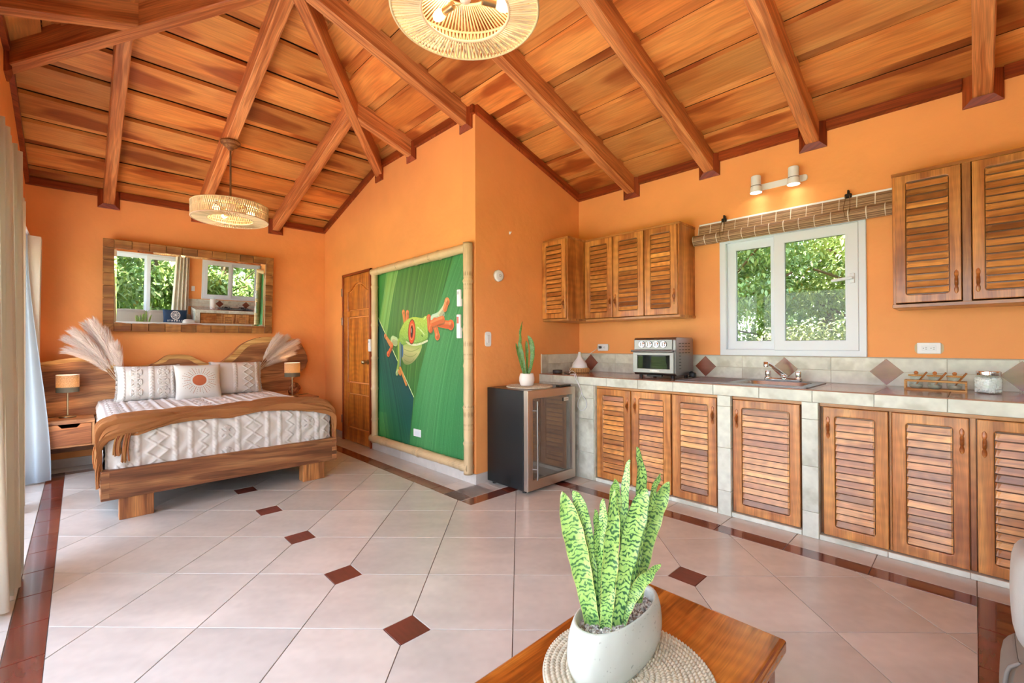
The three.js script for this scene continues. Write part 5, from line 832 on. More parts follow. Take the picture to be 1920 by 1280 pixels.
// worktop things ----------------------------------------------------
{
  // sink: stainless drainer and bowl set in the counter
  const x0 = -1.62, x1 = -0.735, z0 = -3.83, z1 = -3.31, y = CT;
  const s = thing('kitchen_sink', 'stainless steel inset sink with ribbed drainer left of the bowl', 'sink', [-1.25, CT, -3.57]);
  const path = rrect(-1.2, -0.79, -(-3.75), -(-3.37), 0.05, THREE.Path);
  const rim = extr(rrect(x0, x1, -z0 - 0.0 - 0.52, -z0, 0.02), 0.007, { holes: [rrect(-1.2, -0.79, 3.38, 3.72, 0.05, THREE.Path)], bevel: 0.002, curve: 6 }); rim.rotateX(-PI / 2); rim.translate(0, y, 0);
  P('rim', rim, mat.steel, s);
  P('bowl', surf((u, v) => { const a = u * 2 * PI, q = 1 - 0.12 * v, cx = -0.995, cz = -3.55, p = 5; const cc = Math.sign(cos(a)) * Math.pow(abs(cos(a)), 2 / p), ss = Math.sign(sin(a)) * Math.pow(abs(sin(a)), 2 / p); const yy = v < 0.85 ? y + 0.004 - v / 0.85 * 0.066 : y - 0.062; const k = v < 0.85 ? q : q * (1 - (v - 0.85) / 0.15); return [cx + 0.205 * k * cc, yy, cz + 0.17 * k * ss]; }, 48, 14), new THREE.MeshStandardMaterial({ ...{}, color: 0xc9c5c0, metalness: 1, roughness: 0.25, side: THREE.DoubleSide }), s);
  const rb = []; for (let i = 0; i < 11; i++) rb.push(BX(-1.57, -1.25, y + 0.006, y + 0.0095, -3.74 + i * 0.034, -3.732 + i * 0.034, { c: 0.0014 })); P('drainer_ribs', rb, mat.steel, s);
  // mixer tap
  const f = thing('kitchen_tap', 'chrome mixer tap with two knobs and a swivel spout behind the sink', 'tap', [-0.995, CT + 0.007, -3.77]); const fy = CT + 0.007, fz = -3.77;
  P('tap_body', [BX(-1.115, -0.875, fy, fy + 0.022, fz - 0.024, fz + 0.024, { c: 0.008 })], mat.chrome, f);
  for (const x of [-1.095, -0.895]) P('tap_knob', lathe([[0, 0.07], [0.014, 0.07], [0.02, 0.064], [0.021, 0.035], [0.017, 0.03], [0.017, 0.022], [0.024, 0.02], [0.024, 0.0], [0, 0]].reverse(), 16).translate(x, fy + 0.006, fz), mat.chrome, f);
  P('tap_spout', [lathe([[0, 0], [0.022, 0], [0.02, 0.02], [0.014, 0.03], [0, 0.03]], 18).translate(-0.985, fy + 0.02, fz), tube([[-0.985, fy + 0.045, fz], [-1.0, fy + 0.066, fz + 0.03], [-1.04, fy + 0.115, fz + 0.1], [-1.062, fy + 0.135, fz + 0.135]], 0.0115, { seg: 24, rad: 12 }), lathe([[0, 0.018], [0.017, 0.016], [0.017, -0.018], [0.013, -0.02], [0, -0.02]].reverse(), 16).translate(-1.066, fy + 0.128, fz + 0.142)], mat.chrome, f);

  // toaster oven
  const tx0 = -2.066, tx1 = -1.677, ty0 = CT + 0.022, ty1 = 1.252, tz1 = -3.47, tz0 = -3.79, W = tx1 - tx0;
  const o = thing('toaster_oven', 'stainless toaster oven with four dials and a glass door on the counter', 'toaster oven', [(tx0 + tx1) / 2, CT, -3.63]);
  const body = extr(rrect(-0.16, 0.16, ty0, ty1, 0.03), W - 0.008, { bevel: 0.004, curve: 8 }); body.rotateY(PI / 2); body.translate(tx0 + 0.004, 0, -3.632); P('body', body, mat.steel, o);
  P('control_panel', BX(tx0 + 0.012, tx1 - 0.03, 1.15, 1.236, tz1 - 0.004, tz1 + 0.008, { c: 0.003 }), mat.steel, o);
  for (let i = 0; i < 4; i++) { const kx = tx0 + 0.087 + i * 0.0655, ky = 1.195; const kn = P('dial', [cyl([kx, ky, tz1 + 0.006], [kx, ky, tz1 + 0.014], 0.027, 0.026, { rad: 24 }), cyl([kx, ky, tz1 + 0.012], [kx, ky, tz1 + 0.03], 0.018, 0.017, { rad: 20 })], mat.chrome, o); P('dial_grip', BX(kx - 0.005, kx + 0.005, ky - 0.019, ky + 0.019, tz1 + 0.028, tz1 + 0.036, { c: 0.002 }), mat.steel, kn); P('dial_ring', cyl([kx, ky, tz1 + 0.0082], [kx, ky, tz1 + 0.0092], 0.03, 0.03, { rad: 24 }), mat.black, kn); }
  const dr = P('oven_door', extr(rectPts(tx0 + 0.002, tx1 - 0.016, 0.955, 1.128), 0.016, { holes: [rectPts(tx0 + 0.045, tx1 - 0.052, 0.992, 1.103)], bevel: 0.003 }).translate(0, 0, tz1 - 0.002), mat.steel, o);
  P('door_glass', BX(tx0 + 0.043, tx1 - 0.05, 0.99, 1.105, tz1 + 0.002, tz1 + 0.006, { c: 0 }), new THREE.MeshPhysicalMaterial({ color: 0x7c8482, roughness: 0.02, transmission: 0.92, thickness: 0, specularIntensity: 0.35 }), dr);
  P('door_handle', [cyl([tx0 + 0.0, 1.14, tz1 + 0.034], [tx1 - 0.02, 1.14, tz1 + 0.034], 0.0085), BX(tx0 + 0.01, tx0 + 0.024, 1.13, 1.146, tz1, tz1 + 0.034, { c: 0.003 }), BX(tx1 - 0.044, tx1 - 0.03, 1.13, 1.146, tz1, tz1 + 0.034, { c: 0.003 })], mat.steel, dr);
  const cav = P('oven_cavity', [BX(tx0 + 0.04, tx1 - 0.045, 0.985, 1.11, tz1 - 0.022, tz1 - 0.002, { c: 0, tint: [0.5, 0.52, 0.52] })], mat.greyDark, o);
  const rk = []; for (let i = 0; i < 14; i++) rk.push(cyl([tx0 + 0.05 + i * 0.021, 1.04, tz1 - 0.001], [tx0 + 0.05 + i * 0.021, 1.052, tz1 - 0.001], 0.0016, 0.0016, { rad: 6 })); for (const y of [1.02, 1.04, 1.052]) rk.push(cyl([tx0 + 0.045, y, tz1], [tx1 - 0.05, y, tz1], 0.002, 0.002, { rad: 6 })); P('oven_rack', rk, mat.chrome, o);
  const vs = []; for (let i = 0; i < 9; i++) for (let j = 0; j < 4; j++) { if (i > 3 && j > 0) continue; vs.push(BX(tx1 - 0.0006, tx1 + 0.0006, 1.2 - i * 0.026 + 0.0, 1.206 - i * 0.026, tz1 - 0.1 - j * 0.055 + 0.016, tz1 - 0.062 - j * 0.055 + 0.012, { c: 0 })); } P('side_vents', vs, mat.black, o);
  for (const x of [tx0 + 0.05, tx1 - 0.05]) for (const z of [tz1 - 0.04, tz0 + 0.04]) P('foot', cyl([x, CT, z], [x, ty0 + 0.006, z], 0.014, 0.017), mat.black, o);
  P('crumb_tray_lip', BX(tx0 + 0.13, tx1 - 0.12, ty0 - 0.008, ty0 + 0.006, tz1 - 0.01, tz1 + 0.012, { c: 0.003 }), mat.black, o);
  const txt = ctex(256, 48, (g, w, h) => { g.fillStyle = '#b6b0aa'; g.fillRect(0, 0, w, h); g.fillStyle = '#f7f7f5'; g.font = 'bold 34px sans-serif'; g.textAlign = 'center'; g.textBaseline = 'middle'; g.fillText('Cuisinart', w / 2, h / 2); });
  const tp = fin(new THREE.PlaneGeometry(0.085, 0.014), { keepUV: true }); tp.translate((tx0 + tx1) / 2 + 0.01, 0.974, tz1 + 0.0146); P('lettering', tp, new THREE.MeshStandardMaterial({ map: txt, metalness: 0.7, roughness: 0.35 }), dr);
  P('cord_wrap', [BX(tx1 + 0.002, tx1 + 0.045, CT + 0.012, CT + 0.04, -3.72, -3.69, { c: 0.006 }), BX(tx1 + 0.02, tx1 + 0.058, CT + 0.004, CT + 0.046, -3.715, -3.68, { c: 0.008 }), tube([[tx1 - 0.02, CT + 0.03, -3.72], [tx1 + 0.02, CT + 0.05, -3.71], [tx1 + 0.04, CT + 0.02, -3.7], [tx1 + 0.0, CT + 0.01, -3.7]], 0.006, { seg: 20 })], mat.black, o);

  // diffuser: white drop on a slatted wooden base
  const dx = -2.765, dz = -3.62, d = thing('oil_diffuser', 'white drop-shaped oil diffuser on a wooden ring', 'diffuser', [dx, CT, dz]);
  P('base_ring', lathe([[0, 0], [0.085, 0], [0.098, 0.01], [0.1, 0.035], [0.094, 0.047], [0.07, 0.05], [0, 0.05]], 36, { grain: [1, 0, 0] }).translate(dx, CT, dz), mat.sap, d);
  { const g = []; for (let i = 0; i < 36; i++) { const a = i / 36 * 2 * PI; g.push(B(dx + 0.0995 * cos(a), CT + 0.025, dz + 0.0995 * sin(a), 0.003, 0.036, 0.006, { c: 0.001, r: [0, -a, 0], tint: [0.5, 0.42, 0.36] })); } P('base_grooves', g, mat.sap, d); }
  P('drop', lathe([[0.072, 0.046], [0.076, 0.066], [0.07, 0.092], [0.052, 0.118], [0.031, 0.142], [0.019, 0.166], [0.0145, 0.19], [0.012, 0.208], [0.007, 0.209], [0.006, 0.19], [0, 0.19]], 36).translate(dx, CT, dz), M({ color: 0xf2f7ff, roughness: 0.4 }), d);
  solo('smart_speaker', [lathe([[0, 0], [0.043, 0], [0.048, 0.006], [0.048, 0.026], [0.044, 0.032], [0, 0.032]], 32).translate(-2.885, CT, -3.42)], mat.greyDark, 'small round dark speaker puck by the step wall on the counter', 'speaker');
  solo('black_cable', tube([[-2.82, CT + 0.004, -3.45], [-2.74, CT + 0.004, -3.4], [-2.7, CT + 0.004, -3.35], [-2.66, CT + 0.004, -3.34]], 0.004, { seg: 20, rad: 6 }), mat.black, 'short black cable lying on the counter beside the diffuser', 'cable');
  // plug with white cord: from the socket to the diffuser and looping over the counter edge
  const pc = thing('power_cord', 'thin white power cord running from the wall plug and looping over the counter edge', 'cord', [-2.7, CT, -3.5]);
  P('plug', [BX(-2.712, -2.682, 1.153, 1.178, KITZ + 0.0115, KITZ + 0.036, { c: 0.005 })], mat.greyDark, pc);
  P('cord', [tube([[-2.7, 1.165, KITZ + 0.036], [-2.71, 1.15, KITZ + 0.06], [-2.735, 1.09, -3.72], [-2.77, 1.03, -3.58], [-2.785, 0.95, -3.5], [-2.76, CT + 0.006, -3.45], [-2.69, CT + 0.03, -3.4], [-2.6, CT + 0.006, -3.35], [-2.64, CT + 0.004, -3.31], [-2.56, CT + 0.015, -3.28]], 0.0028, { seg: 90, rad: 6 }), tube([[-2.56, CT + 0.004, -3.29], [-2.52, CT + 0.004, CF + 0.006], [-2.5, 0.87, CF + 0.01], [-2.47, 0.81, CF + 0.01], [-2.455, 0.76, CF + 0.01], [-2.49, 0.69, CF + 0.01], [-2.5, 0.64, CF + 0.01], [-2.46, 0.605, CF + 0.01], [-2.41, 0.63, CF + 0.01], [-2.4, 0.69, CF + 0.012], [-2.44, 0.74, CF + 0.014], [-2.465, 0.8, CF + 0.012], [-2.51, 0.87, CF + 0.012], [-2.54, CT + 0.006, CF + 0.004], [-2.58, CT + 0.006, -3.3]], 0.003, { seg: 150, rad: 6 })], mat.white, pc);

  // spice rack with three jars
  const rx0 = -0.305, rx1 = -0.031, rz0 = -3.74, rz1 = -3.67, rk2 = thing('spice_rack', 'slim pale wooden open rack holding three glass spice jars', 'rack', [-0.168, CT, -3.705]);
  const pw = M({ map: T.sap, color: 0xf2e6d6, roughness: 0.6 });
  for (const z of [rz1, rz0]) { P('rail', BX(rx0, rx1, CT, CT + 0.009, z - 0.006, z, { c: 0.001, grain: [1, 0, 0] }), pw, rk2); P('rail', BX(rx0, rx1, CT + 0.05, CT + 0.06, z - 0.006, z, { c: 0.001, grain: [1, 0, 0] }), pw, rk2); for (const x of [rx0, rx1 - 0.009]) P('post', BX(x, x + 0.009, CT + 0.009, CT + 0.05, z - 0.006, z, { c: 0.001 }), pw, rk2); }
  P('rack_floor', BX(rx0 + 0.002, rx1 - 0.002, CT + 0.001, CT + 0.006, rz0, rz1 - 0.006, { c: 0 }), pw, rk2); for (const x of [rx0, rx1 - 0.009]) P('rail', BX(x, x + 0.009, CT + 0.05, CT + 0.06, rz0, rz1 - 0.006, { c: 0.001 }), pw, rk2);
  const jg = new THREE.MeshPhysicalMaterial({ vertexColors: true, color: 0xf4fbfa, roughness: 0.03, transmission: 1, thickness: 0, ior: 1.45 });
  const j = thing('spice_jar', 'leftmost glass spice jar with wooden lid and spoon in the rack', 'jar', [-0.252, CT + 0.0065, -3.706]); BASE.delete(j);
  P('jar_glass', lathe([[0.022, 0.001], [0.031, 0.012], [0.034, 0.028], [0.031, 0.046], [0.026, 0.056], [0.029, 0.066], [0.029, 0.076]], 28), jg, j);
  P('jar_contents', lathe([[0, 0.003], [0.02, 0.003], [0.029, 0.013], [0.031, 0.024], [0.02, 0.028], [0, 0.03]], 24), M({ color: 0xb9b3a4, roughness: 0.9 }), j);
  P('jar_lid', lathe([[0, 0.077], [0.036, 0.077], [0.037, 0.081], [0.036, 0.085], [0.009, 0.086], [0.006, 0.09], [0, 0.09]], 28), pw, j);
  P('lid_knob', sph(0, 0.097, 0, 0.0105, { tint: [0.9, 0.62, 0.45] }), pw, j);
  P('jar_spoon', [cyl([-0.004, 0.02, 0.012], [0.05, 0.104, 0.016], 0.0042, 0.005, { rad: 8 }), sph(-0.01, 0.014, 0.011, 0.01, { s: [1.2, 0.6, 1] })], M({ map: T.sap, color: 0xb98a52, roughness: 0.6 }), j);
  dup(j, [-0.168, CT + 0.0065, -3.706], 'middle glass spice jar with wooden lid and spoon in the rack'); dup(j, [-0.083, CT + 0.0065, -3.706], 'rightmost glass spice jar in the rack, nearest the big jar');
  const g2 = thing('storage_jar', 'big clear jar of white mints with a steel lid beside the spice rack', 'jar', [0.052, CT, -3.7]); const jx = 0.052, jz = -3.7;
  P('jar_glass', lathe([[0.042, 0.001], [0.054, 0.006], [0.057, 0.02], [0.057, 0.078], [0.05, 0.094], [0.046, 0.1], [0.046, 0.106]], 36).translate(jx, CT, jz), jg, g2);
  { const gs = [], rg = rng(77); for (let i = 0; i < 420; i++) { const top = rg() < 0.2, a = rg() * 2 * PI, r = top ? 0.047 * sqrt(rg()) : 0.049, y = top ? 0.08 + 0.006 * rg() : 0.008 + 0.074 * rg(); gs.push(B(jx + r * cos(a), CT + y, jz + r * sin(a), 0.012, 0.0065, 0.009, { c: 0.002, r: [rg() * 3, rg() * 3, rg() * 3] })); } gs.push(lathe([[0, 0.006], [0.045, 0.006], [0.046, 0.078], [0, 0.08]], 20).translate(jx, CT, jz)); P('mints', gs, M({ color: 0xffffff, roughness: 0.6 }), g2, { kind: 'stuff' }); }
  P('jar_lid', lathe([[0, 0.126], [0.048, 0.126], [0.051, 0.123], [0.051, 0.104], [0.049, 0.102], [0, 0.102]].reverse(), 36).translate(jx, CT, jz), mat.chrome, g2);
}
// roll-up bamboo blind over the window, twin spot lamp -----------------
{
  const bt = tex(512, 128, (u, v) => { const a = HASH[floor(v * 128) * 31 & 65535], b = fbm(u, v, 12, 40, 2, 120), st = ((u * 10) % 1) < 0.045; const k = 0.66 + 0.4 * a + 0.25 * (b - 0.5); const c = a > 0.7 ? [210, 176, 138] : [172, 134, 102]; return st ? [232, 226, 214] : [c[0] * k, c[1] * k, c[2] * k]; }, { su: 1, sv: 1 });
  const bm = M({ map: bt, roughness: 0.8, bumpMap: bt, bumpScale: 0.001 });
  const x0 = -1.66, x1 = -0.352, yt = 2.225, b = thing('bamboo_blind', 'rolled-up woven bamboo blind hanging above the kitchen window', 'blind', [-1.0, 2.05, KITZ]);
  P('head_rail', BX(x0 + 0.005, x1, yt - 0.012, yt + 0.004, KITZ + 0.002, KITZ + 0.03, { c: 0.002 }), mat.white, b);
  P('flat_cloth', [surf((u, v) => [lerp(x0, x1, u), yt - 0.01 - v * 0.1, KITZ + 0.03 + 0.018 * sin(v * PI * 0.5) + 0.001 * sin(v * 60)], 60, 12, { uvs: [1.31 / 1.0, 0.6] })], bm, b);
  P('rolled_cloth', [surf((u, v) => { const a = v * 2 * PI, r = 0.044 + 0.002 * sin(a * 3); return [lerp(x0 - 0.03, x1 + 0.005, u), yt - 0.135 + r * sin(a), KITZ + 0.052 + r * cos(a)]; }, 60, 24, { uvs: [1.36, 1] }), cyl([x0 - 0.029, yt - 0.135, KITZ + 0.052], [x0 - 0.028, yt - 0.135, KITZ + 0.052], 0.043, 0.043, { rad: 20 }), cyl([x1 + 0.003, yt - 0.135, KITZ + 0.052], [x1 + 0.004, yt - 0.135, KITZ + 0.052], 0.043, 0.043, { rad: 20 })], bm, b);
  for (const x of [x0 + 0.215, x1 - 0.255]) P('pulley_bracket', [BX(x - 0.02, x + 0.02, yt - 0.012, yt + 0.018, KITZ + 0.03, KITZ + 0.046, { c: 0.004 }), BX(x - 0.006, x + 0.006, yt + 0.01, yt + 0.045, KITZ + 0.002, KITZ + 0.042, { c: 0.003 })], mat.black, b);
  for (const x of [x0 + 0.215, x1 - 0.255]) P('pull_cord', [tube([[x - 0.012, yt, KITZ + 0.048], [x - 0.02, yt - 0.09, KITZ + 0.085], [x - 0.012, yt - 0.135, KITZ + 0.1], [x - 0.008, yt - 0.17, KITZ + 0.075]], 0.0022, { seg: 16, rad: 5 }), tube([[x + 0.01, yt, KITZ + 0.048], [x + 0.016, yt - 0.09, KITZ + 0.085], [x + 0.012, yt - 0.135, KITZ + 0.1]], 0.0022, { seg: 12, rad: 5 })], M({ color: 0x7a5a3e, roughness: 0.9 }), b);

  const s = thing('spot_lamp', 'white wall bar with two small spotlights shining down above the blind', 'lamp', [-1.03, 2.45, KITZ]); const z = KITZ;
  const bar = extr(rrect(-1.2, -0.855, 2.413, 2.462, 0.022), 0.012, { bevel: 0.002, curve: 8 }); bar.translate(0, 0, z); P('wall_bar', bar, mat.white, s);
  for (const x of [-1.187, -0.93]) {
    const c = [x, 2.445, z + 0.075];
    const hd = P('spot_head', [lathe([[0, 0.07], [0.03, 0.07], [0.035, 0.065], [0.035, -0.01], [0.037, -0.014], [0.043, -0.06], [0.0415, -0.062], [0.036, -0.016], [0.033, 0.0], [0, 0.0]], 28).translate(...c), cyl([x, 2.437, z + 0.01], [x, 2.437, z + 0.045], 0.01)], mat.white, s);
    P('spot_ring', lathe([[0.0375, -0.009], [0.0375, -0.013], [0.035, -0.013], [0.035, -0.009], [0.0375, -0.009]], 28).translate(...c), mat.greyDark, hd);
    P('spot_lens', lathe([[0, -0.05], [0.039, -0.052], [0.039, -0.05], [0, -0.048]], 24).translate(...c), M({ color: 0xffffff, emissive: 0xfff0dc, emissiveIntensity: 8 }), hd);
    const L = new THREE.SpotLight(0xfff8f0, 0.06, 0, 0.95, 0.8, 2); L.position.set(c[0], c[1] - 0.075, c[2]); L.target.position.set(c[0], 0, c[2] + 0.12); L.castShadow = true; L.shadow.radius = 1.4; L.name = 'spot_light'; scene.add(L, L.target);
  }
}
// drinks fridge, woven mat, potted snake plant -------------------------
const leafTex = (a, b, edge) => tex(128, 512, (u, v) => {
  const x = abs(u - 0.5) * 2, w = fbm(u, v, 4, 24, 3, a) - 0.5, q = sin(v * 190 + w * 12 + x * 1.6), r = fbm(u, v, 8, 40, 2, a + 4);
  let c = mix3([180, 212, 118], [132, 184, 98], r); c = mix3(c, [40, 86, 54], sstep(0.2, 0.85, q + (r - 0.5) * 1.9) * b); c = mix3(c, edge, sstep(0.9, 0.97, x) * 0.8); return c;
}, { su: 1, sv: 1 });
T.leafA = leafTex(130, 0.75, [196, 204, 120]); T.leafB = leafTex(140, 0.95, [70, 104, 60]); T.leafC = leafTex(150, 0.85, [206, 200, 110]);
for (const t of [T.leafA, T.leafB, T.leafC]) t.repeat.set(1, 1);
const leafMat = ['leafA', 'leafB', 'leafC'].map((k) => new THREE.MeshPhysicalMaterial({ vertexColors: true, map: T[k], roughness: 0.42, transmission: 0.0, side: THREE.DoubleSide, clearcoat: 0.2, clearcoatRoughness: 0.3 }));
const leafDark = leafMat[1].clone(); leafDark.color.set(0xa8bc98);
// sword leaf through base, middle and tip points; face turned towards (fx, fz)
function swordLeaf(a, m, t, w, face, cup = 0.3, tw = 0.3) {
  const A = V3(...a), Mi = V3(...m), Tp = V3(...t), c = V3().copy(Mi).multiplyScalar(2).addScaledVector(A, -0.5).addScaledVector(Tp, -0.5), cv = new THREE.QuadraticBezierCurve3(A, c, Tp), F = V3(...face).normalize(), p = V3(), d = V3(), s = V3(), n = V3();
  const th = 0.0035;
  const side = (sg) => surf((u, v) => {
    cv.getPoint(v, p); cv.getTangent(v, d); s.crossVectors(d, F).normalize(); n.crossVectors(s, d).normalize(); s.applyAxisAngle(d, tw * (v - 0.3)); n.applyAxisAngle(d, tw * (v - 0.3));
    const wid = w / 2 * (v < 0.66 ? lerp(0.72, 1.02, sstep(0, 0.6, v)) : 1.02 * Math.pow(max(0, 1 - ((v - 0.66) / 0.34) ** 2.1), 0.75)) * (1 + 0.025 * sin(v * 40 + w * 500)) + 0.0004, x = (u - 0.5) * 2; const k = -cup * (x * x) * wid + 0.0022 * sin(v * 26 + w * 900 + x) * x;
    const e = th * (1 - x * x) * 0.5 * sg; return [p.x - s.x * x * wid - n.x * (k - e), p.y - s.y * x * wid - n.y * (k - e), p.z - s.z * x * wid - n.z * (k - e)];
  }, 10, 44, {});
  return [side(1), side(-1)];
}
{
  const x0 = -2.955, x1 = -2.462, z0 = -3.165, z1 = -2.555, H = 0.828;
  const f = thing('drinks_fridge', 'black drinks fridge with a steel-framed glass door beside the counter', 'fridge', [-2.71, 0, -2.86]);
  const blk = MP({ color: 0x0d1216, roughness: 0.3, clearcoat: 0.2, clearcoatRoughness: 0.2 });
  const dx = x1 - 0.05; // door back plane
  P('side_panel', BX(x0, dx - 0.004, 0.022, H, z1 - 0.03, z1, { c: 0.004 }), blk, f); P('side_panel', BX(x0, dx - 0.004, 0.022, H, z0, z0 + 0.03, { c: 0.004 }), blk, f);
  P('top_panel', BX(x0, dx - 0.004, H - 0.03, H, z0 + 0.03, z1 - 0.03, { c: 0.001 }), blk, f); P('base_panel', BX(x0, dx - 0.004, 0.022, 0.1, z0 + 0.03, z1 - 0.03, { c: 0 }), blk, f); P('back_panel', BX(x0, x0 + 0.03, 0.1, H - 0.03, z0 + 0.03, z1 - 0.03, { c: 0 }), blk, f);
  P('inner_step', BX(x0 + 0.03, x0 + 0.2, 0.1, 0.24, z0 + 0.03, z1 - 0.03, { c: 0.01, tint: [0.75, 0.78, 0.78] }), mat.white, f);
  for (const y of [0.38, 0.55, 0.68]) { const g = []; for (let i = 0; i < 16; i++) { const z = z0 + 0.05 + i * (z1 - z0 - 0.1) / 15; g.push(cyl([x0 + 0.04, y, z], [dx - 0.03, y, z], 0.002, 0.002, { rad: 6 })); } for (const x of [x0 + 0.05, dx - 0.03]) g.push(cyl([x, y, z0 + 0.035], [x, y, z1 - 0.035], 0.0035, 0.0035, { rad: 8 })); P('wire_shelf', g, mat.chrome, f); }
  const fr = extr([[-z1, 0.028], [-z0, 0.028], [-z0, H], [-z1, H]].map(([a, b]) => [a, b]), 0.046, { holes: [rectPts(-z1 + 0.062, -z0 - 0.045, 0.105, H - 0.068)], bevel: 0.003, grain: [0, 1, 0] }); fr.rotateY(PI / 2); fr.translate(dx, 0, 0);
  const d = P('door_frame', fr, mat.steelWarm, f);
  P('door_glass', BX(dx + 0.012, dx + 0.03, 0.1, H - 0.062, z0 + 0.04, z1 - 0.056, { c: 0 }), new THREE.MeshPhysicalMaterial({ color: 0xb4b4b0, roughness: 0.0, metalness: 0.35, transmission: 1, thickness: 0, ior: 1.6 }), d);
  P('door_handle', [cyl([x1 + 0.035, 0.115, z1 - 0.075], [x1 + 0.035, H - 0.085, z1 - 0.075], 0.0075), cyl([x1 - 0.002, 0.2, z1 - 0.05], [x1 + 0.035, 0.2, z1 - 0.075], 0.004), cyl([x1 - 0.002, H - 0.16, z1 - 0.05], [x1 + 0.035, H - 0.16, z1 - 0.075], 0.004)], mat.steel, d);
  P('control_plate', BX(dx - 0.03, dx + 0.02, H, H + 0.016, z0 + 0.03, z0 + 0.18, { c: 0.003 }), mat.black, f);
  const lp = fin(new THREE.PlaneGeometry(0.085, 0.03), { keepUV: true }); lp.rotateY(PI / 2); lp.translate(dx + 0.0312, H - 0.105, z0 + 0.12); P('door_sticker', lp, new THREE.MeshStandardMaterial({ map: ctex(128, 48, (g) => { g.fillStyle = '#d8d4c8'; g.fillRect(0, 0, 128, 48); g.fillStyle = '#3a3a3a'; g.fillRect(0, 0, 30, 48); g.fillStyle = '#a58a70'; g.fillRect(40, 18, 76, 12); }), roughness: 0.5 }), d);
  for (const z of [z0 + 0.04, z1 - 0.04]) for (const x of [x0 + 0.05, dx - 0.03]) P('foot', cyl([x, 0, z], [x, 0.024, z], 0.018, 0.02), mat.black, f);
}
// braided round mat: ropes coiled in rings
function braidMat(cx, y, cz, r, ring, thick, seed, hole = 0.004) {
  return surf((u, v) => { const a = u * 2 * PI, q = hole + v * (r - hole), sp = q / ring + u, k = sp - floor(sp), nr = floor(sp); const rd = sqrt(max(0, 1 - ((k - 0.5) * 2) ** 2)); const tw = 0.5 + 0.5 * sin(a * (nr * 7 + 12) + nr * 2 + k * 4.5); const ed = 1 - sstep(0.985, 1, v); return [cx + q * cos(a) * (1 + 0.012 * sin(a * 3 + seed)), y + (0.0015 + thick * (0.35 + 0.65 * rd) * (0.62 + 0.38 * tw)) * ed + 0.0003, cz + q * sin(a) * (1 + 0.012 * sin(a * 2))]; }, 620, Math.round(r / ring * 6), { col: (u, v) => { const q = v * r / ring + u, k = 0.78 + 0.3 * HASH[(floor(q) * 57 + floor(u * 190)) & 65535] ; return [0.62 * k, 0.55 * k, 0.41 * k]; } });
}
const jute = M({ color: 0xffffff, roughness: 0.95 });
{
  solo('woven_mat', [braidMat(-2.715, 0.829, -2.84, 0.205, 0.016, 0.011, 1)], jute, 'small round braided straw mat on top of the drinks fridge', 'mat');
  const px = -2.715, pz = -2.805, py = 0.838, p = thing('potted_plant', 'small snake plant in a white pot on top of the drinks fridge', 'plant', [px, py, pz]);
  P('pot', lathe([[0, 0], [0.05, 0], [0.057, 0.01], [0.067, 0.045], [0.066, 0.075], [0.058, 0.105], [0.055, 0.109], [0.052, 0.106], [0.052, 0.09], [0, 0.09]], 36).translate(px, py, pz), M({ color: 0xf3eeea, roughness: 0.35 }), p);
  P('soil', lathe([[0, 0.094], [0.052, 0.092]].reverse(), 20).translate(px, py, pz), M({ color: 0x4a372a, roughness: 1 }), p);
  const L = [[[-2.727, 0.93, -2.794], [-2.751, 1.201, -2.766], [-2.738, 1.399, -2.777], 0.031], [[-2.73, 0.93, -2.79], [-2.756, 1.07, -2.762], [-2.781, 1.212, -2.735], 0.024], [[-2.715, 0.93, -2.805], [-2.714, 1.103, -2.805], [-2.717, 1.234, -2.801], 0.027], [[-2.704, 0.93, -2.817], [-2.676, 1.135, -2.84], [-2.707, 1.277, -2.81], 0.044], [[-2.719, 0.93, -2.79], [-2.74, 1.114, -2.768], [-2.755, 1.234, -2.75], 0.038]];
  L.forEach((l, i) => P('leaf', swordLeaf(l[0], l[1], l[2], l[3], [0.7 + (i % 3 - 1) * 0.5, 0, 0.7 - (i % 3 - 1) * 0.4], 0.3, 0.7 * (i % 2 ? 1 : -1)), leafDark, p));
}
// smoke detector, wall switch, hook ------------------------------------
{
  const d = thing('smoke_detector', 'round white smoke detector on the orange step wall', 'smoke detector', [STEPX, 1.816, -2.706]);
  P('housing', fin(new THREE.LatheGeometry([[0, 0.034], [0.035, 0.034], [0.048, 0.029], [0.052, 0.02], [0.052, 0.0], [0, 0.0]].reverse().map((q) => new THREE.Vector2(max(q[0], 1e-4), q[1])), 36).rotateZ(-PI / 2).translate(STEPX, 1.816, -2.706)), mat.white, d);
  P('test_button', [fin(new THREE.TorusGeometry(0.011, 0.0016, 8, 24).rotateY(PI / 2).translate(STEPX + 0.0345, 1.816, -2.706), { tint: [0.2, 0.2, 0.2] })], mat.white, d);
  P('status_light', sph(STEPX + 0.033, 1.843, -2.706, 0.0035, { tint: [0.6, 0.6, 0.62] }), mat.white, d);
  const s = thing('light_switch', 'white light switch with rounded plate on the step wall below the smoke detector', 'switch', [STEPX, 1.247, -2.587]);
  const pl = extr(rrect(2.587 - 0.036, 2.587 + 0.036, 1.182, 1.312, 0.026), 0.007, { bevel: 0.002, curve: 8 }); pl.rotateY(PI / 2); pl.translate(STEPX, 0, 0); P('switch_plate', pl, mat.plastic, s);
  P('switch_rocker', BX(STEPX + 0.006, STEPX + 0.012, 1.213, 1.281, -2.604, -2.57, { c: 0.003, tint: [0.94, 0.95, 0.96] }), mat.plastic, s);
  solo('wall_hook', [BX(STEPX, STEPX + 0.012, 2.215, 2.24, -2.86, -2.848, { c: 0.002 }), cyl([STEPX + 0.01, 2.22, -2.854], [STEPX + 0.026, 2.235, -2.854], 0.004)], mat.white, 'tiny pale hook high on the orange step wall', 'hook');
}

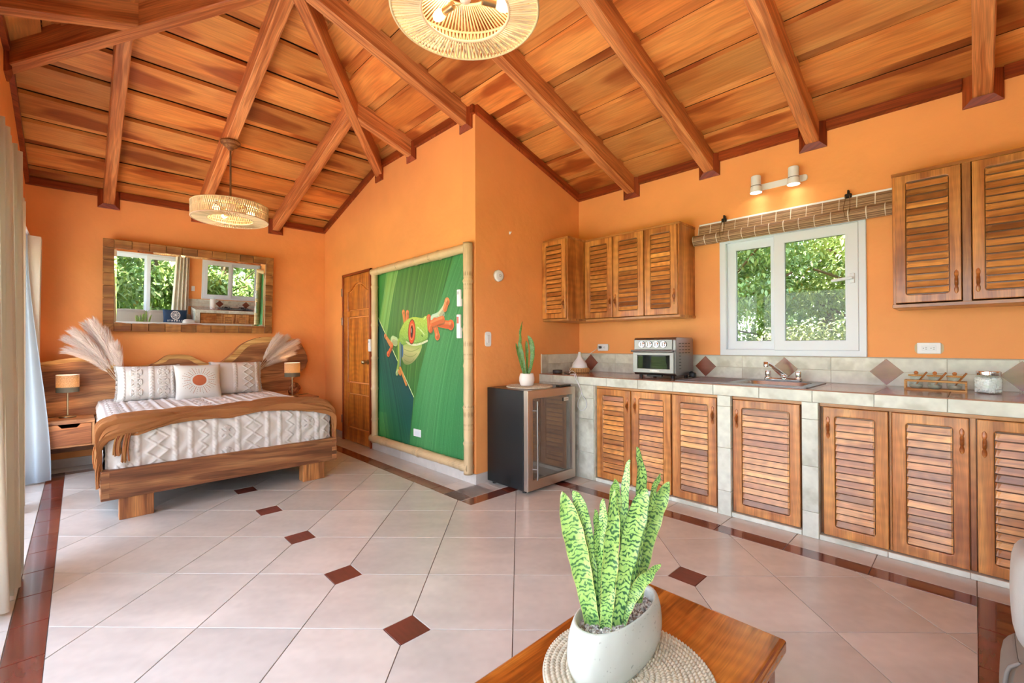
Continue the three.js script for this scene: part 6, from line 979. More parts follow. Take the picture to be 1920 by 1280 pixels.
// ---------------------------------------------------------------- rope pendants
function pendant(label, pos, rodTop) {
  const t = thing('pendant_lamp', label, 'pendant lamp', pos, 'woven rope drum pendants'); BASE.delete(t);
  const rope = M({ color: 0xd9c3a0, roughness: 0.95 }), Ro = 0.307, Hh = 0.13, Ri = 0.185;
  const hoop = (r, y, w = 0.006) => { const g = new THREE.TorusGeometry(r, w, 8, 80); g.rotateX(PI / 2); g.translate(0, y, 0); return fin(g, { tint: [rr(0.9, 1), rr(0.86, 0.95), rr(0.8, 0.9)] }); };
  P('hoop', hoop(Ro, 0), rope, t); P('hoop', hoop(Ro, Hh), rope, t); P('hoop', hoop(Ro, Hh * 0.52, 0.004), rope, t); P('hoop', hoop(Ri, 0.004), rope, t); P('hoop', hoop(Ri * 0.75, Hh + 0.01), rope, t);
  const wall = [], bot = [], topr = [], N = 112;
  const st = (a, b, r) => { const g = cyl(a, b, r, r, { rad: 6, caps: false, tint: (() => { const k = rr(0.78, 1.08); return [k, k * 0.97, k * 0.92]; })() }); return g; };
  for (let i = 0; i < N; i++) { const a = i / N * 2 * PI, b = (i + 0.5) / N * 2 * PI, q = (an, r, y) => [r * cos(an), y, r * sin(an)];
    wall.push(st(q(a, Ro, 0), q(b, Ro, Hh * 0.52), 0.0034), st(q(b, Ro, Hh * 0.52), q(a + 2 * PI / N, Ro, 0), 0.0034), st(q(a, Ro, Hh * 0.52), q(b, Ro, Hh), 0.0034), st(q(b, Ro, Hh), q(a + 2 * PI / N, Ro, Hh * 0.52), 0.0034));
    bot.push(st(q(a, Ri, 0.003), q(a + 0.03, Ro, 0), 0.0042)); if (i % 2 === 0) bot.push(st(q(a, Ri + 0.04, 0.005), q(a - 0.03, Ro, 0.003), 0.0036));
    topr.push(st(q(a, Ri * 0.75, Hh + 0.01), q(a + 0.05, Ro, Hh), 0.0036)); }
  P('side_weave', wall, rope, t, { kind: 'stuff' }); P('bottom_weave', bot, rope, t, { kind: 'stuff' }); P('top_weave', topr, rope, t, { kind: 'stuff' });
  P('top_plate', lathe([[0, Hh + 0.03], [0.1, Hh + 0.028], [0.105, Hh + 0.012], [0.1, Hh + 0.004], [0, Hh + 0.004]].reverse(), 32), mat.sap, t);
  P('centre_boss', lathe([[0, 0.045], [0.022, 0.05], [0.03, 0.075], [0.028, 0.11], [0.04, Hh + 0.004], [0, Hh + 0.004]], 28), M({ color: 0xd6c2b4, roughness: 0.6 }), t);
  for (let i = 0; i < 3; i++) {
    const a = i / 3 * 2 * PI + 0.95, c = cos(a), s = sin(a), y = 0.07;
    P('lamp_arm', tube([[0.026 * c, 0.09, 0.026 * s], [0.05 * c - 0.02 * s, 0.075, 0.05 * s + 0.02 * c], [0.075 * c, y, 0.075 * s]], 0.0028, { seg: 12, rad: 6 }), mat.brass, t);
    P('lamp_holder', cyl([0.075 * c, y, 0.075 * s], [0.135 * c, y, 0.135 * s], 0.016, 0.016, { rad: 16 }), mat.brass, t);
    const g = new THREE.SphereGeometry(0.023, 16, 12); g.scale(1.45, 1, 1); g.rotateY(-a); g.translate(0.168 * c, y, 0.168 * s);
    P('bulb', fin(g), M({ color: 0xfff0d0, emissive: 0xffc878, emissiveIntensity: 14 }), t);
    const L = new THREE.PointLight(0xffe8cc, 1.5 * LAMP, 0, 2); L.position.set(0.168 * c, y, 0.168 * s); L.castShadow = true; L.shadow.radius = 1; L.name = 'pendant_light'; t.add(L);
  }
  P('rod', cyl([0, Hh + 0.02, 0], [0, rodTop - 0.06, 0], 0.0085), M({ color: 0x7a5a40, metalness: 0.4, roughness: 0.5 }), t);
  P('canopy', lathe([[0, rodTop - 0.085], [0.018, rodTop - 0.08], [0.03, rodTop - 0.062], [0.03, rodTop - 0.05], [0.055, rodTop - 0.045], [0.06, rodTop - 0.035], [0.058, rodTop - 0.026], [0.08, rodTop - 0.022], [0.084, rodTop - 0.01], [0.08, rodTop], [0, rodTop]], 32), M({ map: T.sap, color: 0xb59a86, roughness: 0.6 }), t);
  return t;
}
pendant('rope drum pendant on a long rod over the bed', [-4.8, 2.365, -1.01], yBed(-4.8) - 0.15 - 2.365 + 0.012);
pendant('rope drum pendant cut off by the top edge of the picture', [-1.485, 2.6, -1.17], yKit(-1.17) - 0.0 - 2.6 - 0.15);

// ---------------------------------------------------------------- coffee table, jute mat, snake plant in the oval pot
{
  const TH_ = 0.42, x0 = -0.815, x1 = -0.352, z0 = -1.345, z1 = -0.38;
  const t = thing('coffee_table', 'glossy honey-brown timber coffee table with rounded edges in the foreground', 'table', [-0.585, 0, -0.86]);
  const nb = 4; for (let i = 0; i < nb; i++) { const a = lerp(x0, x1, i / nb), b = lerp(x0, x1, (i + 1) / nb); }
  const tp = extr([[x0, -z1], [x1, -z1], [x1, -z0], [x0, -z0]], 0.045, { bevel: 0.012, seg: 4, grain: [0, 1, 0], off: [0.15, 0.22], tint: [0.86, 0.8, 0.74] }); tp.rotateX(-PI / 2); tp.translate(0, TH_ - 0.045, 0); P('table_top', tp, mat.table, t);
  P('apron', [BX(x0 + 0.06, x1 - 0.06, 0.31, 0.376, z0 + 0.06, z0 + 0.085, { grain: [1, 0, 0] }), BX(x0 + 0.06, x1 - 0.06, 0.31, 0.376, z1 - 0.085, z1 - 0.06, { grain: [1, 0, 0] }), BX(x0 + 0.06, x0 + 0.085, 0.31, 0.376, z0 + 0.085, z1 - 0.085, { grain: [0, 0, 1] }), BX(x1 - 0.085, x1 - 0.06, 0.31, 0.376, z0 + 0.085, z1 - 0.085, { grain: [0, 0, 1] })], mat.table, t);
  for (const x of [x0 + 0.05, x1 - 0.05]) for (const z of [z0 + 0.05, z1 - 0.05]) P('leg', BX(x - 0.03, x + 0.03, 0, 0.376, z - 0.03, z + 0.03, { c: 0.006, grain: [0, 1, 0] }), mat.table, t);
  solo('woven_mat', [braidMat(-0.575, TH_ + 0.0005, -0.93, 0.2, 0.0125, 0.011, 2)], jute, 'round braided jute mat under the grey pot on the coffee table', 'mat');
  const py = TH_ + 0.011, cx = -0.612, cz = -0.945, p = thing('snake_plant', 'tall banded snake plant in an oval grey ceramic pot on the coffee table', 'plant', [cx, py, cz]);
  const shape = (a, rx, rz) => { const c = cos(a), s = sin(a), n = 2.3; return [Math.sign(c) * Math.pow(abs(c), 2 / n) * rx, Math.sign(s) * Math.pow(abs(s), 2 / n) * rz]; };
  const prof = [[0.0, 0.0], [0.8, 0.0], [0.9, 0.012], [0.985, 0.04], [1.0, 0.065], [0.97, 0.1], [0.9, 0.125], [0.86, 0.131], [0.82, 0.129], [0.79, 0.118], [0.78, 0.1], [0, 0.1]];
  const cr = new THREE.SplineCurve(prof.slice(1, 11).map((q) => new THREE.Vector2(...q))).getPoints(36);
  const RX = 0.074, RZ = 0.162, pot = M({ map: tex(256, 256, (u, v) => { const a = fbm(u, v, 6, 6, 4, 160), s = vn(u * 90, v * 90, 90, 90, 3); const k = 1 + (a - 0.5) * 0.12; const sp = s > 0.93 ? 0.8 : 1; return [196 * k * sp, 202 * k * sp, 196 * k * sp]; }, { su: 1, sv: 1 }), roughness: 0.16 });
  P('pot', [surf((u, v) => { const q = cr[min(cr.length - 1, Math.round(v * (cr.length - 1)))], [a, b] = shape(u * 2 * PI, RX * q.x, RZ * q.x); return [cx + a, py + q.y, cz - b]; }, 72, cr.length - 1, { uvs: [2, 0.6], closeU: true }), surf((u, v) => { const [a, b] = shape(u * 2 * PI, RX * 0.82 * v, RZ * 0.82 * v); return [cx + a, py + 0.0005, cz + b]; }, 40, 2)], pot, p);
  { // gravel: grey chips heaped inside the rim
    const gs = [], rg = rng(50); for (let i = 0; i < 1500; i++) { const a = rg() * 2 * PI, r = sqrt(rg()), [x, z] = shape(a, RX * 0.77 * r, RZ * 0.79 * r), s = 0.0026 + 0.0024 * rg(), k = rg(), c = k < 0.25 ? [0.32, 0.24, 0.2] : k < 0.6 ? [0.5, 0.48, 0.46] : k < 0.85 ? [0.72, 0.7, 0.67] : [0.9, 0.87, 0.83]; const g = new THREE.OctahedronGeometry(s, 0); g.rotateX(rg() * 3); g.rotateY(rg() * 3); g.translate(cx + x, py + 0.101 + 0.006 * (1 - r) + 0.004 * rg(), cz + z); gs.push(fin(g, { keepUV: true, tint: c })); }
    gs.push(surf((u, v) => { const [a, b] = shape(u * 2 * PI, RX * 0.8 * v, RZ * 0.81 * v); return [cx + a, py + 0.1 + 0.005 * (1 - v), cz - b]; }, 40, 4, { tint: [0.3, 0.27, 0.25] }));
    P('gravel', gs, M({ roughness: 0.9 }), p, { kind: 'stuff' });
  }
  const L = [[[-0.631, 0.53, -0.876], [-0.655, 0.698, -0.85], [-0.681, 0.852, -0.822], 0.048, 0], [[-0.632, 0.53, -0.886], [-0.647, 0.749, -0.869], [-0.668, 0.852, -0.846], 0.03, 1], [[-0.626, 0.53, -0.9], [-0.63, 0.694, -0.895], [-0.635, 0.805, -0.889], 0.024, 1], [[-0.612, 0.53, -0.9], [-0.614, 0.725, -0.896], [-0.616, 0.834, -0.894], 0.02, 1], [[-0.622, 0.53, -0.935], [-0.617, 0.752, -0.938], [-0.613, 0.871, -0.941], 0.032, 0], [[-0.605, 0.53, -0.884], [-0.598, 0.667, -0.891], [-0.587, 0.86, -0.9], 0.036, 2], [[-0.594, 0.53, -0.904], [-0.568, 0.728, -0.93], [-0.539, 0.863, -0.959], 0.046, 1], [[-0.603, 0.53, -0.969], [-0.577, 0.78, -0.994], [-0.581, 0.946, -0.989], 0.03, 1], [[-0.598, 0.53, -0.955], [-0.596, 0.786, -0.955], [-0.586, 0.919, -0.965], 0.019, 1], [[-0.592, 0.53, -0.93], [-0.549, 0.788, -0.972], [-0.523, 0.89, -0.998], 0.02, 1], [[-0.608, 0.53, -1.022], [-0.583, 0.716, -1.046], [-0.545, 0.848, -1.085], 0.042, 0], [[-0.589, 0.53, -0.92], [-0.563, 0.616, -0.946], [-0.52, 0.679, -0.99], 0.03, 2]];
  const tws = [0.3, -0.5, 0.8, -0.7, 0.6, 0.5, -0.4, 0.9, -0.9, 0.8, -0.3, 0.9];
  L.forEach((l, i) => P('leaf', swordLeaf([l[0][0], 0.522, l[0][2]], l[1], l[2], l[3], [0.72 + 0.25 * sin(i * 2.1), 0.1, 0.69 + 0.25 * cos(i * 1.7)], 0.28, tws[i]), leafMat[l[4]], p));
}

// ---------------------------------------------------------------- sofa along the back wall (its arm shows at the right edge, its back in the mirror)
{
  const cloth = M({ color: 0xa1978b, roughness: 0.95, bumpMap: T.linen, bumpScale: 0.0012 }), light = M({ color: 0xcfcbc4, roughness: 0.95, bumpMap: T.linen, bumpScale: 0.0012 });
  const soft = (x0, x1, y0, y1, z0, z1, r, puff = 0.02) => { // rounded, slightly swollen cushion block
    const nx = 14, N = 14, fs = []; const cx = (x0 + x1) / 2, cy = (y0 + y1) / 2, cz = (z0 + z1) / 2, h = [(x1 - x0) / 2, (y1 - y0) / 2, (z1 - z0) / 2];
    for (const [ax, s] of [[0, 1], [0, -1], [1, 1], [1, -1], [2, 1], [2, -1]]) { const b = (ax + 1) % 3, c = (ax + 2) % 3; fs.push(surf((u, v) => { const p = [0, 0, 0]; const U = (u * 2 - 1), V = (v * 2 - 1); p[ax] = s * h[ax]; const rv = s > 0 ? V : -V; const e = (t) => Math.sign(t) * (1 - Math.pow(1 - abs(t), 1.6)); p[b] = e(U) * h[b]; p[c] = e(rv) * h[c]; const q = p.map((t, k) => clamp(t, -h[k] + r, h[k] - r)), d = p.map((t, k) => t - q[k]), l = Math.hypot(...d) || 1; const o = q.map((t, k) => t + d[k] / l * r); const bl = puff * cos(o[0] / h[0] * 1.4) * cos(o[1] / h[1] * 1.4) * cos(o[2] / h[2] * 1.4); o.forEach((t, k) => { o[k] = t + d[k] / l * bl * 2; }); if (l > 0) o[ax] += s * puff * cos(U * 1.5) * cos(V * 1.5); return [cx + o[0], cy + o[1], cz + o[2]]; }, nx, N, { uvs: [0.6, 0.6] })); }
    return fs;
  };
  const s = thing('sofa', 'grey linen sofa at the right edge with a rounded arm and piped seams', 'sofa', [0.48, 0, -0.9]);
  P('base', soft(0.06, 0.8, 0.09, 0.3, -1.9, 0.2, 0.03, 0.004), cloth, s);
  P('arm', soft(0.056, 0.8, 0.06, 0.395, -1.95, -1.7, 0.06, 0.012), cloth, s); P('arm', soft(0.05, 0.8, 0.06, 0.492, 0.09, 0.31, 0.06, 0.01), cloth, s);
  P('arm_bolster', soft(0.078, 0.31, 0.385, 0.668, -1.945, -1.72, 0.055, 0.012), light, s);
  P('piping', [tube([[0.076, 0.385, -1.72], [0.052, 0.35, -1.722], [0.046, 0.22, -1.724], [0.052, 0.08, -1.726]], 0.005, { seg: 24, rad: 6 })], M({ color: 0x8d857e, roughness: 0.9 }), s);
  for (const [a, b] of [[-1.69, -1.11], [-1.1, -0.52], [-0.51, 0.07]]) { P('seat_cushion', soft(0.07, 0.62, 0.29, 0.44, a, b, 0.05, 0.014), cloth, s); P('back_cushion', soft(0.53, 0.72, 0.44, 0.8, a, b, 0.06, 0.02), cloth, s); }
  P('back_frame', soft(0.69, 0.8, 0.1, 0.74, -1.94, 0.2, 0.045, 0.004), cloth, s); for (const x of [0.12, 0.82]) for (const z of [-1.84, 0.12]) P('foot', cyl([x, 0, z], [x, 0.1, z], 0.02, 0.026), mat.cabDark, s);
  // navy cushion with a white flower-of-circles emblem
  const nt = ctex(512, 384, (g, w, h) => { g.fillStyle = '#1d3450'; g.fillRect(0, 0, w, h); g.strokeStyle = '#f3f2ee'; g.lineWidth = 6; const cx = w / 2, cy = 132; for (let i = 0; i < 10; i++) { const a = i / 10 * 2 * PI; g.beginPath(); g.arc(cx + 52 * cos(a), cy + 52 * sin(a), 42, 0, 7); g.stroke(); } g.beginPath(); g.arc(cx, cy, 96, 0, 7); g.stroke(); g.fillStyle = '#f3f2ee'; g.font = 'bold 50px sans-serif'; g.textAlign = 'center'; g.fillText('E L E M E N T S', cx, 272); });
  const c = thing('navy_cushion', 'navy cushion with a white circle emblem standing on the sofa, seen in the mirror', 'cushion', [0.44, 0.672, -1.6]); BASE.delete(c); c.rotation.set(-0.22, -PI / 2, 0, 'YXZ');
  const half = (sg) => surf((u, v) => { const a = u * 2 - 1, b = v * 2 - 1, k = Math.pow(max(0, (1 - a ** 4) * (1 - b ** 4)), 0.55); return [a * 0.23 * (1 - 0.06 * abs(a) ** 3 * (1 - b * b)), b * 0.2 * (1 - 0.06 * abs(b) ** 3 * (1 - a * a)), sg * 0.07 * k]; }, 40, 40, { uvs: [1, 1] });
  P('cushion_front', half(1), M({ map: nt, roughness: 0.9 }), c); P('cushion_back', half(-1), M({ color: 0x1d3450, roughness: 0.9 }), c);
}

// ---------------------------------------------------------------- curtains
{
  const linen = new THREE.MeshPhysicalMaterial({ vertexColors: true, color: 0xe3d8c6, roughness: 0.95, transmission: 0.12, thickness: 0, side: THREE.DoubleSide, bumpMap: T.linen, bumpScale: 0.0008 });
  const drape = (f, nu, nv, uvs) => surf(f, nu, nv, { uvs });
  const rod = thing('curtain_rod', 'white curtain rod on brackets above the sliding doors', 'curtain rod', [-3.6, 2.2, 0.33]);
  P('rod', cyl([-6.06, 2.2, 0.33], [0.8, 2.2, 0.33], 0.011), mat.white, rod); P('finial', sph(-6.08, 2.2, 0.33, 0.02), mat.white, rod);
  for (const x of [-5.93, -3.3, -1.0, 0.75]) P('bracket', [cyl([x, 2.2, 0.33], [x, 2.2, LEFTZ], 0.008), BX(x - 0.018, x + 0.018, 2.16, 2.24, LEFTZ - 0.006, LEFTZ, { c: 0.002 })], mat.white, rod);
  // near curtain: deep gathered folds
  const c1 = thing('curtain', 'near beige linen curtain gathered in deep folds at the left edge', 'curtain', [-3.1, 0, 0.24]);
  P('curtain_cloth', drape((u, v) => { const x = lerp(-3.76, -2.95, u) + v * lerp(0.22, 0, u), k = lerp(0.85, 1.1, v), ph = u * 2 * PI * 6.5 - 0.6; const z = lerp(0.262, 0.3, u) - v * 0.02 + 0.04 * k * sin(ph) + 0.008 * sin(ph * 2.3 + v * 3); return [x + 0.02 * sin(ph * 2), 2.28 - v * 2.265 + 0.006 * sin(ph) * (1 - v), z + 0.006 * v * sin(u * 14 + v * 4)]; }, 240, 60, [3, 8]), linen, c1);
  // far curtain: swept into the corner by the bed
  const c2 = thing('curtain', 'far pale curtain hanging in the corner between the sliding doors and bed', 'curtain', [-5.85, 0, 0.26]);
  const c4 = thing('curtain', 'narrow beige curtain stack between the near and far curtains, mostly hidden', 'curtain', [-4.85, 0, 0.31]);
  P('curtain_cloth', drape((u, v) => { const ph = u * 2 * PI * 2.6; return [lerp(-5.0, -4.72, u), 2.28 - v * 2.265, 0.315 + 0.028 * sin(ph)]; }, 90, 40, [1, 8]), linen, c4);
  P('curtain_cloth', drape((u, v) => { const w = lerp(0.2, 0.3, v), x = -5.99 + u * w, ph = u * 2 * PI * 3.2; const z = lerp(0.29, 0.305, v) + lerp(0.045, 0.035, v) * sin(ph + 0.5); return [x, 2.18 - v * 2.17, z]; }, 120, 50, [1.4, 8]), linen, c2);
  P('curtain_lining', drape((u, v) => { const f = v * v * (3 - 2 * v), z = lerp(lerp(0.345, 0.36, v), lerp(0.325, 0.172, f), u), x = lerp(-5.76, -5.63, v) - 0.05 * u * v + 0.012 * sin(u * 11 + 1) * v; return [x, 2.17 - v * 2.155, z + 0.008 * v * sin(u * 13)]; }, 60, 50, [0.6, 8]), new THREE.MeshPhysicalMaterial({ vertexColors: true, color: 0xa4b2bd, roughness: 0.9, transmission: 0.25, thickness: 0, side: THREE.DoubleSide }), c2, { label: 'pale bluish lining swept out towards the floor' });
  // curtain of the back window, seen in the mirror
  const c3 = thing('curtain', 'beige curtain beside the back window, seen in the mirror', 'curtain', [BACKX - 0.09, 0, -1.72]);
  P('curtain_cloth', drape((u, v) => { const w = lerp(0.26, 0.36, v), z = -1.9 + u * w, ph = u * 2 * PI * 4.2; return [BACKX - 0.1 + 0.04 * sin(ph), 2.16 - v * 2.1, z]; }, 120, 40, [1.2, 8]), linen, c3);
  const r3 = thing('curtain_rod', 'white curtain rod above the back window behind the sofa', 'curtain rod', [BACKX - 0.09, 2.15, -1.0]);
  P('rod', cyl([BACKX - 0.1, 2.15, -1.98], [BACKX - 0.1, 2.15, 0.1], 0.011), mat.white, r3); for (const z of [-1.93, 0.05]) P('bracket', cyl([BACKX - 0.1, 2.15, z], [BACKX, 2.15, z], 0.008), mat.white, r3);
}

// ---------------------------------------------------------------- counter with hob on the back wall (seen in the mirror)
{
  const k = () => { const q = rr(0.96, 1.04); return { c: 0.0015, tint: [q, q, q], off: [rr(0, 3), rr(0, 3)] }; }, g = 0.0012, XF = 0.33;
  const t = thing('hob_counter', 'tiled counter with a gas hob under the back window, seen in the mirror', 'counter', [0.64, 0, -2.6]);
  P('core', [BX(XF + 0.01, BACKX - 0.002, 0.835, CT - 0.009, -3.24, -1.975, { c: 0 }), BX(XF + 0.01, BACKX - 0.002, 0, 0.836, -2.06, -1.975, { c: 0 }), BX(XF + 0.02, BACKX - 0.002, 0, 0.03, -3.24, -2.06, { c: 0 })], mat.groutLight, t);
  for (let z = -3.24; z < -1.98; z += 0.3) { const b = min(z + 0.3, -1.966); P('edge_tile', BX(XF, XF + 0.01, 0.837, CT - 0.006, z + g, b - g, k()), mat.stone, t); for (const [a, c] of [[XF, 0.63], [0.63, BACKX - 0.014]]) P('top_tile', BX(a + g, c - g, CT - 0.009, CT, z + g, b - g, k()), mat.topTile, t); }
  for (const [p, q] of [[0, 0.3], [0.3, 0.6], [0.6, 0.835], [0.837, CT - 0.006]]) { P('end_tile', BX(XF, 0.63, p + g, q - g, -1.975, -1.966, k()), mat.stone, t); P('end_tile', BX(0.63 + g, BACKX - 0.003, p + g, q - g, -1.975, -1.966, k()), mat.stone, t); if (q < 0.836) P('end_tile', BX(XF, XF + 0.01, p + g, q - g, -2.06, -1.977, k()), mat.stone, t); }
  const s = struct('trim_7'); for (let z = -3.88; z < -1.98; z += 0.305) for (const [p, q] of [[CT + 0.001, 1.006], [1.006, 1.1]]) P('backsplash_tile', BX(BACKX - 0.012, BACKX, p + g, q - g, z + g, z + 0.305 - g, k()), mat.stone, s);
  for (const z of [-2.56, -3.15]) { const q = extr([[-z, 0.918], [-z + 0.088, 1.006], [-z, 1.093], [-z - 0.088, 1.006]], 0.0035, { bevel: 0.0008 }); q.rotateY(PI / 2); q.translate(BACKX - 0.015, 0, 0); P('diamond_tile', q, mat.mauve, s); }
  const u = thing('base_cupboard', 'wooden drawer and louvred doors under the hob counter, seen in the mirror', 'cupboard', [0.36, 0.033, -2.062]); BASE.delete(u); u.rotation.y = -PI / 2; // local x runs along +z ... -z reversed below
  u.rotation.y = -PI / 2; u.position.set(0.385, 0.033, -3.235);
  P('face_frame', [BX(0, 1.17, 0, 0.8, -0.02, -0.004, { c: 0, tint: [0.8, 0.7, 0.62] })], mat.cab, u);
  louvreDoor(u, 0.14, 0.01, 0, 0.29, 0.77, { n: 14, hand: 1 }); louvreDoor(u, 0.44, 0.01, 0, 0.29, 0.77, { n: 14, hand: -1 });
  const dz = sub('drawer', u, [0.84, 0, 0]); P('drawer_front', BX(0, 0.32, 0.55, 0.78, 0, 0.022, { c: 0.004, grain: [1, 0, 0], tint: [0.9, 0.75, 0.65] }), mat.cab, dz); P('handle', tube([[0.1, 0.665, 0.02], [0.13, 0.665, 0.045], [0.19, 0.665, 0.045], [0.22, 0.665, 0.02]], 0.007), mat.cab, dz); P('lower_front', BX(0, 0.32, 0.02, 0.54, 0, 0.022, { c: 0.004, grain: [1, 0, 0], tint: [0.9, 0.75, 0.65] }), mat.cab, dz);
  const h = thing('gas_hob', 'black gas hob with cast grates on the back counter, seen in the mirror', 'hob', [0.64, CT, -2.85]);
  P('hob_plate', BX(0.42, 0.86, CT, CT + 0.012, -3.2, -2.5, { c: 0.004 }), mat.black, h); for (const z of [-3.03, -2.67]) for (const x of [0.54, 0.75]) { P('burner', lathe([[0, 0.025], [0.035, 0.022], [0.045, 0.01], [0.045, 0], [0, 0]].reverse(), 20).translate(x, CT + 0.011, z), mat.black, h); P('grate', [BX(x - 0.08, x + 0.08, CT + 0.04, CT + 0.05, z - 0.005, z + 0.005), BX(x - 0.005, x + 0.005, CT + 0.04, CT + 0.05, z - 0.08, z + 0.08), ...[[-1, 0], [1, 0], [0, -1], [0, 1]].map(([a, b]) => BX(x + a * 0.078 - 0.005, x + a * 0.078 + 0.005, CT + 0.011, CT + 0.045, z + b * 0.078 - 0.005, z + b * 0.078 + 0.005))], mat.black, h); }
  const r = thing('paper_towel', 'white paper towel roll standing on the back counter, seen in the mirror', 'paper towel', [0.75, CT, -2.38]);
  P('roll', lathe([[0.018, 0.004], [0.058, 0.004], [0.06, 0.01], [0.06, 0.22], [0.058, 0.226], [0.018, 0.226]], 32).translate(0.75, CT, -2.38), M({ color: 0xf4f4f2, roughness: 0.95 }), r); P('holder', [cyl([0.75, CT, -2.38], [0.75, CT + 0.27, -2.38], 0.006), cyl([0.75, CT, -2.38], [0.75, CT + 0.005, -2.38], 0.065)], mat.chrome, r);
  const w = thing('light_switch', 'white switch on the back wall beside the curtain, seen in the mirror', 'switch', [BACKX, 1.35, -2.0]); P('switch_plate', BX(BACKX - 0.008, BACKX, 1.29, 1.41, -2.035, -1.965, { c: 0.003 }), mat.plastic, w); P('switch_rocker', BX(BACKX - 0.012, BACKX - 0.007, 1.32, 1.38, -2.016, -1.984, { c: 0.002 }), mat.plastic, w);
}

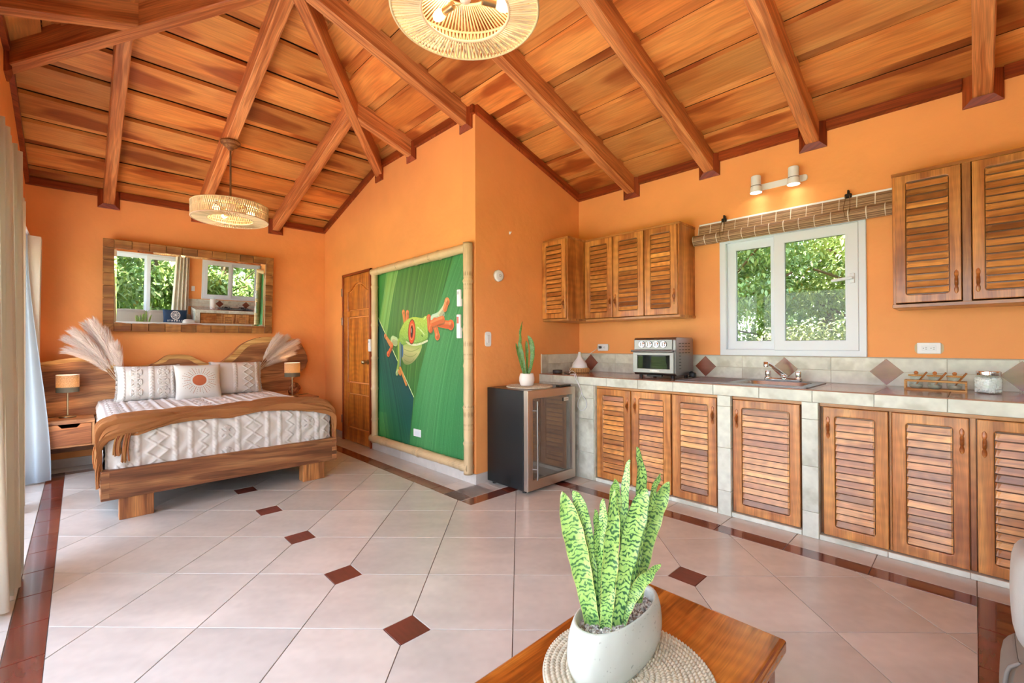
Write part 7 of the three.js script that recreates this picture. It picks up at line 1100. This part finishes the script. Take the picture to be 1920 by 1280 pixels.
// ---------------------------------------------------------------- outside: ground, terrace, trees
{
  const grass = M({ map: tex(256, 256, (u, v) => { const a = fbm(u, v, 8, 8, 4, 200), b = fbm(u, v, 60, 60, 2, 201); const k = 0.7 + 0.6 * b; return [(96 + 40 * a) * k, (128 + 30 * a) * k, 52 * k]; }, { su: 3, sv: 3 }), roughness: 1 });
  const gr = P('ground', BX(-40, 40, -0.6, -0.22, -40, 40, { c: 0 }), grass, null); gr.userData.kind = 'structure';
  const te = P('terrace', BX(-8, 3, -0.2, -0.03, LEFTZ + TH + 0.002, 5.2, { c: 0 }), M({ map: T.tile, roughness: 0.6, color: 0xffffff }), null); te.userData.kind = 'structure';
  const leafG = (() => { // folded pointed leaf, long side along x
    const T_ = [], N = 4, w = (t) => 0.2 * Math.pow(sin(PI * Math.pow(t, 0.8)), 0.8), z = (t) => -0.16 * t * t, f = 0.06; for (let i = 0; i < N; i++) { const a = i / N, b = (i + 1) / N; for (const s of [-1, 1]) { const p = [a, z(a), 0], q = [b, z(b), 0], r = [b, z(b) + f * w(b) * 4, s * w(b)], o = [a, z(a) + f * w(a) * 4, s * w(a)]; if (b < 1) T_.push(s > 0 ? [p, r, q] : [p, q, r]); if (a > 0) T_.push(s > 0 ? [p, o, r] : [p, r, o]); } } return fin(fromTris(T_)); })();
  const lm = new THREE.MeshPhysicalMaterial({ color: 0xffffff, roughness: 0.55, transmission: 0.25, thickness: 0, side: THREE.DoubleSide });
  const bark = M({ color: 0x6a5a48, roughness: 1 });
  const tree = (label, x, z, h, r, n, size, hue, seed, group) => {
    const t = thing('tree', label, 'tree', [x, -0.22, z], group), rg = rng(seed); BASE.delete(t);
    P('trunk', tube([[0, 0, 0], [0.1 * rg(), h * 0.3, 0.1 * rg()], [0.2 * (rg() - 0.5), h * 0.65, 0.1], [0, h * 0.92, 0]], 0.06 + 0.012 * h, { seg: 14, rad: 8 }), bark, t);
    const br = []; for (let i = 0; i < 12; i++) { const a = rg() * 2 * PI, y = h * (0.15 + 0.6 * rg()); br.push(tube([[0, y, 0], [r * 0.4 * cos(a), y + 0.25, r * 0.4 * sin(a)], [r * 0.85 * cos(a), y + 0.35 + 0.4 * rg(), r * 0.85 * sin(a)]], 0.018, { seg: 6, rad: 5 })); } P('branches', br, bark, t);
    const m = new THREE.InstancedMesh(leafG, lm, n), o = new THREE.Object3D(), c = new THREE.Color(); m.name = 'foliage'; m.userData.kind = 'stuff';
    const cl = []; const K = 34; for (let i = 0; i < K; i++) { const a = rg() * 2 * PI, q = sqrt(rg()), y = rg(); cl.push([r * 0.85 * q * cos(a), h * (0.06 + 0.94 * y), r * 0.85 * q * sin(a), r * (0.26 + 0.24 * rg())]); }
    for (let i = 0; i < n; i++) { const k = cl[floor(rg() * K)], u = rg() * 2 - 1, a = rg() * 2 * PI, q = sqrt(1 - u * u), rad = k[3] * (0.55 + 0.5 * rg()); o.position.set(k[0] + rad * q * cos(a), k[1] + rad * u * 0.8, k[2] + rad * q * sin(a)); o.rotation.set((rg() - 0.5) * 1.2, rg() * 6.3, -0.5 + (rg() - 0.5) * 1.4); o.scale.setScalar(size * (0.6 + 0.8 * rg())); o.updateMatrix(); m.setMatrixAt(i, o.matrix); const y = rg(), s = 0.75 + 0.5 * rg(); c.setRGB((0.17 + hue * 0.13 + 0.13 * y * y) * s, (0.3 + hue * 0.08 + 0.1 * y) * s, (0.09 + 0.08 * rg()) * s); if (rg() < 0.012) c.setRGB(0.4, 0.33, 0.06); if (h < 2) c.multiplyScalar(0.5); m.setColorAt(i, c); }
    m.castShadow = m.receiveShadow = true; t.add(m);
  };
  const G1 = 'leafy trees outside the kitchen window', G2 = 'leafy trees outside the back windows';
  const kt = [[-2.9, -7.4, 4.2, 1.3, 26000, 0.085, 0.2], [-2.0, -10.2, 6.4, 1.9, 30000, 0.11, 0.5], [-4.9, -9.2, 5.4, 1.7, 20000, 0.11, 0.3], [-0.5, -7.9, 3.9, 1.35, 34000, 0.07, 0.9], [1.9, -9.2, 5.2, 1.6, 12000, 0.1, 0.7], [-6.0, -12.6, 7, 2.1, 14000, 0.14, 0.4], [1.2, -13, 7, 2.3, 20000, 0.13, 0.8], [-2.2, -14.8, 8, 2.6, 24000, 0.15, 0.3], [-1.25, -6.6, 1.5, 0.8, 14000, 0.055, 1.0], [-3.0, -5.9, 1.2, 0.6, 6000, 0.05, 0.6]];
  kt.forEach((a, i) => tree(['leafy tree outside, left part of the kitchen window', 'tall leafy tree outside behind the middle of the kitchen window', 'leafy tree at the far left outside the kitchen window', 'pale green tree outside the right pane of the kitchen window', 'leafy tree outside to the right of the kitchen window', 'tall dark tree far behind the left pane of the kitchen window', 'tall light tree far behind the right pane of the kitchen window', 'tall tree far to the left outside the kitchen window', 'low pale bush outside under the right pane of the kitchen window', 'low bush outside under the left pane of the kitchen window'][i], ...a, 300 + i));
  const bt = [[4.0, -0.4, 4.4, 1.5, 6000, 0.2, 0.3], [6.9, -1.9, 5.4, 1.7, 9000, 0.22, 0.3], [4.2, -3.4, 4.6, 1.5, 6000, 0.18, 0.5], [7.4, -5.9, 5.8, 1.8, 7000, 0.22, 0.3], [11, -3.6, 8, 2.5, 8000, 0.28, 0.4], [9.4, 1.2, 7, 2.2, 5000, 0.26, 0.2]];
  bt.forEach((a, i) => tree(['large-leaved tree outside the left half of the back window, in the mirror', 'large-leaved tree outside the right half of the back window, in the mirror', 'large-leaved tree outside the hob window, in the mirror', 'leafy tree at the corner beyond the hob window, in the mirror', 'tall tree further off behind the back windows, in the mirror', 'tall tree further off beyond the sofa window, in the mirror'][i], ...a, 400 + i));
}
scene.traverse((o) => { if (o.isMesh) { o.castShadow = true; o.receiveShadow = true; } });
renderer.render(scene, camera);
